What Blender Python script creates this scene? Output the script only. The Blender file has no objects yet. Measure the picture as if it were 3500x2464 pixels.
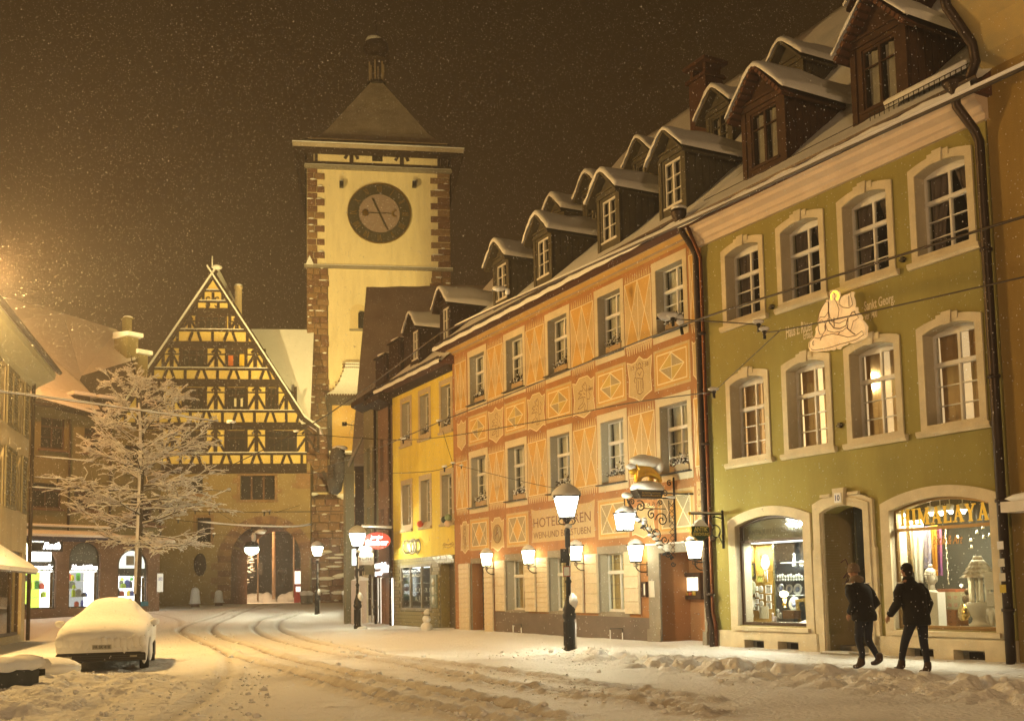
import bpy, bmesh, math, random
import numpy as np
from mathutils import Vector, Matrix
from mathutils.geometry import tessellate_polygon
random.seed(7); rng = np.random.default_rng(7)
SC = bpy.context.scene; COL = SC.collection
PI = math.pi; R = math.radians

# ---------------------------------------------------------------- camera, world, exposure
FPX = 3660.2; PITCH, ROLL, HYP = .0941, .01806, 2011.6
SHY = (HYP - 1232) - FPX * math.tan(PITCH)
cam = bpy.data.cameras.new('camera'); camo = bpy.data.objects.new('camera', cam); COL.objects.link(camo)
cam.lens = 36 * FPX / 3500; cam.sensor_width = 36; cam.shift_y = SHY / 3500; cam.clip_end = 2000; cam.clip_start = .1
CM = Matrix.Rotation(PI / 2 + PITCH, 4, 'X') @ Matrix.Rotation(-ROLL, 4, 'Z')
camo.matrix_world = Matrix.Translation((0, 0, 1.52)) @ CM
SC.camera = camo
SC.render.engine = 'CYCLES'
SC.cycles.use_denoising = True
SC.cycles.max_bounces = 5; SC.cycles.diffuse_bounces = 3; SC.cycles.glossy_bounces = 2; SC.cycles.transmission_bounces = 4
SC.cycles.transparent_max_bounces = 12; SC.cycles.volume_bounces = 0; SC.cycles.caustics_reflective = False; SC.cycles.caustics_refractive = False
SC.cycles.sample_clamp_indirect = 3.0
SC.view_settings.view_transform = 'Standard'; SC.view_settings.look = 'None'
SC.view_settings.exposure = 0.9; SC.view_settings.gamma = 1.0; SC.view_settings.use_curve_mapping = False
W = bpy.data.worlds.new('World'); SC.world = W; W.use_nodes = True
nt = W.node_tree; nt.nodes.clear()
wo = nt.nodes.new('ShaderNodeOutputWorld'); bg = nt.nodes.new('ShaderNodeBackground')
tc = nt.nodes.new('ShaderNodeTexCoord'); sx = nt.nodes.new('ShaderNodeSeparateXYZ'); cr = nt.nodes.new('ShaderNodeValToRGB')
nt.links.new(tc.outputs['Generated'], sx.inputs[0]); nt.links.new(sx.outputs['Z'], cr.inputs[0])
cr.color_ramp.elements[0].position = 0.0; cr.color_ramp.elements[0].color = (.05, .023, .006, 1)
cr.color_ramp.elements[1].position = .55; cr.color_ramp.elements[1].color = (.0095, .0048, .0011, 1)
nt.links.new(cr.outputs[0], bg.inputs[0]); bg.inputs[1].default_value = 0.85
nt.links.new(bg.outputs[0], wo.inputs[0])

# ---------------------------------------------------------------- photo-to-place geometry (a pixel becomes a point on a real wall or on the ground)
CR = dict(A=(2300,0,.52265),B=(2300,700,.55684),C=(2400,1500,.59653),D=(1500,700,.49505),E=(1500,1500,.49505),T=(950,50,.55688),G=(500,900,.49505),L=(0,950,.46416),M=(0,1650,.50378),N=(650,1600,.40227),P=(1000,850,.49505),Q=(1000,2000,.60976),F=(0,0,1.52505),O=(0,0,1),a1=(2500,1700,.29703),a2=(2950,1650,.34035),a3=(2050,1500,.2784),a4=(2750,1850,.30941),a5=(2700,950,.19599),a6=(1150,1750,.27847))
CR.update({'7':(1200,950,.30941),'8':(1000,1300,.30941),'9':(0,1750,.2831),'10':(0,950,.30946)})
CAM = Vector((0, 0, 1.52)); RR = CM.to_3x3()
def ray(k, x, y):
    a, b, q = CR[k]; x = a + x * q; y = b + y * q
    return RR @ Vector((x - 1750, -(y - 1232) + SHY, -FPX))
def atY(k, x, y, Y): d = ray(k, x, y); return CAM + d * (Y / d.y)
def atZ(k, x, y, z): d = ray(k, x, y); return CAM + d * ((z - 1.52) / d.z)
class Fr:
    """a facade plane: origin on the ground, x to the right along the wall, y into the house, z up"""
    def __init__(s, X, Y, a):
        s.O = Vector((X, Y, 0)); s.a = a; s.u = Vector((math.sin(a), -math.cos(a), 0)); s.v = Vector((math.cos(a), math.sin(a), 0))
        s.rz = math.atan2(-math.cos(a), math.sin(a))
    def l(s, k, x, y, dep=0):
        d = ray(k, x, y); t = ((s.O - CAM).dot(s.v) + dep) / d.dot(s.v); Q = CAM + d * t - s.O
        return Q.dot(s.u), Q.z
    def w(s, x, y, z): return s.O + s.u * x + s.v * y + Vector((0, 0, z))
    def dep(s, k, x, y, lx):
        lo, hi = -4, 12
        for _ in range(50):
            m = (lo + hi) / 2
            if (s.l(k, x, y, m)[0] > lx) == (s.l(k, x, y, 1)[0] < s.l(k, x, y, 0)[0]): lo = m
            else: hi = m
        return m, s.l(k, x, y, m)[1]
GF = Fr(4.758, 25.7, .5119); HF = Fr(4.758, 25.7, .4814)
YF = Fr(*(HF.w(-14.85, 0, 0)[:2]), .475)
TF = Fr(-16, 80, PI / 2 + .15); BF = Fr(-16, 76, PI / 2 + .12)
q = atY('M', 175, 905, 53); JF = Fr(q.x, q.y, PI / 2 + .9)
q = atZ('F', 0, 1447, 0); LF = Fr(q.x, q.y, PI + .25)
def sms(t): t = np.clip(t, 0, 1); return t * t * (3 - 2 * t)
def gz(X, Y):
    t = (Y - 36) / (46 - 18 * np.clip((-X - 11) / 8, 0, 1)); return .75 * sms(t) ** 1.25

# ---------------------------------------------------------------- materials
MC = {}
def mat(name, col, rough=.8, var=.12, vs=1.5, bump=0, bs=30, metal=0, spec=.3, col2=None, emit=None, es=0, streak=False, trans=0):
    if name in MC: return MC[name]
    m = bpy.data.materials.new(name); m.use_nodes = True; n = m.node_tree.nodes; L = m.node_tree.links
    b = n['Principled BSDF']; b.inputs['Base Color'].default_value = (*col, 1); b.inputs['Roughness'].default_value = rough
    b.inputs['Metallic'].default_value = metal; b.inputs['Specular IOR Level'].default_value = spec
    if emit: b.inputs['Emission Color'].default_value = (*emit, 1); b.inputs['Emission Strength'].default_value = es
    if trans: b.inputs['Subsurface Weight'].default_value = trans; b.inputs['Subsurface Radius'].default_value = (.05, .05, .05); b.inputs['Subsurface Scale'].default_value = .3
    if var or col2:
        t = n.new('ShaderNodeTexCoord'); mp = n.new('ShaderNodeMapping'); no = n.new('ShaderNodeTexNoise'); no.inputs['Scale'].default_value = vs
        no.inputs['Detail'].default_value = 6; no.inputs['Roughness'].default_value = .62
        if streak: mp.inputs['Scale'].default_value = (1, 1, .22)
        L.new(t.outputs['Object'], mp.inputs[0]); L.new(mp.outputs[0], no.inputs['Vector'])
        r = n.new('ShaderNodeValToRGB'); r.color_ramp.elements[0].position = .32; r.color_ramp.elements[1].position = .68
        c2 = col2 or tuple(c * (1 - var) for c in col); c1 = col if col2 else tuple(min(1, c * (1 + var * .6)) for c in col)
        r.color_ramp.elements[0].color = (*c2, 1); r.color_ramp.elements[1].color = (*c1, 1)
        L.new(no.outputs['Fac'], r.inputs[0]); L.new(r.outputs[0], b.inputs['Base Color'])
        if streak:
            m2 = n.new('ShaderNodeMapping'); m2.inputs['Scale'].default_value = (1.4, 1.4, .22); n3 = n.new('ShaderNodeTexNoise'); n3.inputs['Scale'].default_value = 1.6; n3.inputs['Detail'].default_value = 8; n3.inputs['Roughness'].default_value = .7
            r3 = n.new('ShaderNodeValToRGB'); r3.color_ramp.elements[0].position = .36; r3.color_ramp.elements[0].color = (.88, .87, .85, 1); r3.color_ramp.elements[1].position = .56; r3.color_ramp.elements[1].color = (1, 1, 1, 1)
            mm = n.new('ShaderNodeMix'); mm.data_type = 'RGBA'; mm.blend_type = 'MULTIPLY'; mm.inputs[0].default_value = 1
            L.new(t.outputs['Object'], m2.inputs[0]); L.new(m2.outputs[0], n3.inputs['Vector']); L.new(n3.outputs['Fac'], r3.inputs[0]); L.new(r.outputs[0], mm.inputs[6]); L.new(r3.outputs[0], mm.inputs[7]); L.new(mm.outputs[2], b.inputs['Base Color'])
    if bump:
        t2 = n.new('ShaderNodeTexCoord'); n2 = n.new('ShaderNodeTexNoise'); n2.inputs['Scale'].default_value = bs; n2.inputs['Detail'].default_value = 4
        bp = n.new('ShaderNodeBump'); bp.inputs['Strength'].default_value = min(1, bump); bp.inputs['Distance'].default_value = .02
        L.new(t2.outputs['Object'], n2.inputs['Vector']); L.new(n2.outputs['Fac'], bp.inputs['Height']); L.new(bp.outputs[0], b.inputs['Normal'])
    MC[name] = m; return m
def emi(name, col, s):
    if name in MC: return MC[name]
    m = bpy.data.materials.new(name); m.use_nodes = True; n = m.node_tree.nodes; n.clear()
    o = n.new('ShaderNodeOutputMaterial'); e = n.new('ShaderNodeEmission'); e.inputs[0].default_value = (*col, 1); e.inputs[1].default_value = s
    m.node_tree.links.new(e.outputs[0], o.inputs[0]); m.cycles.emission_sampling = 'NONE'; MC[name] = m; return m
def glassm(name, tint=(.92, .94, .93), refl=.09):
    m = bpy.data.materials.new(name); m.use_nodes = True; n = m.node_tree.nodes; n.clear(); L = m.node_tree.links
    o = n.new('ShaderNodeOutputMaterial'); t = n.new('ShaderNodeBsdfTransparent'); t.inputs[0].default_value = (*tint, 1)
    g = n.new('ShaderNodeBsdfGlossy'); g.inputs['Roughness'].default_value = .04; lw = n.new('ShaderNodeLayerWeight'); p5 = n.new('ShaderNodeMath'); p5.operation = 'POWER'; p5.inputs[1].default_value = 4.0; fr = n.new('ShaderNodeMath'); fr.operation = 'MULTIPLY_ADD'; fr.inputs[1].default_value = .8; fr.inputs[2].default_value = .05
    L.new(lw.outputs['Facing'], p5.inputs[0]); L.new(p5.outputs[0], fr.inputs[0])
    no = n.new('ShaderNodeTexNoise'); no.inputs['Scale'].default_value = 2.5; bp = n.new('ShaderNodeBump'); bp.inputs['Strength'].default_value = .12
    L.new(no.outputs['Fac'], bp.inputs['Height']); L.new(bp.outputs[0], g.inputs['Normal'])
    mx = n.new('ShaderNodeMixShader'); L.new(fr.outputs[0], mx.inputs[0]); L.new(t.outputs[0], mx.inputs[1]); L.new(g.outputs[0], mx.inputs[2]); L.new(mx.outputs[0], o.inputs[0])
    MC[name] = m; return m
GLASS = glassm('window_glass')
SNOW = mat('snow', (.78, .79, .8), .85, .05, 3, .5, 14, spec=.25)
WHITE = mat('white_paint', (.72, .7, .66), .5, .08, 4)
CREAM = mat('cream_sandstone', (.64, .56, .39), .85, .16, 2.2, .3, 40)
GREEN = mat('olive_green_plaster', (.31, .27, .08), .9, .14, .7, .35, 55, streak=True)
ORANGE = mat('red_orange_plaster', (.37, .18, .07), .9, .2, 1.1, .3, 45, streak=True)
YELLOW = mat('yellow_plaster', (.68, .54, .085), .9, .12, .8, .3, 50, streak=True)
STONEG = mat('grey_sandstone', (.27, .245, .2), .9, .2, 2.5, .4, 35)
DARK = mat('dark_room', (.02, .017, .013), .95, 0)
IRON = mat('black_iron', (.03, .028, .026), .45, .2, 8, metal=.6)
COPPER = mat('copper_pipe', (.13, .048, .022), .45, .3, 3, metal=.75)
DPIPE = mat('dark_brown_pipe', (.045, .03, .022), .45, .3, 3, metal=.5)
TIMB = mat('dark_timber', (.035, .02, .011), .8, .35, 4, .4, 20)
DTIMB = mat('brown_dormer_boards', (.06, .03, .016), .8, .35, 4, .4, 20)
GTIMB = mat('grey_green_boards', (.085, .075, .05), .8, .25, 4, .4, 20)
CURT = mat('net_curtain', (.5, .44, .36), .9, .2, 3)
ROOFT = mat('clay_roof_tiles', (.11, .05, .03), .85, .3, 3, .4, 12)
SANDST = mat('red_sandstone', (.17, .09, .055), .9, .35, 2.0, .6, 18)
SANDST2 = mat('brown_sandstone', (.24, .145, .075), .9, .3, 2.0, .6, 18)
PLASTER = mat('pale_yellow_plaster', (.76, .66, .42), .9, .14, .35, .2, 40, streak=True)
GOLD = mat('gold_leaf', (.9, .6, .08), .28, .1, 6, metal=1)

# ---------------------------------------------------------------- mesh helpers
class MB:
    def __init__(s): s.v = []; s.f = []; s.mi = []; s.sm = []
    def add(s, vs, fs, m=0, smooth=False):
        o = len(s.v); s.v.extend(tuple(map(float, p)) for p in vs)
        for f in fs: s.f.append(tuple(i + o for i in f)); s.mi.append(m); s.sm.append(smooth)
        return s
    def box(s, x0, y0, z0, x1, y1, z1, m=0):
        if x0 > x1: x0, x1 = x1, x0
        if y0 > y1: y0, y1 = y1, y0
        if z0 > z1: z0, z1 = z1, z0
        return s.add([(x0,y0,z0),(x1,y0,z0),(x1,y1,z0),(x0,y1,z0),(x0,y0,z1),(x1,y0,z1),(x1,y1,z1),(x0,y1,z1)],
                     [(3,2,1,0),(4,5,6,7),(0,1,5,4),(1,2,6,5),(2,3,7,6),(3,0,4,7)], m)
    def prism(s, poly, y0, y1, m=0, smooth=False):   # poly in (x,z)
        n = len(poly); vs = [(x, y0, z) for x, z in poly] + [(x, y1, z) for x, z in poly]
        ar = sum(poly[i][0] * poly[(i+1) % n][1] - poly[(i+1) % n][0] * poly[i][1] for i in range(n))
        if ar < 0: F = [tuple(range(n))[::-1], tuple(range(n, 2*n))] + [(i, (i+1) % n, n + (i+1) % n, n + i) for i in range(n)]
        else: F = [tuple(range(n)), tuple(range(n, 2*n))[::-1]] + [((i+1) % n, i, n + i, n + (i+1) % n) for i in range(n)]
        return s.add(vs, F, m, smooth)
    def prismx(s, poly, x0, x1, m=0, smooth=False):  # poly in (y,z), run along x
        n = len(poly); vs = [(x0, y, z) for y, z in poly] + [(x1, y, z) for y, z in poly]
        return s.add(vs, [tuple(range(n))[::-1], tuple(range(n, 2*n))] + [(i, (i+1) % n, n + (i+1) % n, n + i) for i in range(n)], m, smooth)
    def plate(s, outer, holes, y0, y1, m=0, back=True, mh=None):
        loops = [outer] + holes; pts = [p for l in loops for p in l]
        tr = tessellate_polygon([[Vector((x, z, 0)) for x, z in l] for l in loops])
        n = len(pts); o = [(x, y0, z) for x, z in pts] + [(x, y1, z) for x, z in pts]; F = []
        for a, b, c in tr:
            A, B, Cc = pts[a], pts[b], pts[c]
            cr_ = (B[0]-A[0]) * (Cc[1]-A[1]) - (B[1]-A[1]) * (Cc[0]-A[0])
            t = (a, b, c) if cr_ > 0 else (a, c, b)
            F.append(t)
            if back: F.append(tuple(i + n for i in t[::-1]))
        s.add(o, F, m)
        base = len(s.v) - len(o); k = 0
        for li, l in enumerate(loops):
            L = len(l); ar = sum(l[i][0] * l[(i+1) % L][1] - l[(i+1) % L][0] * l[i][1] for i in range(L))
            for i in range(L):
                a, b = base + k + i, base + k + (i + 1) % L
                fl = (ar > 0) != (li > 0)
                s.f.append((b, a, a + n, b + n) if fl else (a, b, b + n, a + n)); s.mi.append(m if (li == 0 or mh is None) else mh); s.sm.append(False)
            k += L
        return s
    def tube(s, pts, r, n=6, m=0, smooth=True, closed=False, cap=True):
        pts = [Vector(p) for p in pts]; N = len(pts); rs = r if isinstance(r, (list, tuple)) else [r] * N; vs = []; up = None
        for i, p in enumerate(pts):
            d = (pts[(i+1) % N] - pts[i-1]) if closed else (pts[min(i+1, N-1)] - pts[max(i-1, 0)])
            if d.length < 1e-9: d = Vector((0, 0, 1))
            d.normalize()
            if up is None: up = Vector((0, 0, 1)) if abs(d.z) < .9 else Vector((1, 0, 0))
            a = d.cross(up)
            if a.length < 1e-6: a = d.cross(Vector((0, 1, .1)))
            a.normalize(); b = a.cross(d); up = b
            for k in range(n):
                t = 2 * PI * k / n; vs.append(p + (a * math.cos(t) + b * math.sin(t)) * rs[i])
        F = []
        for i in range(N if closed else N - 1):
            j = (i + 1) % N
            for k in range(n): F.append((i*n+k, j*n+k, j*n+(k+1) % n, i*n+(k+1) % n))
        if cap and not closed: F.append(tuple(range(n))); F.append(tuple((N-1)*n+k for k in range(n))[::-1])
        return s.add(vs, [f[::-1] for f in F], m, smooth)
    def lathe(s, prof, c=(0, 0, 0), n=12, m=0, smooth=True, sq=False):
        vs = []
        for r, z in prof:
            for k in range(n):
                t = 2 * PI * k / n + (PI / n if sq else 0); vs.append((c[0] + r * math.cos(t), c[1] + r * math.sin(t), c[2] + z))
        F = []
        for i in range(len(prof) - 1):
            for k in range(n): F.append((i*n+k, i*n+(k+1) % n, (i+1)*n+(k+1) % n, (i+1)*n+k))
        F.append(tuple(range(n))[::-1]); F.append(tuple((len(prof)-1)*n+k for k in range(n)))
        return s.add(vs, F, m, smooth)
    def ball(s, c, rx, ry=None, rz=None, n=10, k=6, m=0, nz=0):
        ry = ry or rx; rz = rz or rx; vs = []; F = []
        for i in range(k + 1):
            ph = PI * i / k
            for j in range(n):
                t = 2 * PI * j / n; q = 1 + (random.uniform(-nz, nz) if 0 < i < k else 0)
                vs.append((c[0] + rx * math.sin(ph) * math.cos(t) * q, c[1] + ry * math.sin(ph) * math.sin(t) * q, c[2] - rz * math.cos(ph) * q))
        for i in range(k):
            for j in range(n): F.append((i*n+j, i*n+(j+1) % n, (i+1)*n+(j+1) % n, (i+1)*n+j))
        return s.add(vs, F, m, True)
    def line(s, pts, w, y, m=0, closed=False, th=.004):   # painted or thin strips on a wall, (x,z)
        N = len(pts); rngi = range(N if closed else N - 1)
        for i in rngi:
            a, b = Vector(pts[i]), Vector(pts[(i+1) % N]); d = b - a
            if d.length < 1e-6: continue
            d.normalize(); p = Vector((-d.y, d.x)) * w / 2; a2 = a - d * w * .3; b2 = b + d * w * .3
            yy = y - .0005 * (i % 3)
            s.add([(a2.x-p.x, yy, a2.y-p.y), (b2.x-p.x, yy, b2.y-p.y), (b2.x+p.x, yy, b2.y+p.y), (a2.x+p.x, yy, a2.y+p.y)], [(0, 1, 2, 3)], m)
        return s
    def poly(s, pts, y, m=0):
        ar = sum(pts[i][0] * pts[(i+1) % len(pts)][1] - pts[(i+1) % len(pts)][0] * pts[i][1] for i in range(len(pts)))
        if ar < 0: pts = pts[::-1]
        return s.add([(x, y, z) for x, z in pts], [tuple(range(len(pts)))], m)
    def xf(s, M): s.v = [tuple(M @ Vector(p)) for p in s.v]; return s
    def obj(s, name, mats, parent=None, loc=None, kind=None, label=None):
        me = bpy.data.meshes.new(name); me.from_pydata(s.v, [], s.f)
        mats = mats if isinstance(mats, (list, tuple)) else [mats]
        for mm in mats: me.materials.append(mm)
        me.polygons.foreach_set('material_index', s.mi); me.polygons.foreach_set('use_smooth', s.sm); me.update()
        o = bpy.data.objects.new(name, me); COL.objects.link(o)
        if parent is not None: o.parent = parent
        if loc is not None: o.location = loc
        if kind: o['kind'] = kind
        if label: o['label'] = label
        return o
def tag(o, label, cat, group=None, kind=None):
    o['label'] = label; o['category'] = cat
    if group: o['group'] = group
    if kind: o['kind'] = kind
    return o
def thing(name, label, cat, loc=(0, 0, 0), rz=0, group=None):
    o = bpy.data.objects.new(name, None); o.empty_display_size = .3; COL.objects.link(o); o.location = loc; o.rotation_euler = (0, 0, rz)
    return tag(o, label, cat, group)
def fthing(F, name, label, cat, x=0, y=0, z=0, group=None, rz=0): return thing(name, label, cat, F.w(x, y, z), F.rz + rz, group)
def inst(o, parent, loc=(0, 0, 0), rot=None, scale=None, name=None, label=None):
    c = o.copy(); COL.objects.link(c); c.parent = parent; c.location = loc
    if rot: c.rotation_euler = rot
    if scale: c.scale = scale
    if label: c['label'] = label
    return c
def copytree(root, loc, rz, label, scale=None):
    r = root.copy(); COL.objects.link(r); r.location = loc; r.rotation_euler = (0, 0, rz); r['label'] = label
    if scale: r.scale = (scale,) * 3
    for ch in list(root.children):
        c = ch.copy(); COL.objects.link(c); c.parent = r
        for g in list(ch.children):
            d = g.copy(); COL.objects.link(d); d.parent = c
    return r
def struct(o): o['kind'] = 'structure'; return o
_pm = {}
def pane(parent, x0, z0, x1, z1, y, mat_=None, name='pane', th=.012):
    mat_ = mat_ or GLASS; k = (round(x1-x0, 2), round(z1-z0, 2), mat_.name, name)
    if k not in _pm: _pm[k] = MB().box(-(x1-x0)/2, 0, -(z1-z0)/2, (x1-x0)/2, th, (z1-z0)/2).obj(name, mat_); _pm[k].parent = parent; o = _pm[k]
    else: o = _pm[k].copy(); COL.objects.link(o); o.parent = parent
    o.location = ((x0+x1)/2, y, (z0+z1)/2); return o
def arch(x0, x1, zs, rise, n=12):      # from right spring to left spring
    if rise <= 0: return [(x1, zs), (x0, zs)]
    w = (x1 - x0) / 2; c = (x0 + x1) / 2; rad = (w*w + rise*rise) / (2*rise); a0 = math.asin(min(1, w / rad)); zc = zs + rise - rad
    return [(c + rad * math.sin(a0 - 2*a0*i/n), zc + rad * math.cos(a0 - 2*a0*i/n)) for i in range(n + 1)]
def opening(x0, x1, z0, zs, rise=0, n=12): return [(x0, z0), (x1, z0)] + arch(x0, x1, zs, rise, n)
def rect(x0, z0, x1, z1): return [(x0, z0), (x1, z0), (x1, z1), (x0, z1)]
def text_mb(txt, shear=0, ex=.01, bevel=0, off=0):
    cu = bpy.data.curves.new('text', 'FONT'); cu.body = txt; cu.shear = shear; cu.extrude = ex; cu.resolution_u = 3; cu.offset = off
    ob = bpy.data.objects.new('text', cu); COL.objects.link(ob); dg = bpy.context.evaluated_depsgraph_get()
    me = bpy.data.meshes.new_from_object(ob.evaluated_get(dg)); V = [tuple(v.co) for v in me.vertices]; Fs = [tuple(p.vertices) for p in me.polygons]
    bpy.data.objects.remove(ob); bpy.data.curves.remove(cu); bpy.data.meshes.remove(me); return V, Fs
def fit_text(parent, name, txt, x0, z0, x1, z1, y, m, shear=0, th=.004, off=0, label=None, flip=False, vert=False):
    V, Fs = text_mb(txt, shear, .01, 0, off); A = np.array(V); mn = A.min(0); mx = A.max(0)
    vs = []
    for p in V:
        tx = (p[0]-mn[0]) / (mx[0]-mn[0]); tz = (p[1]-mn[1]) / (mx[1]-mn[1]); ty = (p[2]-mn[2]) / max(1e-6, mx[2]-mn[2])
        if flip: tx = 1 - tx
        vs.append((x0 + tx*(x1-x0), y - ty*th, z0 + tz*(z1-z0)))
    return MB().add(vs, [f[::-1] for f in Fs] if flip else Fs).obj(name, m, parent, label=label)
def plight(name, loc, power, col, r=.1, parent=None):
    l = bpy.data.lights.new(name, 'POINT'); l.energy = power; l.color = col; l.shadow_soft_size = r
    o = bpy.data.objects.new(name, l); COL.objects.link(o); o.location = loc
    if parent: o.parent = parent
    return o
def alight(name, loc, rot, power, col, sx_, sy_, parent=None):
    l = bpy.data.lights.new(name, 'AREA'); l.energy = power; l.color = col; l.shape = 'RECTANGLE'; l.size = sx_; l.size_y = sy_
    o = bpy.data.objects.new(name, l); COL.objects.link(o); o.location = loc; o.rotation_euler = rot
    if parent: o.parent = parent
    return o

# value noise in numpy
def vnoise(x, y, s):
    x = x / s + 1000; y = y / s + 1000; xi = np.floor(x).astype(np.int64); yi = np.floor(y).astype(np.int64); fx = x - xi; fy = y - yi
    fx = fx*fx*(3-2*fx); fy = fy*fy*(3-2*fy)
    def h(a, b):
        n = (a * 374761393 + b * 668265263) & 0x7fffffff; n = ((n ^ (n >> 13)) * 1274126177) & 0x7fffffff; return ((n ^ (n >> 16)) & 0xffff) / 65535.
    return (h(xi, yi)*(1-fx) + h(xi+1, yi)*fx)*(1-fy) + (h(xi, yi+1)*(1-fx) + h(xi+1, yi+1)*fx)*fy
def fbm(x, y, s, o=4):
    t = 0; a = 1; n = 0
    for i in range(o): t = t + a * (vnoise(x + i*37.1, y - i*11.7, s / 2**i) - .5); n += a; a *= .5
    return t / n * 2

# ---------------------------------------------------------------- light sources
SOD = (1.0, .62, .3); SODY = (1.0, .6, .2); MERC = (1.0, .98, .66); WARM = (1.0, .84, .48)
LAMP_A = Vector((-13.4, 26.3, 9.9))     # tram-wire street lamp just left of the picture
LAMP_B = Vector((1.5, -4.0, 9.5))        # the next one, behind the camera
PA, PB = 4700, 3400
# ---------------------------------------------------------------- air: falling snow in lamp light
hz = MB().box(-70, -14, -2.5, 60, 120, 62).obj('haze', [], kind='stuff')
hm = bpy.data.materials.new('haze_air'); hm.use_nodes = True; n = hm.node_tree.nodes; n.remove(n['Principled BSDF'])
pv = n.new('ShaderNodeVolumePrincipled'); pv.inputs['Color'].default_value = (.93, .93, .95, 1); pv.inputs['Density'].default_value = .0023; pv.inputs['Anisotropy'].default_value = .3
hm.node_tree.links.new(pv.outputs[0], n['Material Output'].inputs['Volume']); hz.data.materials.append(hm)

# ---------------------------------------------------------------- snowy ground
def gpt(k, x, y, z=0):
    d = ray(k, x, y); d = d / d.y; lo, hi = 3., 110.
    for _ in range(40):
        m_ = (lo + hi) / 2; q_ = CAM + d * m_
        if q_.z > float(gz(q_.x, q_.y)): lo = m_
        else: hi = m_
    return np.array([q_.x, q_.y])
RAILS = [[('N',1000,1235),('N',880,1262),('N',780,1300),('N',750,1340),('N',790,1385),('N',900,1430),('N',1100,1490),('N',1500,1570),('Q',400,388),('Q',900,448),('Q',1300,500),('Q',1800,575),('Q',2290,645)],
         [('N',800,1245),('N',640,1280),('N',560,1325),('N',545,1360),('N',620,1420),('N',900,1510),('N',1300,1600),('Q',600,445),('Q',1000,525),('Q',1500,600),('Q',2000,665),('Q',2290,715)],
         [('N',900,1150),('N',700,1178),('N',500,1215),('N',300,1285),('N',200,1340),('N',185,1385),('N',260,1440),('N',500,1510),('N',800,1616),('Q',400,515),('Q',700,575),('Q',1100,655),('Q',1450,740)],
         [('N',800,1145),('N',560,1180),('N',300,1230),('N',100,1295),('N',-50,1345),('N',-90,1385),('N',0,1440),('N',180,1510),('N',420,1616),('Q',300,570),('Q',600,650),('Q',900,712),('Q',1130,765)]]
TYRES = [[('M',0,1530),('M',300,1455),('M',600,1370),('M',900,1270),('M',1250,1200)],[('M',560,1590),('M',760,1480),('M',1000,1370),('M',1350,1310)],[('M',1150,1600),('M',1450,1420),('M',1550,1280),('M',1540,1150)],[('M',0,1440),('M',350,1390),('M',700,1310),('M',1050,1230)],[('M',1000,880),('M',1200,925),('M',1230,1000),('M',1400,1110)]]
def smooth_line(P):
    P = np.array(P); out = []
    for i in range(len(P) - 1):
        p0 = P[max(i-1, 0)]; p1 = P[i]; p2 = P[i+1]; p3 = P[min(i+2, len(P)-1)]
        for t in np.linspace(0, 1, 6, endpoint=False):
            out.append(.5 * ((2*p1) + (-p0+p2)*t + (2*p0-5*p1+4*p2-p3)*t*t + (-p0+3*p1-3*p2+p3)*t**3))
    out.append(P[-1]); return np.array(out)
nr, nc = 1000, 900
Yr = 4.5 * (88 / 4.5) ** (np.arange(nr) / (nr - 1)); U = np.linspace(-.85, .85, nc)
Xg = Yr[:, None] * U[None, :]; Yg = np.repeat(Yr[:, None], nc, 1)
Z = gz(Xg, Yg)
def pdist(Fm): return (float(Fm.O.dot(Fm.v)) - (Xg * Fm.v.x + Yg * Fm.v.y))
df = pdist(GF); df2 = pdist(HF); df3 = pdist(YF)
side = (Xg * GF.u.x + Yg * GF.u.y) - float(GF.O.dot(GF.u))
df = np.where(side > 0, df, np.where(side > -15, df2, df3))
kerb = 3.1
rough = 1 + .6 * fbm(Xg, Yg, 6)
Z = Z + .03 * fbm(Xg, Yg, 5, 3) + .016 * rough * fbm(Xg, Yg, .5, 4)
sw = sms((kerb + .5 - df) / .5) * (Yg < 62); Z += .05 * sw
lump = np.abs(fbm(Xg + .3*fbm(Xg, Yg, 1.), Yg, .46, 3)); lump = 1 - np.clip(lump * 2.2, 0, 1)
band = np.exp(-((df - 4.1) / .95) ** 2) * sms((27 - Yg) / 3) * sms((Xg + 1) / 3)
band2 = np.exp(-((df - 3.6) / .6) ** 2) * sms((40 - Yg) / 8) * .5
Z += (band * .17 + band2 * .08) * (1 - .95 * lump) + band * .11 * np.clip(fbm(Xg, Yg, .5, 3), -.6, 1)
Z += .05 * (df < 3.3) * (df > .5) * np.clip(fbm(Xg, Yg, .33, 3), -1, .3)
Z += .06 * sms((.5 - df) / .5) * (df > -1)
dirt = np.zeros_like(Z); pts = np.stack([Xg.ravel(), Yg.ravel()], 1)
def pd(line):
    L = smooth_line([gpt(*q) for q in line]); d = np.full(len(pts), 1e9)
    for a, b in zip(L[:-1], L[1:]):
        ab = b - a; t = np.clip(((pts - a) @ ab) / (ab @ ab + 1e-9), 0, 1); w_ = pts - (a + t[:, None] * ab); d = np.minimum(d, (w_ ** 2).sum(1))
    return np.sqrt(d).reshape(Z.shape)
for i, r_ in enumerate(RAILS):
    d = pd(r_); wob = 1 + .5 * fbm(Xg, Yg, .8)
    g1 = np.exp(-(d / .095) ** 2); bank = np.exp(-((d - .24) / .11) ** 2); near = sms((30 - Yg) / 15)
    Z += -.075 * g1 * wob + .04 * bank * (1 + near * 1.6 * fbm(Xg, Yg, .22, 3))
    dirt = np.maximum(dirt, g1 * (.9 + .1*near)); dirt = np.maximum(dirt, np.exp(-(d / .34) ** 2) * (.4 + .6 * np.clip(fbm(Xg, Yg, .5), 0, 1)) * (.4 + .6 * near))
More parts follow.
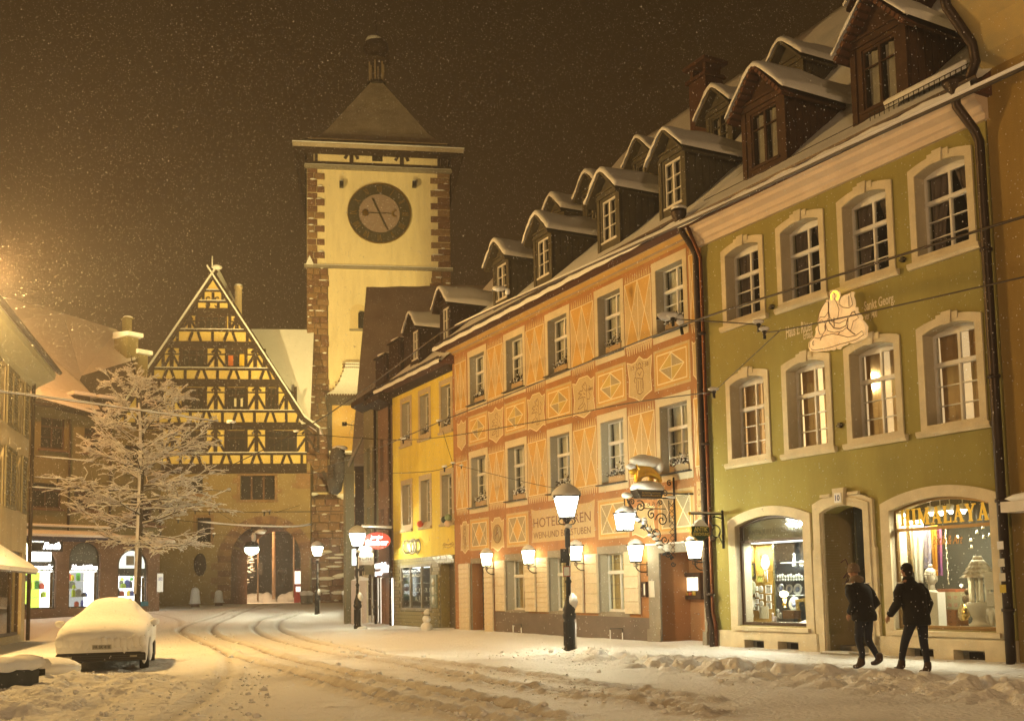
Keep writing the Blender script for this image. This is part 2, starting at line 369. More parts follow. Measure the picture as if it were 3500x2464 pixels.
for t_ in TYRES:
    d = pd(t_); g1 = np.exp(-(d / .11) ** 2); Z += -.02 * g1 * (1 + fbm(Xg, Yg, .5)) + .018 * np.exp(-((d - .26) / .09) ** 2) * (1 + 1.5 * fbm(Xg, Yg, .25, 3)); dirt = np.maximum(dirt, g1 * .35)
road = sms((df - 4.4) / 1.2) * sms((34 - Yg) / 12)
ang = fbm(Xg * .9 + Yg * .45, Yg * 3.2 - Xg * 1.2, .55, 4)
Z += road * .017 * ang; Z += road * .03 * np.clip(fbm(Xg, Yg, .35, 3) - .45, 0, 1) * 2
dirt = np.clip(dirt + road * np.clip(fbm(Xg, Yg, 1.3, 5) - .05, 0, 1) * .5 + road * .05, 0, 1)
lf = sms((-Xg - 4.2 + .1 * (Yg - 14)) / 2.5) * sms((20.6 - Yg) / 2) * sms((Yg - 12) / 2)      # ploughed heap at the left
Z += lf * (.10 + .2 * fbm(Xg, Yg, .7, 4) + .06 * np.abs(fbm(Xg, Yg, .3, 3))); dirt *= (1 - lf * .5)
V = np.stack([Xg, Yg, Z], 2).reshape(-1, 3)
idx = np.arange(nr * nc).reshape(nr, nc); Fq = np.stack([idx[:-1, :-1], idx[:-1, 1:], idx[1:, 1:], idx[1:, :-1]], 2).reshape(-1, 4)
me = bpy.data.meshes.new('snowy_ground'); me.vertices.add(len(V)); me.vertices.foreach_set('co', V.ravel()); me.loops.add(Fq.size); me.loops.foreach_set('vertex_index', Fq.ravel())
me.polygons.add(len(Fq)); me.polygons.foreach_set('loop_start', np.arange(0, Fq.size, 4)); me.polygons.foreach_set('loop_total', np.full(len(Fq), 4)); me.polygons.foreach_set('use_smooth', np.ones(len(Fq), bool))
me.update(); at = me.attributes.new('dirt', 'FLOAT', 'POINT'); at.data.foreach_set('value', dirt.ravel().astype(np.float32))
go = bpy.data.objects.new('road', me); COL.objects.link(go); struct(go)
gm = bpy.data.materials.new('trodden_snow'); gm.use_nodes = True; n = gm.node_tree.nodes; L = gm.node_tree.links; b = n['Principled BSDF']; b.inputs['Roughness'].default_value = .7; b.inputs['Specular IOR Level'].default_value = .3
a = n.new('ShaderNodeAttribute'); a.attribute_name = 'dirt'; mx = n.new('ShaderNodeMix'); mx.data_type = 'RGBA'; mx.inputs[6].default_value = (.76, .77, .78, 1); mx.inputs[7].default_value = (.17, .125, .085, 1)
L.new(a.outputs['Fac'], mx.inputs[0]); L.new(mx.outputs[2], b.inputs['Base Color'])
tx = n.new('ShaderNodeTexCoord'); n2 = n.new('ShaderNodeTexNoise'); n2.inputs['Scale'].default_value = 14; n2.inputs['Detail'].default_value = 8; bp = n.new('ShaderNodeBump'); bp.inputs['Strength'].default_value = 1.0; bp.inputs['Distance'].default_value = .05
L.new(tx.outputs['Object'], n2.inputs['Vector']); L.new(n2.outputs['Fac'], bp.inputs['Height']); L.new(bp.outputs[0], b.inputs['Normal']); me.materials.append(gm)
struct(MB().add([(-300, -60, -.35), (300, -60, -.35), (300, 300, -.35), (-300, 300, -.35)], [(0, 1, 2, 3)]).obj('ground', SNOW))

# ---------------------------------------------------------------- windows
def curtain(P, x0, x1, z0, z1, y, m=None, folds=7, gap=0, name='curtain', drape=0):
    mb = MB()
    def sheet(a, b, pull=0):
        N = max(6, int(folds * 4 * (b - a) / (x1 - x0))); vs = []; rows = 6
        for j in range(rows + 1):
            t = j / rows; zz = z1 + (z0 - z1) * t
            for i in range(N + 1):
                s_ = i / N; xx = a + (b - a) * s_
                if pull: xx = (a if pull < 0 else b) + (xx - (a if pull < 0 else b)) * (1 - .55 * math.sin(t * PI * .55))
                vs.append((xx, y + .03 * math.sin(s_ * N / 4 * 2 * PI + j * .2), zz))
        mb.add(vs, [(j*(N+1)+i+1, j*(N+1)+i, (j+1)*(N+1)+i, (j+1)*(N+1)+i+1)[::-1] for j in range(rows) for i in range(N)], 0, True)
    if drape: c = (x0 + x1) / 2; sheet(x0, c, -1); sheet(c, x1, 1)
    elif gap: c = (x0 + x1) / 2; sheet(x0, c - gap/2); sheet(c + gap/2, x1)
    else: sheet(x0, x1)
    return mb.obj(name, m or CURT, P)
def window(P, x0, x1, z0, zs, rise=0, y=.25, fr=.055, split=.68, low=3, cols=2, up=1, fm=None, name='window', room=None, cur=None, curm=None, bar=.022, label=None, tilt=False, deep=1.1):
    fm = fm or WHITE; mb = MB(); holes = []; cells = []
    xs = [x0 + fr + (x1 - x0 - 2*fr + fr) * i / cols for i in range(cols + 1)]; ztr = z0 + (zs - z0) * split
    zb = z0 + fr + .02
    for c in range(cols):
        a, b = xs[c], xs[c+1] - fr
        if low:
            hh = (ztr - .05 - zb + bar) / low
            for r_ in range(low): cells.append((a, zb + r_*hh, b, zb + (r_+1)*hh - bar))
        if split < .99:
            hh = (zs - fr*.6 - (ztr + .05) + bar) / up
            for r_ in range(up): cells.append((a, ztr + .05 + r_*hh, b, ztr + .05 + (r_+1)*hh - bar))
    holes = [rect(*c)[::-1] for c in cells]
    mb.plate(opening(x0, x1, z0, zs, rise), holes, y, y + .055)
    if low and split < .99: mb.box(x0 + fr*.5, y - .03, ztr - .04, x1 - fr*.5, y, ztr + .03)
    mb.box(x0 + fr*.4, y - .025, z0, x1 - fr*.4, y, z0 + .035)
    if cols == 2 and low: c = (x0 + x1) / 2; mb.box(c - .022, y - .018, z0 + .04, c + .022, y, ztr - .045)
    w = mb.obj(name, fm, P, label=label)
    for c in cells: pane(w, c[0]-.004, c[1]-.004, c[2]+.004, c[3]+.004, y + .022)
    if cur: curtain(w, x0 + .03, x1 - .03, z0 + .03, zs + rise * .6, y + .16, curm, **cur)
    rm = room or DARK; yb = y + deep
    MB().add([(x0-.15, y+.06, z0-.1), (x1+.15, y+.06, z0-.1), (x1+.15, y+.06, zs+rise+.1), (x0-.15, y+.06, zs+rise+.1), (x0-.15, yb, z0-.1), (x1+.15, yb, z0-.1), (x1+.15, yb, zs+rise+.1), (x0-.15, yb, zs+rise+.1)],
             [(4, 5, 6, 7), (0, 1, 5, 4), (3, 7, 6, 2), (0, 4, 7, 3), (1, 2, 6, 5)]).obj('room', rm, w)
    return w
def surround(P, x0, x1, z0, z1, b, rise=0, m=None, y=-.035, key=False, bt=None, name='window_surround', yb=.0, bot=None):
    bt = b if bt is None else bt; bb = b if bot is None else bot
    mb = MB()
    inn = opening(x0 + b, x1 - b, z0 + bb, z1 - rise - bt, rise)
    out = opening(x0, x1, z0, z1 - rise, rise)
    mb.plate(out, [inn[::-1]], y, yb + .02)
    if key:
        c = (x0 + x1) / 2; mb.prism([(c - .08, z1 - bt - .03), (c + .08, z1 - bt - .03), (c + .11, z1 + .07), (c - .11, z1 + .07)], y - .035, y + .01)
        for sg in (-1, 1): mb.box(c + sg*.24, y - .015, z1 - .1, c + sg*.105, y, z1 + .035)
    return mb.obj(name, m or CREAM, P)
def sill(P, x0, x1, z, y=-.1, h=.1, m=None, name='window_sill'):
    return MB().prismx([(.05, z), (y + .03, z), (y + .01, z + h*.35), (y, z + h*.4), (y, z + h*.9), (.05, z + h)], x0, x1).obj(name, m or CREAM, P)
def roof_profile(dz=0): return [(-.55, 10.38 + dz), (.6, 11.3 + dz), (2.2, 12.65 + dz), (8.1, 19.4 + dz)]
def rz_at(dep, dz=0):
    P = roof_profile(dz)
    for (a, za), (b, zb) in zip(P, P[1:]):
        if dep <= b: return za + (zb - za) * (dep - a) / (b - a)
    return P[-1][1]
def roof(P, x0, x1, dz=0, snow=.16, nx=60, left_close=True, hole=None):
    pr = roof_profile(dz); prof = [(a, z - snow) for a, z in pr]
    back = [(16.5, prof[0][1] + .2), (-.3, prof[0][1] - .02)]
    MB().prismx(prof + back, x0, x1).obj('roof', ROOFT, P)
    # snow blanket, rounded at the eave, uneven on top
    ds = [-.62, -.64, -.6, -.5, -.3] + list(np.linspace(-.1, 8.1, 26)) + [8.4]; mb = MB(); vs = []; nx = int((x1 - x0) * 5)
    for j, d in enumerate(ds):
        for i in range(nx + 1):
            x = x0 - .03 + (x1 - x0 + .06) * i / nx
            z = rz_at(max(d, -.55), dz); dd = d
            if j == 0: z -= snow + .02
            elif j == 1: z -= snow * .5
            elif j == 2: z -= snow * .15
            else: z += .02 * math.sin(x * 2.3 + d) + .018 * random.uniform(-1, 1)
            if j < 3: dd += .02 * math.sin(x * 5) + random.uniform(-.012, .012)
            if i in (0, nx) and j > 2: z -= snow * .7
            vs.append((x, dd, z))
    mb.add(vs, [(j*(nx+1)+i, j*(nx+1)+i+1, (j+1)*(nx+1)+i+1, (j+1)*(nx+1)+i) for j in range(len(ds)-1) for i in range(nx)], 0, True)
    return mb.obj('roof_snow', SNOW, P)
def gutter(P, x0, x1, y, z, r=.085, m=None):
    prof = [(y + r*math.cos(t), z + r*math.sin(t)) for t in np.linspace(PI, 2*PI, 7)] + [(y + r*.8*math.cos(t), z + r*.8*math.sin(t)) for t in np.linspace(2*PI, PI, 7)]
    return MB().prismx(prof, x0, x1, smooth=False).obj('gutter', m or COPPER, P)
def snowcap_gable(mb, xc, hw, y0, y1, zeave, zap, th, nz=.03):
    """a soft thick snow cover lying on a small gable roof, ridge along y"""
    prof = []; n = 7
    for i in range(2*n + 1):
        t = -1 + i / n; z = zap - (zap - zeave) * (math.sqrt(t*t + .03) - .1); prof.append((xc + hw * t * 1.04, z, t))
    ys = [y0 - .03, y0 - .05, y0 + .02] + list(np.linspace(y0 + .2, y1, 9)); vs = []; N = len(prof) + 2
    for j, yy in enumerate(ys):
        k = [0, .4, .8][j] if j < 3 else 1
        row = []
        for x, z, t in prof:
            b = th * k * (1 - .2 * abs(t) ** 3) * 1.25; off = th * .3 * abs(t) * k
            if abs(t) < .15: b *= .92
            row.append((x + math.copysign(off, t) * (abs(t) > .9), yy, z + b + random.uniform(-nz, nz) * .6 * k))
        row = [(prof[0][0] - th*.1, yy, prof[0][1])] + row + [(prof[-1][0] + th*.1, yy, prof[-1][1])]
        ph = math.sin(yy*3.1 + xc*2)*.03*k; row = [(x_, y_+random.uniform(-.02, .02)*(j < 2), z_ + ph*(0 < i_ < len(row)-1)) for i_, (x_, y_, z_) in enumerate(row)]; vs += row
    mb.add(vs, [(j*N+i, j*N+i+1, (j+1)*N+i+1, (j+1)*N+i) for j in range(len(ys)-1) for i in range(N-1)], 0, True)
    return mb
def dormer(P, xc, w, dep, zb, zw, zap, bm, fm, dz=0, ov=.22, win=None, tiles=False, th=.16, frontov=.28, ext=None, pediment=True):
    """boarded dormer: body, small gable roof, casement, snow"""
    hw = w / 2; y1 = dep + .3
    while rz_at(y1, dz) < zap + .1: y1 += .1
    ye = dep + .2
    while rz_at(ye, dz) < zw: ye += .1
    wx0, wx1, wz0, wz1 = xc - hw*.62, xc + hw*.62, zb + .12, zw - .22
    mb = MB(); out = [(xc-hw, zb-.3), (xc+hw, zb-.3), (xc+hw, zw), (xc, zap-.05), (xc-hw, zw)]
    mb.plate(out, [rect(wx0, wz0, wx1, wz1)[::-1]], dep, dep + .08)
    for s_ in (-1, 1):
        mb.add([(xc+s_*hw, dep+.02, zb-.4), (xc+s_*hw, ye+.3, zw), (xc+s_*hw, dep+.02, zw), (xc+s_*hw, ye+.3, zb-.4)], [(0, 3, 1, 2)])
        for q in range(int((ye-dep)/.22)):   # boards of the cheek
            yy = dep + .1 + q*.22; mb.box(xc+s_*hw, yy, max(zb-.4, rz_at(yy, dz)-.4), xc+s_*(hw+.018), yy+.19, zw-.02)
        mb.box(xc+s_*(hw+.02), dep-.03, zb-.25, xc+s_*(hw-.12), dep, zw)
    mb.box(xc-hw-.03, dep-.06, zw-.13, xc+hw+.03, dep, zw)
    if pediment:
        mb.box(xc-hw-.12, dep-.12, zw, xc+hw+.12, dep, zw+.05)
        mb.line([(xc-hw*.55, zw+.1), (xc, zap-.42), (xc+hw*.55, zw+.1)], .05, dep-.01, closed=True)
    d_ = mb.obj('dormer', bm, P)
    # roof boards
    sl = (zap - zw) / hw; ex = hw + ov; ze = zap - sl*ex
    rb = MB(); t_ = .07
    rb.prism([(xc-ex, ze), (xc, zap), (xc+ex, ze), (xc+ex, ze-t_), (xc, zap-t_-.03), (xc-ex, ze-t_)][::-1], dep-frontov, y1); rb.obj('dormer_roof', bm, d_)
    sm_ = snowcap_gable(MB(), xc, ex, dep-frontov, y1, ze, zap, th*random.uniform(.75, 1.35)); sm_.obj('snow', SNOW, d_)
    if tiles:
        tb = MB().box(-.05, -.03, -.045, .05, .34, .045).obj('roof_tile', ROOFT, d_); first = True; al = math.atan(sl); n_ = 9
        for s_ in (-1, 1):
            for i in range(n_):
                t = (i + .5) / n_; x = xc + s_*ex*t; z = zap - sl*ex*t + .015
                o = tb if first else inst(tb, d_); first = False
                o.location = (x, dep-frontov+.0, z-.07); o.rotation_euler = (0, s_*al, 0)
    # casement
    wm = MB(); cx = xc; b = .045; cells = []
    for a, c in ((wx0+b, cx-.03), (cx+.03, wx1-b)):
        h0 = wz0 + b; H_ = wz1 - b - h0; cuts = [0, .33, .66, 1] if win != 'brown' else [0, .7, 1]
        for u, v in zip(cuts, cuts[1:]): cells.append((a, h0 + H_*u + .01, c, h0 + H_*v - .01))
    wm.plate(rect(wx0, wz0, wx1, wz1), [rect(*c)[::-1] for c in cells], dep + .03, dep + .09)
    wm.box(wx0-.05, dep-.03, wz0-.05, wx1+.05, dep+.03, wz0)
    w_ = wm.obj('casement', fm, d_)
    for c in cells: pane(d_, c[0]-.004, c[1]-.004, c[2]+.004, c[3]+.004, dep+.05)
    curtain(d_, wx0+.05, wx1-.05, wz0+.05, wz1-.05, dep+.16, folds=5, gap=.12)
    MB().box(wx0-.1, dep+.4, wz0-.1, wx1+.1, dep+.45, wz1+.1).obj('room', DARK, d_)
    return d_
def downpipe(pts, r, m, label, F, brk=()):
    t = fthing(F, 'drainpipe', label, 'drainpipe', *[pts[-1][0], pts[-1][1], 0])
    O_ = (pts[-1][0], pts[-1][1], 0); P_ = [(a-O_[0], b-O_[1], c) for a, b, c in pts]
    MB().tube(P_, r, 8).obj('pipe', m, t)
    for z in brk: MB().lathe([(r*1.25, -.03), (r*1.35, 0), (r*1.25, .03)], (0, 0, z), 8).obj('bracket', m, t)
    return t, O_
def wall_base(mb, x0, x1, z0, z1, m=0): mb.box(x0, -.03, z0, x1, .3, z1, m)

# ================================================================ olive green house with the two shops
g = fthing(GF, 'green_house', 'olive green three-storey house with cream window surrounds and two lit shop windows', 'house')
holes = []; WC = [1.465, 3.33, 5.155, 7.0]
for c in WC:
    holes.append(opening(c-.575, c+.575, 4.38, 6.18, .12)[::-1]); holes.append(opening(c-.575, c+.575, 7.66, 9.3, .12)[::-1])
SL = (.9, 3.07, .6, 2.86, .19); SR = (5.42, 7.66, .62, 2.9, .19); DR = (3.66, 4.77, .02, 2.98, .12)
for q in (SL, SR, DR): holes.append(opening(q[0], q[1], q[2], q[3], q[4], 14)[::-1])
vents = [(1.12, 1.76), (2.2, 2.83), (5.66, 6.32), (6.76, 7.42)]
# facade with door cut down to the ground: outline goes round the door
do = opening(DR[0], DR[1], .47, DR[3], DR[4], 12)
outer = [(0, .47), (DR[0], .47)] + do[2:][::-1] + [(DR[1], .47), (8.02, .47), (8.02, 9.9), (0, 9.9)]
MB().plate(outer, [h for h in holes[:-1]], 0, .42, mh=1).obj('facade', [GREEN, mat('reveal_stone', (.5, .44, .32), .85, .12, 2)], g)
for a, b in ((-.02, DR[0]-.2), (DR[1]+.2, 8.03)):
    vs_ = [v for v in vents if a < v[0] < b]
    MB().plate(rect(a, -.4, b, .47), [rect(v[0], .0, v[1], .27)[::-1] for v in vs_], -.07, .42).obj('plinth', CREAM, g)
for v in vents:
    MB().box(v[0], .2, 0, v[1], .22, .27).box(v[0], .17, 0, v[1], .2, .03).box(v[0], .17, .24, v[1], .2, .27).obj('cellar_window', STONEG, g)
    pane(g, v[0]+.15, .06, v[1]-.05, .22, .17, DARK, 'cellar_grille', .02)
LITO = emi('dim_amber_room', (1.0, .52, .17), .6); LITB = emi('amber_room', (1.0, .64, .27), 1.0); LITW = emi('pale_room', (1.0, .64, .3), .5)  # room walls that glow by themselves in place of lamplight inside
for k, c in enumerate(WC):
    surround(g, c-.72, c+.72, 4.3, 6.45, .145, .12, key=True); sill(g, c-.8, c+.8, 4.23, h=.13)
    w = window(g, c-.575, c+.575, 4.38, 6.18, .12, y=.26, room=[LITO, LITB, LITW, LITW][k], cur=dict(folds=5, gap=[.08, .14, .16, .2][k]), curm=mat('amber_curtain', (.5, .3, .14), .9, .15, 2))
    surround(g, c-.72, c+.72, 7.58, 9.57, .145, .12, key=True); sill(g, c-.8, c+.8, 7.5, h=.13)
    window(g, c-.575, c+.575, 7.66, 9.3, .12, y=.26, cur=dict(folds=6, drape=1), curm=mat('mauve_net_curtain', (.22, .16, .14), .9, .2, 3))
# lamps glimpsed in the two lit rooms, and a ceiling patch glowing as if lit
tag(MB().ball((0, 0, 0), .16, n=12, k=8).obj('ceiling_lamp', emi('lamp_glow', (1, .75, .4), 5), loc=GF.w(3.62, .62, 5.98)), 'glowing round lamp inside the second lit window of the green house', 'lamp')
tag(MB().box(-.3, 0, -.28, .3, .02, .2).obj('lit_ceiling_patch', emi('ceiling_glow', (1, .92, .66), .9), loc=GF.w(7.4, .9, 6.02)), 'pale lit ceiling patch inside the rightmost middle-floor window', 'ceiling')
tag(MB().ball((0, 0, 0), .05, n=8, k=6).obj('desk_lamp', emi('bulb', (1, .95, .85), 12), loc=GF.w(7.38, .5, 5.33)), 'tiny bright bulb inside the rightmost middle-floor window', 'lamp')
# eaves cornice
MB().prismx([(.0, 9.8), (-.08, 9.8), (-.1, 9.9), (-.16, 9.93), (-.19, 10.03), (-.34, 10.1), (-.36, 10.17), (-.46, 10.2), (-.48, 10.27), (.3, 10.27), (.3, 9.8)][::-1], -.04, 8.1).obj('cornice', mat('cream_cornice', (.62, .5, .38), .8, .1, 2), g)
gutter(g, -.3, 8.35, -.55, 10.38, .09, DPIPE)
roof(g, -.05, 8.2)
for xc in (1.93, 5.36): dormer(g, xc, 1.42, .4, 11.2, 12.86, 13.66, DTIMB, DTIMB, win='brown', tiles=True)
for xc in (2.75, 6.2): dormer(g, xc, 1.2, 3.6, 14.4, 16.1, 16.8, DTIMB, DTIMB, win='brown')
# snow guard on the eave, one picket after another
sg = MB().tube([(.35, -.15, 10.84), (8.0, -.15, 10.84)], .009, 5).tube([(5.5, -.15, 10.92), (8.0, -.15, 10.92)], .008, 5).obj('snow_guard', IRON, g)
pk = MB().box(-.006, -.006, -.1, .006, .006, .06).obj('picket', IRON, sg)
for i in range(20):
    o = pk if i == 0 else inst(pk, sg); o.location = (5.55 + i*.12, -.15, 10.86)
MB().prismx([(-.1, 10.86), (-.16, 11.0), (.0, 11.12), (.5, 11.4), (.6, 11.3)][::-1], 5.9, 7.9, smooth=True).obj('snow_drift', SNOW, g)
# chimney
def chimney(P, x, y, z0, z1, w, d, m, cap=True):
    mb = MB().box(x-w/2, y, z0, x+w/2, y+d, z1)
    if cap: mb.box(x-w/2-.08, y-.08, z1, x+w/2+.08, y+d+.08, z1+.1); [mb.box(x+sx_*w*.38-.06, y+.05, z1+.1, x+sx_*w*.38+.06, y+d-.05, z1+.45) for sx_ in (-1, 1)]; mb.box(x-w/2-.14, y-.12, z1+.45, x+w/2+.14, y+d+.12, z1+.56)
    c_ = mb.obj('chimney', m, P)
    MB().ball((x, y+d/2, z1+.58), w*.6, d*.6, .12, nz=.05).obj('snow', SNOW, c_); return c_
chimney(g, -4.95, 4.2, 15.2, 17.2, .8, .7, mat('dark_brick', (.07, .032, .02), .85, .3, 5))
# cast letters and house number
x0, z0 = GF.l('B', 697, 818); x1, z1 = GF.l('B', 858, 735); z1 = z0 + .25; fit_text(g, 'lettering', 'Haus z. Ritter', x0, z0, x1, z1, -.004, mat('letter_cream', (.75, .66, .5), .8, 0), off=.012)
x0, z0 = GF.l('B', 803, 815); x1, _ = GF.l('B', 860, 800); fit_text(g, 'lettering', 'Erbaut', x0, z0-.05, x1, z0+.13, -.004, mat('letter_cream', (.75, .66, .5), .8, 0), off=.01)
x0, z0 = GF.l('B', 1178, 672); x1, _ = GF.l('B', 1365, 640); fit_text(g, 'lettering', 'Sankt Georg.', x0, z0, x1, z0+.26, -.004, mat('letter_cream', (.75, .66, .5), .8, 0), off=.012)
x0, z0 = GF.l('B', 1180, 710); x1, _ = GF.l('B', 1256, 690); fit_text(g, 'lettering', 'vor 1400', x0, z0, x1, z0+.16, -.004, mat('letter_cream', (.75, .66, .5), .8, 0), off=.01)
# wall anchors
for k_, (bx, by) in enumerate(((613, 628), (1418, 338), (1032, 1353), (112*0+1885/1, 0))[:3]):
    x, z = GF.l('B', bx, by); MB().box(x-.03, -.07, z-.05, x+.03, 0, z+.05).box(x-.08, -.06, z-.02, x+.08, -.03, z+.01).obj('wall_anchor', IRON, g)
# shop window surrounds
FRG = mat('bronze_shop_frame', (.3, .2, .09), .35, .15, 6, metal=.6); FRD = mat('brown_shop_frame', (.09, .055, .035), .5, .2, 5)
def shopwin(q, ztr, fm, out, lab):
    x0, x1, z0, zs, rise = q
    mb = MB(); mb.plate(opening(out[0], out[1], .47, out[2], .25, 16), [opening(x0, x1, z0-.02, zs, rise, 16)[::-1]], -.05, .02); s_ = mb.obj('shop_window', CREAM, g, label=lab)
    MB().prismx([(.1, z0-.12), (-.12, z0-.12), (-.12, z0-.03), (.1, z0-.02)], x0-.12, x1+.12).obj('window_sill', CREAM, s_)
    f = MB(); y = .1
    f.plate(opening(x0, x1, z0, zs, rise, 16), [opening(x0+.05, x1-.05, ztr+.03, zs-.03, rise-.02, 12)[::-1], rect(x0+.05, z0+.07, x1-.05, ztr-.03)[::-1]], y, y+.06)
    f.box(x0+.03, y-.03, ztr-.03, x1-.03, y, ztr+.03); f.box(x0+.03, y-.025, z0+.03, x1-.03, y, z0+.07)
    f.obj('shop_frame', fm, s_)
    MB().prism(opening(x0+.03, x1-.03, ztr+.01, zs-.02, rise-.01, 12), y+.03, y+.045).obj('pane', GLASS, s_)
    MB().box(x0+.03, y+.03, z0+.05, x1-.03, y+.045, ztr-.01).obj('pane', GLASS, s_)
    return s_
sl_ = shopwin(SL, 2.5, FRD, (.66, 3.3, 3.01), 'antique shop window with dark transom panel'); sr_ = shopwin(SR, 2.52, FRG, (5.2, 7.87, 3.05), 'import shop window with golden frame')
for t_, lab in ((DR, None),):
    mb = MB(); mb.plate([(3.36, 0), (DR[0], 0)] + opening(DR[0], DR[1], 0, DR[3], DR[4], 12)[2:][::-1] + [(DR[1], 0), (5.07, 0), (5.07, 2.2), (5.03, 2.24), (5.03, 3.18)] + arch(3.4, 5.03, 3.18, .18, 10)[1:-1] + [(3.4, 3.18), (3.4, 2.24), (3.36, 2.2)], [], -.07, .02)
    mb.plate([(3.48, 0), (DR[0]-.03, 0)] + opening(DR[0]-.03, DR[1]+.03, 0, DR[3], DR[4]+.03, 12)[2:][::-1] + [(DR[1]+.03, 0), (4.95, 0), (4.95, 3.12)] + arch(3.48, 4.95, 3.12, .15, 10)[1:-1] + [(3.48, 3.12)], [], -.1, -.07)
    mb.prism([(4.1, 3.12), (4.34, 3.12), (4.38, 3.46), (4.06, 3.46)], -.15, -.06)
    mb.box(3.7, -.14, 3.3, 3.98, -.07, 3.36).box(4.46, -.14, 3.3, 4.74, -.07, 3.36)
    ds_ = mb.obj('door_surround', CREAM, g)
    MB().box(4.13, -.165, 3.16, 4.31, -.15, 3.36).obj('house_number', mat('enamel_white', (.75, .76, .8), .3, 0), ds_)
    fit_text(ds_, 'number', '10', 4.16, 3.2, 4.28, 3.32, -.166, mat('number_blue', (.05, .06, .2), .4, 0), off=.02)
# porch niche, door, steps
PL = mat('niche_plaster', (.36, .29, .15), .9, .15, 1.2, .3, 40)
MB().add([(DR[0], .02, -.1), (DR[0], 1.3, -.1), (DR[0], 1.3, 3.2), (DR[0], .02, 3.2), (DR[1], .02, -.1), (DR[1], 1.3, -.1), (DR[1], 1.3, 3.2), (DR[1], .02, 3.2)], [(0, 1, 2, 3), (7, 6, 5, 4)]).add([(DR[0], .02, 3.13), (DR[1], .02, 3.13), (DR[1], 1.3, 3.13), (DR[0], 1.3, 3.13)], [(0, 3, 2, 1)]).obj('door_niche', PL, g)
dm = mat('grey_door_wood', (.12, .1, .075), .5, .25, 4)
d_ = MB().box(DR[0], 1.1, .3, DR[1], 1.16, 2.15).box(DR[0], 1.04, 2.12, DR[1], 1.12, 2.22).box(DR[0], 1.04, .3, DR[0]+.08, 1.1, 3.1).box(DR[1]-.08, 1.04, .3, DR[1], 1.1, 3.1).obj('door', dm, g)
for a in (0, 1):
    x0 = DR[0] + .14 + a*.44; pane(d_, x0, .5, x0+.36, .95, 1.07, dm, 'door_panel', .03); pane(d_, x0, 1.1, x0+.36, 2.05, 1.075, mat('door_glass', (.07, .06, .045), .15, 0), 'door_glass', .02)
pane(d_, DR[0]+.08, 2.24, DR[1]-.08, 3.08, 1.08, MC['door_glass'], 'fanlight', .02)
MB().box(DR[0]-.02, -.25, -.1, DR[1]+.06, .35, .1).obj('step', STONEG, g); MB().box(DR[0], .3, .1, DR[1], .8, .22).obj('step', STONEG, g); MB().box(DR[0], .75, .2, DR[1], 1.2, .32).obj('step', STONEG, g)
MB().box(DR[0]+.02, -.24, .1, DR[0]+.75, .12, .125).obj('snow', SNOW, g)
tag(MB().ball((0, 0, 0), .05, .05, .16, n=8, k=6).obj('porch_lamp', emi('porch_glow', (1, .95, .8), 7), loc=GF.w(4.66, .9, 2.62)), 'small bright porch lamp at the top right of the niche door', 'lamp')
# scrawl on the niche wall
sc = MB(); scr = mat('purple_paint', (.12, .02, .09), .6, 0)
for P_ in ([(.45, 1.95), (.6, 2.02), (.72, 1.8), (.5, 1.62), (.68, 1.7), (.55, 1.5), (.9, 1.75)], [(.78, 1.85), (.95, 1.45), (.85, 1.3), (.7, 1.35), (.8, 1.25)], [(.95, 1.35), (1.05, 1.2)], [(1.05, 1.35), (.95, 1.2)], [(.78, 1.4), (.88, 1.42)]):
    sc.tube([(DR[0]+.005, a*.95, z) for a, z in P_], .011, 4)
sc.obj('graffiti', scr, g)
# transom board of the antique shop with its painted words
MB().prism(opening(SL[0]+.06, SL[1]-.06, 2.53, SL[3]-.04, SL[4]-.03, 12), .17, .2).obj('transom_board', mat('transom_olive', (.15, .125, .06), .6, .1, 3), g)
fit_text(g, 'lettering', 'ANTIQUITÄTEN·KUNST', 1.12, 2.62, 2.9, 2.8, .168, mat('faded_letter', (.085, .06, .03), .6, 0), off=.01)
# HIMALAYA in slab letters
def slab(parent, txt, x0, z0, x1, z1, y, m, sw=.2):
    n = len(txt); wd = {'I': .5, 'M': 1.15, 'L': .82}; tot = sum(wd.get(c, .95) for c in txt); s_ = (x1-x0) / tot; H_ = z1-z0; x = x0; T_ = H_*sw
    for k, c in enumerate(txt):
        w = wd.get(c, .95)*s_*.9; mb = MB(); yy = y
        def st(a, b, t=T_): mb.line([(x+a[0]*w, z0+a[1]*H_), (x+b[0]*w, z0+b[1]*H_)], t, yy)
        def serif(cx, top, wid=.36): zz = H_*(.96 if top else .04); mb.line([(x+(cx-wid/2)*w, z0+zz), (x+(cx+wid/2)*w, z0+zz)], T_*.4, yy-.001)
        if c == 'H': st((.22, .05), (.22, .95)); st((.78, .05), (.78, .95)); st((.22, .5), (.78, .5), T_*.5); [serif(a, b) for a in (.22, .78) for b in (0, 1)]
        if c == 'I': st((.5, .05), (.5, .95)); serif(.5, 0, .8); serif(.5, 1, .8)
        if c == 'M': st((.18, .05), (.18, .95), T_*.6); st((.82, .05), (.82, .95)); st((.2, .95), (.5, .15)); st((.5, .15), (.8, .95), T_*.6); serif(.18, 0); serif(.82, 0); serif(.16, 1, .3); serif(.84, 1, .3)
        if c == 'A': st((.18, .05), (.5, .95), T_*.6); st((.5, .95), (.82, .05)); st((.3, .35), (.68, .35), T_*.45); serif(.18, 0); serif(.82, 0)
        if c == 'L': st((.28, .05), (.28, .95)); st((.28, .05), (.88, .05), T_*.5); st((.88, .04), (.88, .3), T_*.45); serif(.28, 0); serif(.28, 1)
        if c == 'Y': st((.5, .05), (.5, .5)); st((.5, .48), (.2, .95)); st((.5, .48), (.82, .95), T_*.6); serif(.5, 0); serif(.2, 1); serif(.82, 1)
        mb.obj('letter', m, parent); x += wd.get(c, .95)*s_
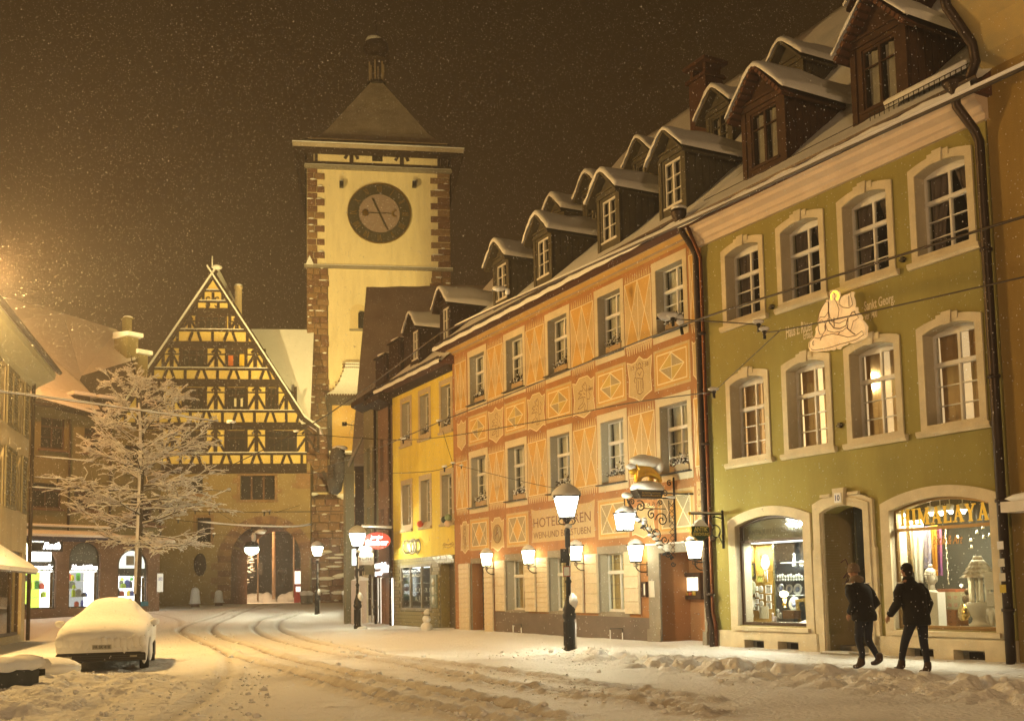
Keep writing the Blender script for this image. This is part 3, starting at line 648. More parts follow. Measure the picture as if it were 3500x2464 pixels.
LG = mat('gilt_letter', (.72, .47, .05), .5, .08, 5, emit=(.9, .55, .05), es=.12)
slab(sr_, 'HIMALAYA', 5.55, 2.6, 7.55, 2.92, .12, LG)
fit_text(sr_, 'lettering', 'Batik & Art', 6.28, 2.2, 6.95, 2.37, .12, mat('orange_letter', (.6, .28, .05), .5, 0), shear=.4)
# ================================================================ painted hotel
h = fthing(HF, 'painted_hotel', 'orange hotel painted with diamonds, shields and zigzags, pale shutters on the ground floor', 'hotel')
HC = [-12.77, -9.95, -7.12, -4.22, -1.36]
GR = [(-10.72, -9.42), (-7.85, -6.53), (-5.01, -3.72)]
holes = [rect(c-.6, 4.4, c+.6, 6.12)[::-1] for c in HC] + [rect(c-.6, 8.0, c+.6, 9.74)[::-1] for c in HC] + [rect(a, .84, b, 2.44)[::-1] for a, b in GR]
outer = [(-14.85, -.1), (-13.4, -.1), (-13.4, 2.42), (-12.33, 2.42), (-12.33, -.1), (-2.12, -.1), (-2.12, 2.36), (-.3, 2.36), (-.3, -.1), (-.02, -.1), (-.02, 10.1), (-14.85, 10.1)]
MB().plate(outer, holes, 0, .4, mh=1).obj('facade', [ORANGE, mat('grey_reveal', (.42, .38, .29), .85, .12, 2)], h)
MB().box(-14.86, .01, -.1, -14.83, 12, 10.1).obj('side_wall', ORANGE, h)
GB = mat('grey_plinth', (.15, .12, .1), .9, .18, 2, .5, 25)
MB().plate([(-11.6, -.2), (-2.65, -.2), (-2.65, .7), (-11.6, .78)], [], -.025, .0, back=False).obj('plinth', GB, h)
HCUR = mat('hotel_net_curtain', (.72, .66, .54), .9, .15, 3)
LEDGE = mat('slate_ledge', (.05, .045, .04), .6, .2, 4)
for k, c in enumerate(HC):
    for (z0, z1, lo) in ((4.17, 6.36, 0), (7.8, 9.96, 1)):
        surround(h, c-.76, c+.76, z0, z1, .17, 0, STONEG if 0 else mat('buff_sandstone', (.6, .52, .36), .85, .12, 2, .3, 40), y=-.012, bt=.23, bot=.2)
        MB().box(c-.72, -.14, z0+.17, c+.72, .1, z0+.2).obj('window_ledge', LEDGE, h)
        window(h, c-.6, c+.6, z0+.23, z1-.23, 0, y=.26, fr=.06, split=.66, cur=dict(folds=6, gap=.1 if lo else .0), curm=HCUR, deep=1.0)
# eaves
OCH = mat('ochre_paint', (.5, .31, .09), .85, .1, 2); GRP = mat('grey_eaves_paint', (.32, .25, .19), .8, .12, 2)
cm = MB()
for (a, b, m_) in (((-.0, 10.08), (-.1, 10.12), 1), ((-.1, 10.12), (-.1, 10.18), 0), ((-.1, 10.18), (-.22, 10.26), 1), ((-.22, 10.26), (-.24, 10.32), 0), ((-.24, 10.32), (-.44, 10.4), 1), ((-.44, 10.4), (-.5, 10.42), 0)):
    cm.prismx([a, b, (.1, b[1]), (.1, a[1])], -14.95, -.06, m_)
cm.obj('cornice', [GRP, OCH], h)
gutter(h, -15.0, -.15, -.58, 10.5, .08, DPIPE)
roof(h, -15.2, -.02, dz=.08)
for xc in (-11.55, -8.6, -4.7, -1.6): dormer(h, xc, 1.15, .4, 11.35, 12.9, 13.5, GTIMB, WHITE, dz=.08, th=.15)
for xc in (-13.0, -10.5, -7.3, -3.4, -.45): dormer(h, xc, 1.15, 3.5, 14.2, 15.5, 16.1, GTIMB, GTIMB, dz=.08, th=.15)
# ---- the painting
P_OR = mat('paint_orange', (.56, .34, .1), .9, .14, 1.5); P_BG = mat('paint_beige', (.53, .39, .2), .9, .16, 1.2); P_CR = mat('paint_cream_line', (.74, .64, .42), .9, .1, 2)
P_GY = mat('paint_grey', (.36, .29, .17), .9, .15, 2); P_YE = mat('paint_yellow', (.52, .38, .11), .9, .12, 2); P_BN = mat('paint_brown_line', (.17, .075, .03), .9, .1, 3); P_LG = mat('paint_pale', (.52, .4, .21), .9, .12, 1.5)
PM = [P_OR, P_BG, P_CR, P_GY, P_YE, P_BN, P_LG]
def tall_panel(x0, x1, z0, z1, fr_top=True, fr_bot=True):
    mb = MB(); c = (x0+x1)/2; w = x1-x0
    mb.poly(rect(x0, z0, x1, z1), -.003, 0)
    zi = z0 + (z1-z0)*.5
    qx = w*.25
    # beige lozenges left and right of the crossing lines
    mb.poly([(x0, z1), (x0+qx, zi), (x0, z0)], -.0045, 1); mb.poly([(x1, z1), (x1-qx, zi), (x1, z0)], -.0045, 1)
    mb.poly([(c, z1), (x0+qx, zi), (c, z0)], -.0045, 1 if w > .8 else 0); mb.poly([(c, z1), (x1-qx, zi), (c, z0)], -.0045, 1 if w > .8 else 0)
    lw = .026
    for a, b in (((c, z1), (x0, z0)), ((c, z1), (x1, z0)), ((x0, z1), (c, z0)), ((x1, z1), (c, z0)), ((c, z1), (c, z0))): mb.line([a, b], lw, -.006, 2)
    mb.line(rect(x0, z0, x1, z1), .03, -.0075, 2, closed=True)
    n_ = max(4, int(w/.11)); 
    if fr_top:
        for i in range(n_):
            a = x0 + w*i/n_; mb.poly([(a+.01, z1+.03), (a+w/n_-.01, z1+.03), (a+w/n_*.5, z1+.26)], -.004, 1)
    if fr_bot:
        for i in range(n_):
            a = x0 + w*i/n_; mb.poly([(a+.01, z0-.03), (a+w/n_*.5, z0-.24), (a+w/n_-.01, z0-.03)], -.004, 1); mb.line([(a+.01, z0-.03), (a+w/n_*.5, z0-.24), (a+w/n_-.01, z0-.03)], .015, -.005, 2)
    return mb.obj('painted_panel', PM, h)
def diamond_box(x0, x1, z0, z1):
    mb = MB(); mb.poly(rect(x0, z0, x1, z1), -.003, 6); mb.poly(rect(x0+.07, z0+.07, x1-.07, z1-.07), -.005, 0)
    mb.line(rect(x0+.15, z0+.15, x1-.15, z1-.15), .035, -.0065, 2, closed=True)
    c = (x0+x1)/2; m_ = (z0+z1)/2; a = (x1-x0)*.34; b = (z1-z0)*.34
    for q, (s, t) in enumerate(((-1, 1), (1, 1), (1, -1), (-1, -1))): mb.poly([(c, m_), (c+s*a, m_), (c, m_+t*b)], -.0075, (4, 3, 4, 3)[q])
    mb.line([(c-a, m_), (c, m_+b), (c+a, m_), (c, m_-b)], .032, -.009, 2, closed=True); mb.line([(c-a, m_), (c+a, m_)], .022, -.0095, 2); mb.line([(c, m_-b), (c, m_+b)], .022, -.01, 2)
    return mb.obj('painted_panel', PM, h)
def x_box(x0, x1, z0, z1, n=2):
    mb = MB(); mb.poly(rect(x0, z0, x1, z1), -.003, 6); mb.poly(rect(x0+.07, z0+.07, x1-.07, z1-.07), -.005, 0); mb.poly(rect(x0+.16, z0+.14, x1-.16, z1-.14), -.0065, 3)
    a, b = x0+.17, x1-.17; c = (a+b)/2; lo, hi = z0+.15, z1-.15
    mb.poly([(c, hi), (a+(c-a)*.5, (lo+hi)/2), (c, lo), (b-(b-c)*.5, (lo+hi)/2)], -.0075, 0)
    for p, q in (((c, hi), (a, lo)), ((c, hi), (b, lo)), ((a, hi), (c, lo)), ((b, hi), (c, lo))): mb.line([p, q], .03, -.009, 2)
    mb.line(rect(a, lo, b, hi), .03, -.0105, 2, closed=True)
    return mb.obj('painted_panel', PM, h)
LION = [[(.62,.95),(.5,.9),(.42,.84),(.5,.78),(.42,.7),(.3,.72),(.18,.66),(.3,.62),(.38,.6),(.25,.55),(.15,.48),(.32,.5),(.45,.5),(.5,.4),(.42,.3),(.25,.25),(.12,.16),(.3,.16),(.45,.2),(.55,.3),(.6,.2),(.52,.06),(.72,.06),(.74,.2),(.72,.35),(.7,.5),(.68,.65),(.72,.8),(.62,.95)],
        [(.72,.4),(.86,.38),(.92,.5),(.84,.6),(.92,.72),(.86,.8)],[(.52,.87),(.57,.87)],[(.55,.74),(.64,.68)],[(.5,.62),(.6,.56)],[(.5,.5),(.62,.46)]]
SAINT = [[(.5,.97),(.42,.92),(.42,.84),(.5,.8),(.58,.84),(.58,.92),(.5,.97)],[(.42,.82),(.3,.76),(.25,.6),(.34,.5),(.3,.3),(.36,.1),(.5,.05),(.66,.1),(.7,.3),(.66,.5),(.74,.62),(.68,.76),(.58,.82)],[(.25,.6),(.18,.5),(.24,.42)],[(.4,.7),(.5,.6),(.6,.7)],[(.42,.45),(.4,.15)],[(.54,.45),(.56,.12)],[(.62,.45),(.64,.2)],[(.36,.98),(.3,.9),(.36,.8)],[(.64,.98),(.7,.9),(.64,.8)],[(.35,.55),(.65,.48)]]
def shield(x0, x1, z0, z1, kind='scroll', fig=None, text=None, tx=None):
    mb = MB(); w = x1-x0; H_ = z1-z0; c = (x0+x1)/2
    if kind == 'scroll': out = [(0,.1),(.12,.13),(.5,0),(.88,.13),(1,.1),(.93,.5),(1,.9),(.85,.86),(.7,.98),(.3,.98),(.15,.86),(0,.9),(.07,.5)]
    else: out = [(.04,.18),(.3,.1),(.5,0),(.7,.1),(.96,.18),(.93,.55),(1,.94),(.82,.88),(.66,.9),(.5,1),(.34,.9),(.18,.88),(0,.94),(.07,.55)]
    P = [(x0+a*w, z0+b*H_) for a, b in out]; tri = tessellate_polygon([[Vector((a, b, 0)) for a, b in P]])
    o_ = len(mb.v); mb.add([(a, -.004, b) for a, b in P], [], 6)
    for t in tri:
        A, B, C_ = (P[i] for i in t); s_ = (B[0]-A[0])*(C_[1]-A[1]) - (B[1]-A[1])*(C_[0]-A[0]); t = tuple(t) if s_ > 0 else tuple(t)[::-1]
        mb.f.append(t); mb.mi.append(6); mb.sm.append(False)
    mb.line(P, .03, -.0055, 2, closed=True)
    for s in fig or []: mb.line([(x0+w*(.14+.72*a), z0+H_*(.12+.76*b)) for a, b in s], .02, -.007, 5)
    o = mb.obj('painted_shield', PM, h)
    for (t_, a, b, c_, d) in text or []: fit_text(o, 'numerals', t_, x0+w*a, z0+H_*b, x0+w*c_, z0+H_*d, -.007, P_BN, th=.002)
    return o
gaps = list(zip(HC, HC[1:]))
for zl, zh in ((4.42, 6.1), (7.98, 9.72)):
    tall_panel(-14.62, -13.66, zl, zh); tall_panel(-.5, -.14, zl, zh)
    for a, b in gaps: tall_panel(a+.82, b-.82, zl, zh)
for c in HC: diamond_box(c-.78, c+.78, 6.56, 7.62)
for i, (a, b) in enumerate(gaps):
    shield(a+.85, b-.85, 6.42, 7.63, 'pt' if i in (0, 3) else 'scroll', SAINT if i == 3 else LION, {3: [('13', .15, .74, .28, .83), ('58', .72, .74, .86, .83)], 2: [('1444', .66, .6, .92, .68)]}.get(i))
shield(-14.5, -13.75, 6.5, 7.6, 'pt'); shield(-.48, -.12, 6.5, 7.6, 'pt')
for c in (HC[0], HC[1]): x_box(c-.76, c+.76, 2.87, 3.97)
x_box(-5.06, -3.5, 2.85, 3.96); x_box(-2.16, -.6, 2.84, 3.94)
shield(-14.3, -13.6, 2.8, 3.95, 'scroll', SAINT); shield(-11.85, -10.9, 2.78, 3.92, 'scroll')
MB().lathe([(.26, 0), (.26, .004)], (0, 0, 0), 24).xf(Matrix.Translation((-11.38, -.008, 3.36)) @ Matrix.Rotation(PI/2, 4, 'X')).obj('painted_medallion', P_GY, h)
mb = MB(); [mb.line([(-11.38+.3*math.cos(t), 3.36+.3*math.sin(t)) for t in np.linspace(0, 2*PI, 24)], .03, -.012, 5)]; mb.line([(-11.5, 3.2), (-11.38, 3.55), (-11.26, 3.2)], .03, -.014, 5); mb.line([(-11.52, 3.3), (-11.24, 3.44)], .025, -.015, 5); mb.obj('painted_medallion', PM, h)
shield(-3.35, -2.3, 2.8, 3.7, 'scroll')
sp = MB(); sp.poly([(-8.97, 2.95), (-8.9, 3.5), (-9.0, 4.0), (-8.7, 3.93), (-5.5, 3.93), (-5.2, 4.0), (-5.28, 3.5), (-5.24, 2.95)], -.004, 6); sp.line([(-8.97, 2.95), (-8.9, 3.5), (-9.0, 4.0), (-8.7, 3.93), (-5.5, 3.93), (-5.2, 4.0), (-5.28, 3.5), (-5.24, 2.95)], .02, -.006, 1, closed=True)
so = sp.obj('name_panel', PM, h)
fit_text(so, 'lettering', 'HOTEL BÄREN', -8.85, 3.4, -5.44, 3.76, -.007, P_BN, th=.002)
fit_text(so, 'lettering', 'WEIN-UND BIERSTUBEN', -8.86, 3.06, -5.46, 3.26, -.007, P_BN, th=.002)
op = MB().poly(rect(-.5, 2.9, -.1, 4.05), -.004, 6).obj('name_panel', PM, h)
for t_, z in (('OBER', 3.7), ('UNDE', 3.42), ('12', 3.18)): fit_text(op, 'lettering', t_, -.46, z, -.14 if t_ != '12' else -.3, z+.17, -.006, P_BN, th=.002)
# ---- ground floor
SHW = mat('cream_shutter_paint', (.6, .52, .38), .6, .12, 5)
LITG = emi('warm_taproom', (1.0, .66, .22), .55)  # glowing walls stand in for the taproom's lamplight
LEADM = mat('lead_came', (.05, .045, .035), .5, 0)
def shutter(P, x0, x1, z0, z1, sl, label=None, y=-.075):
    s = MB().box(x0, y, z0, x1, y+.035, z1).box(x0+.02, y+.035, z0+.15, x0+.1, 0, z0+.2).obj('shutter', SHW, P, label=label)
    n_ = int((z1-z0)/sl); hh = (z1-z0)/n_; b = MB().prismx([(0, 0), (-.022, .01), (-.022, hh-.03), (0, hh-.012)][::-1], .015, x1-x0-.015).obj('slat', SHW, s)
    for i in range(n_):
        o = b if i == 0 else inst(b, s); o.location = (x0, y, z0+i*hh)
    return s
for i, (a, b) in enumerate(GR):
    surround(h, a-.14, b+.14, .66, 2.65, .14, 0, STONEG, y=-.014, bt=.21, bot=.18, name='window_surround')
    w = window(h, a, b, .84, 2.44, 0, y=.26, fr=.05, split=.68, low=1, up=1, cols=2, bar=.02, room=LITG if i else emi('dim_taproom', (1, .7, .3), .2), cur=dict(folds=6, gap=.5), curm=mat('gold_curtain', (.5, .36, .14), .9, .2, 4))
    lm = MB()
    for z in (1.2, 1.58, 2.2): lm.box(a+.06, .3, z-.006, b-.06, .31, z+.006)
    lm.obj('lead_bars', LEADM, w)
sl2 = .19
for x0, x1, s_ in ((-11.47, -10.76, .27), (-9.38, -8.68, .19), (-8.58, -7.89, .14), (-6.5, -5.86, .22), (-5.72, -5.05, .27), (-3.7, -3.0, .3)): shutter(h, x0, x1, .8, 2.46, s_)
shutter(h, -14.36, -13.5, .03, 2.44, .17, 'tall door shutter'); shutter(h, -12.31, -11.66, .0, 2.44, .17, 'tall door shutter')
MB().box(-13.4, .4, -.1, -12.33, .42, 2.42).obj('door', DARK, h); MB().plate([(-13.48, -.1), (-13.4, -.1), (-13.4, 2.42), (-12.33, 2.42), (-12.33, -.1), (-12.25, -.1), (-12.25, 2.6), (-13.48, 2.6)], [], -.02, .02).obj('door_surround', STONEG, h)
# portal
MB().plate([(-2.62, -.1), (-2.12, -.1), (-2.12, 2.36), (-.3, 2.36), (-.3, -.1), (-.2, -.1), (-.2, 2.58), (-2.62, 2.58)], [], -.05, .02).box(-2.66, -.1, -.1, -2.08, -.05, .42).box(-.34, -.1, -.1, -.18, -.05, .42).obj('portal_frame', STONEG, h)
pw = mat('recess_plaster', (.34, .16, .06), .9, .12, 1.2, .3, 40)
MB().add([(-2.12, .02, -.1), (-2.12, .9, -.1), (-2.12, .9, 2.4), (-2.12, .02, 2.4), (-.3, .02, -.1), (-.3, .9, -.1), (-.3, .9, 2.4), (-.3, .02, 2.4)], [(0, 1, 2, 3), (7, 6, 5, 4), (1, 5, 6, 2), (3, 2, 6, 7)]).obj('portal_recess', pw, h)
MB().box(-2.7, -.06, 2.58, -.15, .02, 2.62).obj('snow', SNOW, h)
FRB = mat('dark_brown_frame', (.05, .025, .012), .5, .2, 5)
xa, za = HF.l('E', 1675, 925, .85); xb, zb = HF.l('E', 1830, 1105, .85)
mbx = fthing(HF, 'menu_case', 'brown framed menu case with lit paper sheets in the hotel portal', 'menu case', xa, .85, zb)
w_, h_ = xb-xa, za-zb
MB().plate(rect(0, 0, w_, h_), [rect(.09, .09, w_-.09, h_-.1)[::-1]], -.1, 0).obj('frame', FRB, mbx)
for k in range(3): MB().box(.1+k*(w_-.2)/3+.01, -.03, .22, .1+(k+1)*(w_-.2)/3-.01, -.02, h_-.12).obj('menu_sheet', emi('lit_paper', (1, .88, .62), 1.5), mbx)
MB().box(.09, -.02, .09, w_-.09, -.01, h_-.1).obj('back', FRB, mbx)
for k in range(3): MB().box(.2+k*.16, -.06, .1, .3+k*.16, -.03, .16+.02*k).obj('card', mat('red_card', (.5, .1, .03), .5, 0) if k == 1 else mat('yellow_card', (.6, .4, .05), .5, 0), mbx)
x0, z1 = HF.l('E', 1413, 985); x1, z0 = HF.l('E', 1448, 1090)
t = fthing(HF, 'showcase', 'narrow lit brown showcase on the wall left of the hotel portal', 'showcase', x0, 0, z0); MB().plate(rect(0, 0, x1-x0, z1-z0), [rect(.04, .05, x1-x0-.04, z1-z0-.05)[::-1]], -.08, 0).obj('frame', FRB, t); MB().box(.04, -.03, .05, x1-x0-.04, -.02, z1-z0-.05).obj('sheet', emi('lit_paper_dim', (1, .75, .4), .8), t)
NOTE = mat('paper_notice', (.6, .58, .52), .8, .05, 8)
nb = MB().box(0, -.012, 0, .24, 0, .42).obj('notice', NOTE, loc=HF.w(-2.57, -.052, 1.24)); nb.rotation_euler = (0, 0, HF.rz); tag(nb, 'white paper notice stuck on the stone pillar of the hotel portal', 'notice')
for nm, px0, py0, px1, py1, m_, lb in (('poster', 1622, 965, 1657, 1020, NOTE, 'small white framed picture poster left of the menu case'), ('sticker', 1540, 1060, 1568, 1088, mat('yellow_sticker', (.5, .38, .05), .6, 0), 'yellow square sticker low on the orange recess wall'), ('sign', 1543, 1020, 1567, 1050, mat('yellow_sticker2', (.75, .6, .12), .5, 0), 'round yellow sign above the sticker in the recess')):
    xa, za = HF.l('E', px0, py0, .89); xb, zb = HF.l('E', px1, py1, .89)
    o = (MB().box(0, -.015, 0, xb-xa, 0, za-zb) if nm != 'sign' else MB().prism([((xb-xa)/2*(1+math.cos(t)), (za-zb)/2*(1+math.sin(t))) for t in np.linspace(0, 2*PI, 14)[:-1]], -.015, 0)).obj(nm, m_, loc=HF.w(xa, .885, zb)); o.rotation_euler = (0, 0, HF.rz); tag(o, lb, nm)
# bollard-like hoops by the plinth
for i, (px, py, w_, lb) in enumerate(((515, 1365, .55, 'low iron hoop rail with snow by the left shutters'), (1185, 1420, .6, 'low iron hoop rail with snow near the portal'))):
    x, _ = HF.l('E', px, 1300, -.12); t = fthing(HF, 'hoop_rail', lb, 'rail', x, -.12, 0, group='iron hoop rails at the hotel wall')
    MB().tube([(0, 0, -.05), (0, 0, .38), (0, 0, .4), (w_, 0, .4), (w_, 0, .38), (w_, 0, -.05)], .014, 5).obj('hoop', IRON, t); MB().tube([(0, -.01, .0), (0, -.01, .36)], .02, 5).tube([(w_, -.01, .0), (w_, -.01, .3)], .018, 5).obj('snow', SNOW, t)
# pipes at the joint and at the right end
gx = lambda k, x, y, d=0: HF.l(k, x, y, d)
pipe1 = [(-.12, -.55, 10.42), (-.12, -.5, 10.2), (-.06, -.2, 9.75), (-.05, -.14, 9.6), (-.05, -.14, 6), (-.05, -.14, 1.1), (.0, -.14, .75), (.12, -.16, .5), (.12, -.16, -.1)]
t, O_ = downpipe(pipe1, .075, DPIPE, 'dark brown drainpipe on the joint of the painted hotel and the green house', HF, (1.3, 4.9, 7.6))
MB().lathe([(.05, 0), (.07, .05), (.17, .28), (.2, .36), (.2, .44), (.13, .4)], (-.12-O_[0], -.55-O_[1], 10.25), 10).obj('rain_head', DPIPE, t); MB().ball((-.12-O_[0], -.55-O_[1], 10.72), .2, .2, .1, nz=.08).obj('snow', SNOW, t)
t, O_ = downpipe([(.1, -.5, 10.3), (.09, -.1, 9.5), (.09, -.1, 6), (.09, -.1, .9), (.2, -.12, .6), (.2, -.12, -.1)], .045, COPPER, 'thin copper drainpipe beside the dark one on the joint of the houses', HF, (2.6, 6.1))
t, O_ = downpipe([(7.85, -.55, 10.3), (7.84, -.52, 10.05), (7.95, -.2, 9.6), (7.98, -.13, 9.4), (7.98, -.13, 5), (7.98, -.13, -.1)], .085, DPIPE, 'dark brown drainpipe at the right end of the green house', GF, (1.0, 2.9, 5.1, 7.4))
MB().lathe([(.06, 0), (.08, .05), (.2, .22), (.22, .3), (.15, .28)], (7.85-O_[0], -.55-O_[1], 10.2), 10).obj('rain_head', DPIPE, t)
for z, m_ in ((2.05, SNOW), (1.75, NOTE), (1.5, NOTE), (1.3, mat('yellow_sticker', (.5, .38, .05), .6, 0))): MB().box(-.07, -.095, z, .05, -.083, z+.14).obj('sticker', m_, t)

# ================================================================ ochre house cropped at the right edge
r = fthing(GF, 'ochre_house', 'ochre house cut by the right picture edge, painted eaves high above', 'house')
OCW = mat('ochre_plaster', (.3, .2, .06), .9, .15, .9, .3, 45, streak=True)
MB().plate(rect(8.12, -.2, 18, 11.5), [rect(9.35, 7.6, 10.6, 9.75)[::-1], rect(9.35, 4.3, 10.6, 6.4)[::-1]], .0, .4).obj('facade', OCW, r)
MB().box(8.06, .0, -.2, 8.12, 12, 11.5).obj('side_wall', OCW, r)
for z0, z1 in ((7.4, 9.95), (4.1, 6.6)):
    surround(r, 9.15, 10.8, z0, z1, .17, 0, STONEG, y=-.03); window(r, 9.35, 10.6, z0+.2, z1-.2, 0, y=.25)
    MB().box(9.02, -.06, z0, 9.2, -.035, z1).obj('shutter', STONEG, r)
PE = mat('painted_eaves', (.5, .36, .13), .85, .5, 1.3, col2=(.3, .26, .14))
MB().prismx([(0, 10.7), (-.25, 10.9), (-.5, 11.35), (-.9, 11.7), (-.95, 11.9), (.3, 11.9), (.3, 10.7)][::-1], 8.06, 18).obj('eaves', PE, r)
gutter(r, 8.0, 18, -1.05, 12.0, .11, DPIPE)
MB().prismx([(-1.15, 12.0), (-1.1, 12.2), (4, 17), (4, 12)][::-1], 8.0, 18).obj('roof_snow', SNOW, r)
t, O_ = downpipe([(8.1, -1.05, 12.0), (8.08, -.95, 11.7), (8.15, -.4, 11.1), (8.12, -.3, 10.8), (8.0, -.35, 10.5)], .09, DPIPE, 'bent upper drainpipe coming down from the painted eaves at the top right', GF)
x, z = GF.l('C', 1760, 340, -.3); t = fthing(GF, 'wall_awning', 'white snow-topped awning box stub at the right picture edge', 'awning', x, -.05, z-.35); MB().box(0, -.5, .1, 2, 0, .28).obj('box', WHITE, t); MB().ball((1, -.26, .34), 1.05, .3, .12, nz=.03, n=20).obj('snow', SNOW, t)

# ================================================================ bright yellow optician's house
y_ = fthing(YF, 'yellow_house', 'bright yellow narrow house with tiled ground floor and optician window', 'house')
YC = [-4.66, -2.7, -.62]
holes = [rect(c-.44, 4.0, c+.44, 5.78)[::-1] for c in YC] + [rect(c-.44, 7.5, c+.44, 9.12)[::-1] for c in YC]
MB().plate([(-6.2, 2.8), (0, 2.8), (0, 9.55), (-6.2, 9.55)], holes, 0, .4, mh=1).obj('facade', [YELLOW, mat('grey_reveal', (.42, .38, .29), .85, .12, 2)], y_)
TILEY = mat('olive_glazed_tiles', (.24, .19, .06), .35, .2, 5, spec=.5)
MB().plate([(-6.2, -.1), (-1.3, -.1), (-1.3, 2.48), (-.1, 2.48), (-.1, -.1), (0, -.1), (0, 2.8), (-6.2, 2.8)], [rect(-5.3, .78, -2.22, 2.48)[::-1]], -.01, .3).obj('tiled_base', mat('tile_joint', (.12, .1, .05), .9, .1), y_)
tb = MB().box(.008, -.014, .008, .212, 0, .132).obj('tile', TILEY, y_); n_t = 0; rest = MB()
for j in range(20):
    z = j*.14
    for i in range(29):
        x = -6.19 + i*.22 - (.11 if j % 2 else 0)
        if x < -6.2: x = -6.2
        if x+.22 > 0 or (x+.22 > -5.32 and x < -2.2 and z+.14 > .76 and z < 2.5) or (x+.22 > -1.32 and z < 2.5): continue
        if n_t < 290:
            o = tb if n_t == 0 else inst(tb, y_); o.location = (x, -.01, z); n_t += 1
        else: rest.box(x+.008, -.024, z+.008, x+.212, -.01, z+.132)
rest.obj('tile_rows', TILEY, y_, kind='stuff')
BSS = mat('pale_window_stone', (.42, .34, .22), .85, .1, 2)
for c in YC:
    for z0, z1 in ((3.87, 5.98), (7.3, 9.35)):
        surround(y_, c-.62, c+.62, z0+.1, z1, .18, 0, BSS, y=-.02); sill(y_, c-.64, c+.64, z0, y=-.09, m=BSS)
        window(y_, c-.44, c+.44, z0+.22, z1-.2, 0, y=.24, fr=.05, split=.995, low=4, cols=2, cur=dict(folds=4, gap=.2), deep=.8)
MB().prismx([(0, 9.55), (-.1, 9.6), (-.15, 9.75), (-.5, 9.95), (.3, 9.95), (.3, 9.55)][::-1], -6.3, .0).obj('cornice', TIMB, y_)
roof(y_, -6.7, .15, dz=-.42); gutter(y_, -6.4, .2, -.58, 10.02, .07, DPIPE)
for xc in (-4.45,): dormer(y_, xc, .95, .35, 10.8, 12.3, 12.85, TIMB, WHITE, dz=-.42)
dormer(y_, -1.35, .95, .35, 10.8, 12.5, 13.05, TIMB, WHITE, dz=-.42)
# optician window
s_ = MB().plate(rect(-5.36, .74, -2.16, 2.54), [rect(-5.26, .84, -4.36, 2.44)[::-1], rect(-4.3, .84, -3.2, 2.44)[::-1], rect(-3.14, .84, -2.26, 2.44)[::-1]], -.03, .08).obj('shop_window', STONEG, y_)
for a, b in ((-5.26, -4.36), (-4.3, -3.2), (-3.14, -2.26)): pane(s_, a, .84, b, 2.44, .02)
MB().add([(-5.3, .08, .8), (-2.2, .08, .8), (-2.2, .08, 2.5), (-5.3, .08, 2.5), (-5.3, 1.2, .8), (-2.2, 1.2, .8), (-2.2, 1.2, 2.5), (-5.3, 1.2, 2.5)], [(4, 5, 6, 7), (0, 1, 5, 4), (3, 7, 6, 2), (0, 4, 7, 3), (1, 2, 6, 5)]).obj('display', mat('display_grey', (.2, .21, .2), .7, .2, 3), s_)
MB().box(-5.2, .3, 2.42, -2.3, .5, 2.44).obj('lamp_strip', emi('cool_strip', (.9, 1, .95), 3.0), s_)
for q, z in enumerate((1.1, 1.45, 1.8)): MB().box(-5.2, .4, z, -2.3, .8, z+.015).obj('glass_shelf', mat('shelf_glass', (.5, .55, .55), .1, 0), s_)
for q in range(16): 
    x = -5.1 + (q % 8)*.36; z = 1.13 + .35*(q//8)
    tag(MB().lathe([(.05, 0), (.02, .05), (.045, .12), (.0, .16)], (0, 0, 0), 7).obj('spectacle_stand', WHITE, loc=YF.w(x, .55, z)), f"{'lower' if q < 8 else 'upper'} shelf spectacle stand {['far left', 'second from left', 'third from left', 'left of middle', 'right of middle', 'third from right', 'second from right', 'far right'][q % 8]} in optician window", 'display stand', 'stands in the optician window')
fit_text(s_, 'lettering', 'Kneipol', -5.2, 2.2, -3.3, 2.38, .0, emi('sign_white', (1, 1, .85), 1.1), shear=.3, flip=True); fit_text(s_, 'lettering', 'GARTEN', -5.1, 2.06, -3.3, 2.16, .0, mat('sign_dim', (.5, .48, .4), .5, 0), flip=True)
ca = MB().plate(rect(-2.1, .87, -1.55, 2.1), [], -.08, -.02).obj('showcase', mat('grey_case', (.22, .25, .2), .4, .1), y_)
for z in (1.15, 1.5, 1.83): MB().lathe([(.13, 0), (.13, .02)], n=14).xf(Matrix.Translation((-1.83, -.085, z)) @ Matrix.Rotation(PI/2, 4, 'X') @ Matrix.Scale(1.2, 4, (0, 1, 0))).obj('disc', mat('pale_disc', (.5, .5, .42), .4, 0), ca)
MB().box(-1.3, .35, -.1, -.1, .4, 2.48).box(-1.24, .32, .9, -.16, .35, .96).box(-1.24, .32, 2.0, -.16, .35, 2.06).obj('door', mat('olive_door', (.1, .075, .03), .5, .2, 3), y_)
MB().box(-1.3, 0, -.1, -1.28, .35, 2.48).box(-.12, 0, -.1, -.1, .35, 2.48).obj('door_niche', TILEY, y_); MB().tube([(-.4, .3, 1.1), (-.4, .28, 1.3)], .015, 5).obj('handle', WHITE, y_)
MB().box(-4.9, -.02, .12, -4.3, -.005, .4).obj('vent_grille', DARK, y_)
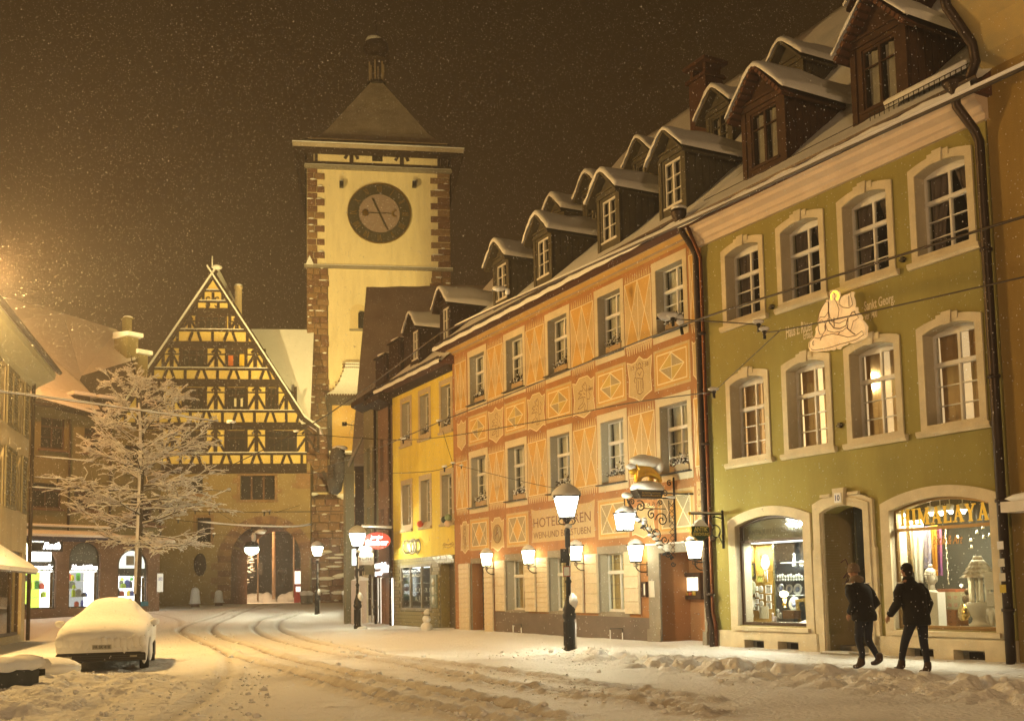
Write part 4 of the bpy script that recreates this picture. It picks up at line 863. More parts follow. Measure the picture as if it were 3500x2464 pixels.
# spectacles sign
gs = fthing(YF, 'spectacles_sign', 'big metal spectacles sign, two tall ovals, on the yellow wall', 'sign', -3.9, 0, 3.25)
for xx, nm in ((-.36, 'lens'), (.36, 'lens')):
    mb = MB(); mb.tube([(xx+.3*math.cos(t), -.2, .27*math.sin(t)) for t in np.linspace(0, 2*PI, 20)[:-1]], .035, 6, closed=True)
    mb.tube([(xx+.3*math.cos(t), -.02, .27*math.sin(t)) for t in np.linspace(0, 2*PI, 20)[:-1]], .03, 6, closed=True)
    for t in (.8, 2.3, 3.9, 5.5): mb.tube([(xx+.3*math.cos(t), -.2, .27*math.sin(t)), (xx+.3*math.cos(t), -.02, .27*math.sin(t))], .02, 4)
    mb.obj(nm, mat('pewter', (.42, .38, .3), .3, .1, 5, metal=.8), gs)
MB().tube([(-.1, -.2, .12), (0, -.22, .2), (.1, -.2, .12)], .03, 6).obj('bridge', MC['pewter'], gs)
x0, z1 = YF.l('a6', 1305, 330); x1, z0 = YF.l('a6', 1445, 440)
em = MB(); c = (x0+x1)/2; em.line([(x0, z0+.12), (x0+.1, z0+.22), (c, z0+.14), (x1-.1, z0+.22), (x1, z0+.12)], .02, -.004); em.line([(x0, z0+.0), (x0+.1, z0+.1), (c, z0+.03), (x1-.1, z0+.1), (x1, z0)], .02, -.004); em.line([(c-.06, z0+.25), (c, z1), (c+.06, z0+.25)], .02, -.004); em.obj('painted_emblem', P_BN, y_)
fit_text(y_, 'lettering', 'Haus z. Berg', x0+.05, z0+.1, x1-.05, z0+.19, -.006, P_BN, th=.002)
# toys on the sills
for (px, py, m_, lb) in ((1025, 145, (.6, .1, .04), 'small red balloon on the middle lower sill of the yellow house'), (1370, 65, (.22, .3, .16), 'pale green ball on the right lower sill of the yellow house'), (1365, 140, (.6, .45, .34), 'pinkish ball hanging below the right lower sill'), (1325, 92, (.03, .05, .06), 'dark ball beside the pale green one on the right sill')):
    x, z = YF.l('a6', px, py, -.15); tag(MB().ball((0, 0, 0), .13, n=12, k=8).obj('balloon', mat('balloon_%d' % px, m_, .35, 0), loc=YF.w(x, -.15, z)), lb, 'balloon')
# ================================================================ narrow houses beyond, the jeweller's shop
PINK = mat('dusky_pink_plaster', (.2, .13, .095), .9, .15, 1); GGR = mat('grey_green_plaster', (.2, .19, .13), .9, .15, 1)
nh = fthing(YF, 'jeweller_house', 'narrow dusky pink house with brown jeweller shopfront and bright white letters', 'house')
MB().plate(rect(-8.0, 2.75, -6.22, 9.3), [rect(-7.75, 3.5, -7.3, 5.0)[::-1], rect(-6.85, 3.5, -6.4, 5.0)[::-1], rect(-7.75, 6.2, -7.3, 8.0)[::-1], rect(-6.85, 6.2, -6.4, 8.0)[::-1]], 0, .3).obj('facade', PINK, nh)
for a, b in ((-7.75, -7.3), (-6.85, -6.4)):
    for z0, z1 in ((3.5, 5.0), (6.2, 8.0)): window(nh, a, b, z0, z1, 0, y=.15, fr=.05, split=.7, low=2, cols=1, fm=mat('brown_sash', (.1, .04, .02), .6, .1), deep=.5)
MB().prismx([(0, 9.3), (-.6, 9.5), (-.6, 9.7), (3, 12.4), (3, 9.3)][::-1], -8.1, -6.2).obj('roof', TIMB, nh)
BRM = mat('copper_brown_shopfront', (.24, .12, .06), .35, .15, 3, spec=.5)
MB().box(-7.9, .1, -.1, -6.3, .16, 2.1).obj('shopfront', BRM, nh)
for x in (-7.85, -7.3, -6.78): pane(nh, x, .05, x+.5, 2.05, .06, BRM, 'shutter_panel', .04)
MB().box(-8.0, -.12, 2.1, -6.22, .0, 2.78).obj('fascia', mat('brown_fascia', (.12, .06, .04), .6, .1), nh)
SGN = emi('sign_letters', (1, .97, .9), 4.0)
fit_text(nh, 'letters', 'Stober', -7.2, 2.3, -6.4, 2.72, -.13, SGN, th=.05, off=.02); fit_text(nh, 'letters', 'UHREN', -7.95, 2.48, -7.35, 2.68, -.13, SGN, th=.05, off=.02); fit_text(nh, 'letters', 'JUWELEN', -7.95, 2.16, -7.25, 2.34, -.13, SGN, th=.05, off=.02)
MB().tube([(-6.28, -.03, .05), (-6.28, -.03, 2.05)], .025, 5).obj('light_strip', emi('strip', (1, .93, .8), 4), nh)
nh2 = fthing(YF, 'grey_green_house', 'tall narrow grey-green house with pale columns and a lit shop door', 'house')
MB().plate(rect(-9.7, 2.4, -8.0, 9.6), [rect(-9.3, 3.4, -8.9, 5.2)[::-1], rect(-8.6, 3.4, -8.2, 5.2)[::-1], rect(-9.3, 6.0, -8.9, 7.8)[::-1], rect(-8.6, 6.0, -8.2, 7.8)[::-1]], -.05, .3).obj('facade', GGR, nh2)
for a, b in ((-9.3, -8.9), (-8.6, -8.2)):
    for z0, z1 in ((3.4, 5.2), (6.0, 7.8)): window(nh2, a, b, z0, z1, 0, y=.15, fr=.05, split=.7, low=2, cols=1, fm=mat('grey_sash', (.25, .25, .2), .6, .1), deep=.5)
for x in (-9.62, -9.35, -8.12): MB().lathe([(.09, -.1), (.09, .2), (.07, .25), (.065, 2.1), (.1, 2.25), (.1, 2.4)], (x, -.06, 0), 10).obj('column', CREAM, nh2)
MB().box(-9.7, -.15, 2.25, -8.0, .3, 2.42).obj('lintel', GGR, nh2)
MB().box(-9.25, .3, -.1, -8.2, .34, 2.25).obj('lit_panel', emi('shop_panel', (1, .88, .68), 1.1), nh2); MB().plate(rect(-9.25, -.1, -8.2, 2.25), [rect(-9.15, .9, -8.8, 2.1)[::-1], rect(-8.65, .9, -8.3, 2.1)[::-1], rect(-9.15, .0, -8.8, .8)[::-1], rect(-8.65, .0, -8.3, .8)[::-1]], .1, .16).obj('door', STONEG, nh2)
MB().prismx([(-.1, 9.5), (-.6, 9.7), (-.6, 9.9), (3, 12.4), (3, 9.5)][::-1], -9.8, -8.0).obj('roof', TIMB, nh2)
MB().tube([(-8.05, -.12, -.1), (-8.05, -.12, 9.5)], .06, 6).obj('drainpipe', DPIPE, nh2); MB().tube([(-6.25, -.12, -.1), (-6.25, -.12, 9.4)], .06, 6).obj('drainpipe', DPIPE, y_)
# dark boarded attic boxes behind, each with its snow
for i, (x0, x1, zt, dep, lb) in enumerate(((-10.9, -9.55, 12.2, 1.0, 'lowest, leftmost dark boarded attic box with a snow cap'), (-9.4, -8.05, 12.6, 1.1, 'middle dark boarded attic box with a snow cap'), (-7.8, -6.6, 12.75, 1.2, 'dark boarded attic box with snow cap next to the yellow roof'))):
    t = fthing(YF, 'attic_box', lb, 'attic', (x0+x1)/2, dep, 0, group='dark attic boxes above the narrow houses'); w_ = (x1-x0)/2
    mb = MB().box(-w_, 0, 8.5, w_, 3, zt); mb.obj('body', TIMB, t)
    p_ = MB().box(-.09, -.03, 9, .09, 0, zt-.05).obj('board', TIMB, t); 
    for k in range(int(w_*2/.2)): (p_ if k == 0 else inst(p_, t)).location = (-w_+.1+k*.2, 0, 0)
    MB().box(-w_-.1, -.1, zt, w_+.1, 3, zt+.06).obj('roof', TIMB, t); MB().ball((0, 1.3, zt+.1), w_+.12, 1.5, .2, nz=.02, n=14).obj('snow', SNOW, t)
# big snow roof behind, seen from its gable end
q1 = atY('7', 115, 125, 62); q2 = atY('7', 1010, 215, 62)
bh = thing('dark_house', 'tall dark house with a huge grey snow roof in front of the clock tower', 'house', (q1.x+.45, 56, 0))
L_ = 12; zr = q1.z; zE = zr - 10.5
MB().prismx([(0, -.5), (0, zE), (6, zr), (12, zE), (12, -.5)][::-1], 0, L_).obj('body', TIMB, bh)
mb = MB(); vs = []; 
for j in range(15):
    for i in range(25):
        t = j/14; vs.append((-.15 + (L_+.15)*i/24, -.4 + 6.4*t, zE - .7 + (zr+.12 - zE + .7)*t + .02*math.sin(i*1.7+j)))
mb.add(vs, [(j*25+i, j*25+i+1, (j+1)*25+i+1, (j+1)*25+i) for j in range(14) for i in range(24)], 0, True)
mb.prismx([(-.4, zE-.78), (-.4, zE-.68), (6, zr+.1), (12.3, zE-.6), (12.3, zE-.75), (6, zr)][::-1], -.16, L_-.01)
mb.obj('roof_snow', mat('unlit_roof_snow', (.3, .27, .24), .9, .18, .8, .3, 10), bh)  # snow given a darker colour so this roof looks unlit
[MB().box(-.04, .4+k*.8, -.4, 0, 1.1+k*.8, zE+(zr-zE)*min(1, (.4+k*.8)/6 if k < 7 else (12-1.1-k*.8)/6)-.1).obj('gable_board', TIMB, bh) for k in range(13)]
# carved stone figure on the corner
x, z = YF.l('8', 700, 650, -1.2); fg = fthing(YF, 'carved_figure', 'carved scaly stone figure jutting from the dark corner house', 'sculpture', -10.6, -.9, 6.9)
mb = MB(); mb.ball((0, 0, .15), .55, .4, .75, 12, 8, nz=.08).ball((-.25, -.1, -.55), .5, .35, .45, 12, 8, nz=.1).ball((.15, -.1, .75), .38, .32, .4, 10, 8, nz=.08).ball((-.5, -.1, -.35), .2, .2, .25)
for i in range(5):
    for k in range(5): mb.ball((-.3+i*.16, -.38, .25-k*.14), .09, .05, .08, 6, 4)
mb.obj('body', mat('weathered_stone', (.12, .115, .1), .9, .3, 4), fg); MB().ball((.1, 0, 1.05), .42, .35, .12, nz=.06).obj('snow', SNOW, fg)
MB().tube([(.4, .2, 0), (1.4, .6, 1.4)], .08, 5).obj('strut', STONEG, fg)
MB().box(.3, .1, -7, .6, .5, .6).obj('post', GGR, fg)

# ================================================================ clock tower
t_ = fthing(TF, 'clock_tower', 'tall pale clock tower with rough stone corners and a pyramid roof with a lantern', 'tower')
DP = 11.1
awin = opening(4.47, 5.05, 21.62, 22.75, .29, 10)
MB().plate(rect(.6, 0, 11.65, 34.2), [awin[::-1]], 0, .5).obj('wall', PLASTER, t_)
MB().box(.62, .5, 0, 11.63, DP, 34.2).obj('body', SANDST2, t_)
MB().plate(opening(3.85, 5.15, 21.5, 22.9, .6, 12), [opening(4.47, 5.05, 21.6, 22.75, .29, 10)[::-1]], -.05, .0).obj('window_recess', mat('pale_recess', (.62, .5, .27), .9, .1, 1), t_)
MB().box(3.8, -.2, 21.4, 5.3, 0, 21.52).obj('window_sill', STONEG, t_); MB().box(4.4, .3, 21.5, 5.1, .34, 23.1).obj('dark_window', DARK, t_)
stones = [MB() for _ in range(6)]; sob = []
for i, s in enumerate(stones):
    w = .5; d = .0; a = [random.uniform(-.03, .03) for _ in range(8)]
    s.add([(0, 0, 0), (1, 0, 0), (1, 0, 1), (0, 0, 1), (.04+a[0], -.1, .06+a[1]), (.96+a[2], -.1+a[3], .06), (.96, -.1+a[4], .93+a[5]), (.05, -.1+a[6], .94)], [(4, 5, 6, 7), (0, 1, 5, 4), (1, 2, 6, 5), (2, 3, 7, 6), (3, 0, 4, 7)])
    o = s.obj('stone', SANDST if i % 2 else SANDST2, t_); sob.append([o, False])
sn = MB()
def stone(x, z, w, h, y=0):
    k = random.randrange(6); o, used = sob[k]
    if used: o = inst(o, t_)
    sob[k][1] = True; o.location = (x+.02, y, z+.02); o.scale = (w-.04, random.uniform(.6, 1.7), h-.04)
    if random.random() < .33: sn.ball((x+w*random.uniform(.3, .7), y-.13, z+h), w*random.uniform(.18, .45), .08, .06, 7, 4, nz=.15)
def course(x0, x1, z, h, n, y=0):
    ws = [random.uniform(.7, 1.3) for _ in range(n)]; s = sum(ws); x = x0
    for w in ws: stone(x, z, w/s*(x1-x0), h, y); x += w/s*(x1-x0)
MB().box(.58, -.03, 9.0, 2.2, .0, 26.4).box(10.2, -.03, 9, 11.62, 0, 26.3).obj('corner_backing', mat('mortar', (.14, .09, .05), .95, .2, 2), t_)
z = 9.1
while z < 26.0:
    h_ = random.uniform(.42, .52); course(.58, 2.2 + random.uniform(-.1, .12), z, h_, random.choice((2, 3)))
    if z > 19: course(10.2 - random.uniform(0, .25), 11.66, z, h_, 2)
    z += h_
z = 26.5; k = 0
while z < 33.8:
    h_ = .52; e = .55 if k % 2 else 0; course(.6, 1.75-.35+e, z, h_, 1 + (k % 2)); course(11.66-1.2-e+.2, 11.66, z, h_, 1); z += h_; k += 1
z = .4
MB().box(.5, -2.3, 0, 8, 0, 8.6).obj('base_backing', MC['mortar'], t_)
while z < 8.3:
    h_ = random.uniform(.5, .62); course(.5, 6.0, z, h_, 6, -2.3); z += h_
for i in range(26): sn.ball((random.uniform(.8, 5.6), -2.45, random.choice([1.6, 2.6, 3.3, 3.9, 4.3, 8.6])+random.uniform(-.15, .15)), random.uniform(.25, .7), .15, random.uniform(.08, .2), 8, 5, nz=.1)
sn.obj('snow', SNOW, t_, kind='stuff')
MB().box(.4, -.25, 26.25, 11.8, 0, 26.45).obj('string_course', STONEG, t_); MB().box(.4, -.2, 26.45, 11.8, 0, 26.52).obj('snow', SNOW, t_)
MB().box(.4, -.35, 34.1, 11.85, 0, 34.35).obj('string_course', STONEG, t_); MB().box(.4, -.3, 34.35, 11.85, 0, 34.42).obj('snow', SNOW, t_)
# timber top storey
MB().box(.7, -.05, 34.4, 11.5, DP, 36.6).obj('top_storey', PLASTER, t_)
def timb(P, pts, w=.2, y=-.12, name='timber', m=None, d=.1):
    mb = MB(); a, b = Vector(pts[0]), Vector(pts[1]); dv = (b-a).normalized(); p = Vector((-dv.y, dv.x))*w/2
    q = [(a-p), (b-p), (b+p), (a+p)]; return mb.prism([(v.x, v.y) for v in q], y, y+d).obj(name, m or TIMB, P)
for z, w in ((34.55, .3), (36.1, .7)): timb(t_, [(.4, z), (11.8, z)], w)
for x in (.85, 4.0, 7.9, 11.2): timb(t_, [(x, 34.4), (x, 36.2)], .5 if x in (.85, 11.2) else .3, -.15)
for x in (3.5, 4.5, 7.4, 8.4, 10.8, 1.3): timb(t_, [(x, 35.0 if x in (3.5, 4.5, 7.4, 8.4) else 34.6), (x + (.5 if x in (3.5, 7.4) else -.4 if x in (4.5, 8.4) else 0), 35.9)], .22, -.14)
MB().box(5.6, -.12, 34.9, 6.4, .0, 35.7).obj('hatch', DARK, t_)
for s_, x0, xb in ((-1, -.34, .45), (1, 12.67, 11.75)):
    MB().add([(xb, -.3, 31.6), (xb, -.3, 35.7), (x0, -1.0, 35.65), (xb, DP, 31.6), (xb, DP, 35.7), (x0, DP+.6, 35.65)], [(0, 1, 2), (3, 5, 4), (0, 2, 5, 3), (0, 3, 4, 1), (1, 4, 5, 2)]).obj('eaves_boards', TIMB, t_)
def pyr(rings, m, name, c=(6.13, 5.5)):
    mb = MB(); vs = []
    for hw, z in rings: vs += [(c[0]-hw, c[1]-hw, z), (c[0]+hw, c[1]-hw, z), (c[0]+hw, c[1]+hw, z), (c[0]-hw, c[1]+hw, z)]
    F = [(4*i+k, 4*i+(k+1) % 4, 4*(i+1)+(k+1) % 4, 4*(i+1)+k) for i in range(len(rings)-1) for k in range(4)] + [(3, 2, 1, 0)]
    n_ = 4*(len(rings)-1); F.append((n_, n_+1, n_+2, n_+3)); return mb.add(vs, F).obj(name, m, t_)
pyr([(6.5, 35.45), (6.6, 35.75), (5.9, 36.1), (5.0, 36.75), (4.0, 38.0), (.42, 43.9)], mat('dusted_roof', (.5, .43, .34), .9, .25, .8, .5, 6, col2=(.34, .28, .2)), 'roof')
pyr([(6.5, 35.8), (6.62, 35.86), (6.0, 36.14), (5.2, 36.62)], SNOW, 'eaves_snow'); MB().box(6.13-6.55, 5.5-6.55, 35.3, 6.13+6.55, 5.5+6.55, 35.44).obj('soffit', TIMB, t_)
lt = MB().lathe([(.75, 43.7), (.8, 44.0), (.5, 44.1)], (6.13, 5.5, 0), 6).obj('lantern_floor', IRON, t_)
for k in range(6):
    a = k*PI/3 + .3; MB().box(-.06, -.06, 0, .06, .06, 1.9).obj('post', mat('pale_post', (.35, .27, .17), .8, .1), lt, (6.13+.62*math.cos(a), 5.5+.62*math.sin(a), 44.0))
MB().lathe([(1.15, 45.7), (1.2, 45.85), (.75, 46.1), (.95, 46.5), (1.05, 46.9), (.95, 47.4), (.6, 47.8), (.2, 48.1), (.06, 48.6), (.05, 49.5), (.02, 50.6)], (6.13, 5.5, 0), 12).ball((6.13, 5.5, 49.3), .16).obj('onion_dome', mat('dark_copper', (.06, .04, .03), .5, .2, 3), t_); MB().ball((6.13-.2, 5.2, 47.6), .7, .7, .25).obj('snow', SNOW, t_)
# clock
cf = Vector((6.13, -.08, 30.7)); ck = bpy.data.objects.new('clock', None)
def ringm(r0, r1, y0, y1, n=56):
    mb = MB(); return mb.plate([(cf.x+r1*math.cos(t), cf.z+r1*math.sin(t)*.975) for t in np.linspace(0, 2*PI, n+1)[:-1]], [[(cf.x+r0*math.cos(t), cf.z+r0*math.sin(t)*.975) for t in np.linspace(0, 2*PI, n+1)[:-1]][::-1]] if r0 else [], y0, y1)
ckf = ringm(1.58, 2.45, -.14, -.02).obj('clock', mat('dark_clock_ring', (.05, .042, .022), .6, .15, 3), t_)
ringm(0, 1.6, -.08, -.02).obj('dial', mat('mauve_dial', (.26, .19, .165), .8, .08, 2), ckf)
GLD = mat('dull_gold', (.4, .25, .05), .4, .1, 5, metal=.8)
ringm(2.4, 2.47, -.17, -.14).obj('rim', GLD, ckf)
for hh, rn in enumerate(['XII', 'I', 'II', 'III', 'IIII', 'V', 'VI', 'VII', 'VIII', 'IX', 'X', 'XI']):
    a = PI/2 - hh*PI/6; mb = MB(); n_ = len(rn); wds = {'I': .1, 'V': .22, 'X': .22}; tot = sum(wds[c] for c in rn); x = -tot/2
    for c in rn:
        w = wds[c]; 
        if c == 'I': mb.line([(x+w/2, -.24), (x+w/2, .24)], .045, 0)
        if c == 'V': mb.line([(x+.02, .24), (x+w/2, -.24)], .05, 0); mb.line([(x+w/2, -.24), (x+w-.02, .24)], .03, 0)
        if c == 'X': mb.line([(x+.02, .24), (x+w-.02, -.24)], .05, 0); mb.line([(x+.02, -.24), (x+w-.02, .24)], .03, -.002)
        x += w
    mb.xf(Matrix.Translation((cf.x+2.0*math.cos(a), -.15, cf.z+2.0*math.sin(a)*.975)) @ Matrix.Rotation(-(a-PI/2), 4, 'Y')); mb.obj('numeral', GLD, ckf)
HANDM = mat('dark_hand', (.07, .055, .03), .5, .1)
def hand(dx, dz, w, nm): timb(ckf, [(cf.x-dx*.9, cf.z-dz*.9), (cf.x+dx, cf.z+dz)], w, -.2, nm, HANDM, .03)
hand(-.5, 1.15, .1, 'hour_hand'); hand(.62, -1.3, .08, 'minute_hand'); hand(1.1, 0, .05, 'sun_moon_bar')
mb = MB(); P_ = [(cf.x-1.08+(.34 if i % 2 else .19)*math.cos(i*PI/8), cf.z-.02+(.34 if i % 2 else .19)*math.sin(i*PI/8)) for i in range(16)]; mb.plate(P_, [], -.22, -.19); mb.obj('sun', GOLD, ckf)
mb = MB(); P_ = [(cf.x+1.2+.28*math.cos(t), cf.z+.28*math.sin(t)) for t in np.linspace(PI*.35, PI*1.65, 12)] + [(cf.x+1.28+.2*math.cos(t), cf.z+.2*math.sin(t)) for t in np.linspace(PI*1.6, PI*.4, 10)]; mb.plate(P_, [], -.22, -.19); mb.obj('moon', GLD, ckf)
for i, px in enumerate((390, 835)):
    x, z = TF.l('T', px, 1050); o = fthing(TF, 'tower_spotlight', f"small dark spotlight on the tower wall to the {'left' if i == 0 else 'right'} of the clock", 'spotlight', x, -.3, z)
    MB().box(-.15, -.3, -.25, .15, .2, .15).obj('housing', IRON, o); MB().ball((0, -.1, .2), .15, .2, .08).obj('snow', SNOW, o)
MB().prism([(.55, 26.52), (1.1, 26.52), (.82, 27.15)], -.35, -.1).obj('snow', SNOW, t_)
# bay with curved little roof
by = fthing(TF, 'gate_bay', 'yellow painted bay with a snowy curved tile roof at the foot of the tower', 'bay', 0, -2.6)
def bl(k, x, y, d=-2.6): return TF.l(k, x, y, d)
xl, zt = bl('8', 360, 160); _, zb_ = bl('8', 440, 260); xr = xl + 4.2
prof = [(0, 0), (.6, .45), (1.0, 1.1), (1.3, 1.9), (1.5, 2.7)]
mb = MB(); n_ = len(prof)
vs = [(xl+a, -.1+a*.8, zt+b) for a, b in prof] + [(xr+1, -.1+a*.8, zt+b) for a, b in prof]; mb.add(vs, [(i, n_+i, n_+i+1, i+1) for i in range(n_-1)], 0, True)
vs = [(xl+a, -.1+a*.8, zt+b) for a, b in prof] + [(xl+a, 3, zt+b) for a, b in prof]; mb.add(vs, [(n_+i, i, i+1, n_+i+1) for i in range(n_-1)], 0, True); mb.obj('roof_snow', SNOW, by)
rt = MB().tube([(-.06, 0, .03), (.06, 0, .03)], .06, 5).obj('roof_tile', ROOFT, by)
for i in range(60):
    j = i // 20; o = rt if i == 0 else inst(rt, by); o.location = (xl+.1+(i % 20)*.2, -.12 + j*.02, zt-.02) if j == 0 else ((xl+1.3+(i % 20)*.14, 1.0+.05*j, zt+2.0+.25*j)); 
for i in range(9):
    a, b = prof[min(3, i//2)]; a2, b2 = prof[min(4, i//2+1)]; f = (i % 2)/2; o = inst(rt, by); o.location = (xl+a+(a2-a)*f-.02, -.14+(a+(a2-a)*f)*.8, zt+b+(b2-b)*f+.05)
MB().box(xl+.1, .05, zt-.75, xr, 2.5, zt-.02).obj('eaves_beam', TIMB, by)
_, z1 = bl('8', 440, 260); x1_, z0 = bl('8', 410, 800)
MB().box(xl+.45, .1, z0-.1, xr, 2.6, zt-.6).obj('wall', mat('painted_ochre', (.5, .33, .07), .9, .25, 1.2, col2=(.42, .25, .05)), by)
MB().box(xl+.2, .0, z0-.2, xl+.5, .5, zt-.6).obj('post', TIMB, by)
MB().box(x1_-.05, -.3, z0-.15, xr, .2, z0).obj('ledge', STONEG, by); MB().box(x1_-.05, -.3, z0, xr, .1, z0+.12).ball((x1_+.5, -.1, z0+.2), .25, .2, .25).obj('snow', SNOW, by)
mu = MB()
for k in range(16):
    a0 = random.uniform(0, 6.3); cx_, cz_ = xl+2.3+random.uniform(-.5, .6), z0+1.8+random.uniform(-.6, .5); mu.line([(cx_+.35*math.cos(a0+s*.8)*(1-s*.1), cz_+.5*math.sin(a0+s*.8)*(1-s*.1)) for s in range(5)], .03, .09)
mu.obj('mural', mat('mural_grey', (.2, .17, .12), .9, .2), by)
_, zm = bl('8', 740, 1250); _, zq = bl('8', 430, 1000)
MB().box(x1_, -.05, zq, xr, .4, z0-.2).obj('timber_band', TIMB, by); MB().box(x1_+.2, .05, zm, xr, .4, zq).obj('lower_wall', mat('cream_infill', (.6, .47, .25), .9, .1, 1), by)
for a, b in (((.1, zq), (.1, zm)), ((2.3, zq), (2.3, zm)), ((1.6, zq), (2.2, zm)), ((-.5, zq), (.3, zm))): timb(by, [(x1_+a[0], a[1]), (x1_+b[0], b[1])], .25, 0.0, m=STONEG if a[0] > 1 and a[0] < 2 else TIMB)
MB().box(.7, .3, zm-.6, 6.2, 2.4, zm).obj('base', MC['mortar'], by)

# ================================================================ half-timbered gable over the gate
gb = fthing(BF, 'gate_house', 'half-timbered gate house with a steep gable, a stone arch for the trams below', 'house')
APX, APZ, SLp = -5.32, 24.6, 1.655
def gx_(z, s): return APX + s*(APZ - z)/SLp
YLI = mat('gable_infill', (.66, .5, .16), .9, .12, .8, .2, 30)
xL = -11.9
ao = opening(-5.06, 1.05, .2, 4.0, 3.0, 20)
MB().plate([(xL, .2), (-3.9, .2)] + [(-3.9, 4.2)] + arch(-3.9, .93, 4.2, 2.2, 16)[::-1][1:-1] + [(.93, 4.2), (.93, .2), (1.6, .2), (1.6, 10.7), (xL, 10.7)], [rect(-3.3, 8.15, -.9, 9.85)[::-1], rect(-6.9, 8.6, -5.9, 9.8)[::-1], rect(-6.3, 5.2, -5.3, 6.9)[::-1]], 0, 3.5).obj('wall', mat('gate_plaster', (.27, .2, .095), .9, .16, .7, .2, 30), gb)
MB().plate([(xL, 10.7), (1.3, 10.7), (1.3, 13.6), (APX+.3, APZ-.5), (APX-.3, APZ-.5), (xL, 13.6)], [], .02, .3).obj('gable_wall', YLI, gb)
for x in (-2.55, -1.7): MB().box(x-.06, .2, 8.15, x+.06, .3, 9.85).obj('mullion', SANDST, gb)
[MB().box(a, .5, b, c, .55, d).obj('dark_window', DARK, gb) for a, b, c, d in ((-3.3, 8.1, -.9, 9.9), (-6.9, 8.6, -5.9, 9.8), (-6.3, 5.2, -5.3, 6.9))]
for (x0, z0, x1, z1) in ((-3.55, 7.95, -.65, 8.15), (-3.5, 8.15, -3.3, 9.9), (-.9, 8.15, -.7, 9.9), (-3.5, 9.85, -.7, 10.1), (-7.1, 8.4, -5.7, 8.6), (-6.5, 5.0, -5.1, 5.2), (-6.5, 5.2, -6.3, 6.9), (-5.3, 5.2, -5.1, 6.9), (-6.5, 6.9, -5.1, 7.1), (.6, 8.9, 1.6, 10.2), (-3.8, 8.2, -3.5, 8.5), (-3.8, 9.3, -3.5, 9.7), (-.7, 8.6, -.4, 8.9), (.3, 9.0, .6, 9.3)): MB().box(x0, -.08, z0, x1, .02, z1).obj('window_stone', SANDST2, gb)
# arch stones, one by one
cz = 3.6
def voussoirs(x0, x1, zs, rise, t, n, y):
    inner = arch(x0, x1, zs, rise, n); outr = arch(x0-t, x1+t, zs-.15, rise+t*.75, n)
    for i in range(n): MB().prism([inner[i], outr[i], outr[i+1], inner[i+1]], y-.05*random.random(), .05).obj('stone', SANDST if i % 2 else SANDST2, gb)
voussoirs(-3.9, .93, 4.2, 2.2, 1.0, 17, -.08)
for i, z in enumerate(np.arange(.2, 4.1, .5)):
    e = .9 if i % 2 else 1.35
    MB().box(-3.9-e, -.12, z+.02, -3.9, .1, z+.48).obj('stone', SANDST if i % 2 else SANDST2, gb); MB().box(.93, -.12, z+.02, 1.5, .1, z+.48).obj('stone', SANDST2, gb)
MB().add([(-3.9, .1, .2), (-3.9, 9, .2), (-3.9, 9, 4.2), (-3.9, .1, 4.2), (.93, .1, .2), (.93, 9, .2), (.93, 9, 4.2), (.93, .1, 4.2)], [(0, 1, 2, 3), (7, 6, 5, 4)]).obj('passage_wall', SANDST, gb)
va = arch(-3.9, .93, 4.2, 2.2, 12); mb = MB(); vs = [(x, .1, z) for x, z in va] + [(x, 9, z) for x, z in va]; n_ = len(va); mb.add(vs, [(i, n_+i, n_+i+1, i+1) for i in range(n_-1)]); mb.obj('passage_vault', SANDST, gb)
# timber: levels
LV = [(10.35, .7), (11.4, .16), (13.4, .55), (14.45, .16), (16.5, .55), (17.5, .16), (19.25, .5), (20.3, .16), (21.65, .55), (22.4, .14), (23.2, .13)]
for z, w in LV:
    a, b = max(xL, gx_(z, -1)), min(1.35, gx_(z, 1)); timb(gb, [(a, z), (b, z)], w, -.14)
    if w < .2: MB().box(a, -.17, z+w/2, b, -.03, z+w/2+.05).obj('snow', SNOW, gb)
def mid(z0, z1, x, w=.6):
    """a timber man: centre post with two raking braces and a short top rail"""
    timb(gb, [(x, z0), (x, z1)], .24, -.1); timb(gb, [(x-w, z0+.1), (x-.1, z0+(z1-z0)*.62)], .17, -.09); timb(gb, [(x+w, z0+.1), (x+.1, z0+(z1-z0)*.62)], .17, -.09); timb(gb, [(x-w-.1, z0), (x-w-.1, z1)], .2, -.11); timb(gb, [(x+w+.1, z0), (x+w+.1, z1)], .2, -.11); timb(gb, [(x, z1), (x-w*.5, z1-.3)], .14, -.088); timb(gb, [(x, z1), (x+w*.5, z1-.3)], .14, -.088); timb(gb, [(x-w, z1-.42), (x+w, z1-.42)], .09, -.085)
MEN = [(-5.02, .62), (-2.18, .62), (1.35, .7)]
for (z0, z1) in ((11.5, 13.15), (14.5, 16.25)):
    for x, w in MEN[:2] + ([(1.35, .7)] if z0 < 12 else [(-.1, .55)]): mid(z0, z1, x, w)
    mid(z0, z1, -8.0, .62)
for x, w in ((-8.1, .5), (-5.02, .62), (-2.3, .55)): mid(17.6, 19.0, x, w)
for x, w in ((-6.9, .4), (-3.6, .4)): mid(20.4, 21.4, x, w)
wins = [(11.5, 13.1, -4.35, -2.85), (11.5, 13.1, -1.45, .65), (11.5, 13.1, -7.3, -5.75), (14.55, 16.2, -4.35, -2.85), (14.55, 16.2, -1.5, -.75), (14.55, 16.2, -7.3, -5.75), (17.6, 19.0, -4.35, -3.0), (17.6, 19.0, -7.45, -5.75), (20.4, 21.4, -6.3, -4.3), (11.5, 13.1, -11, -8.8), (14.55, 16.2, -10.5, -8.8)]
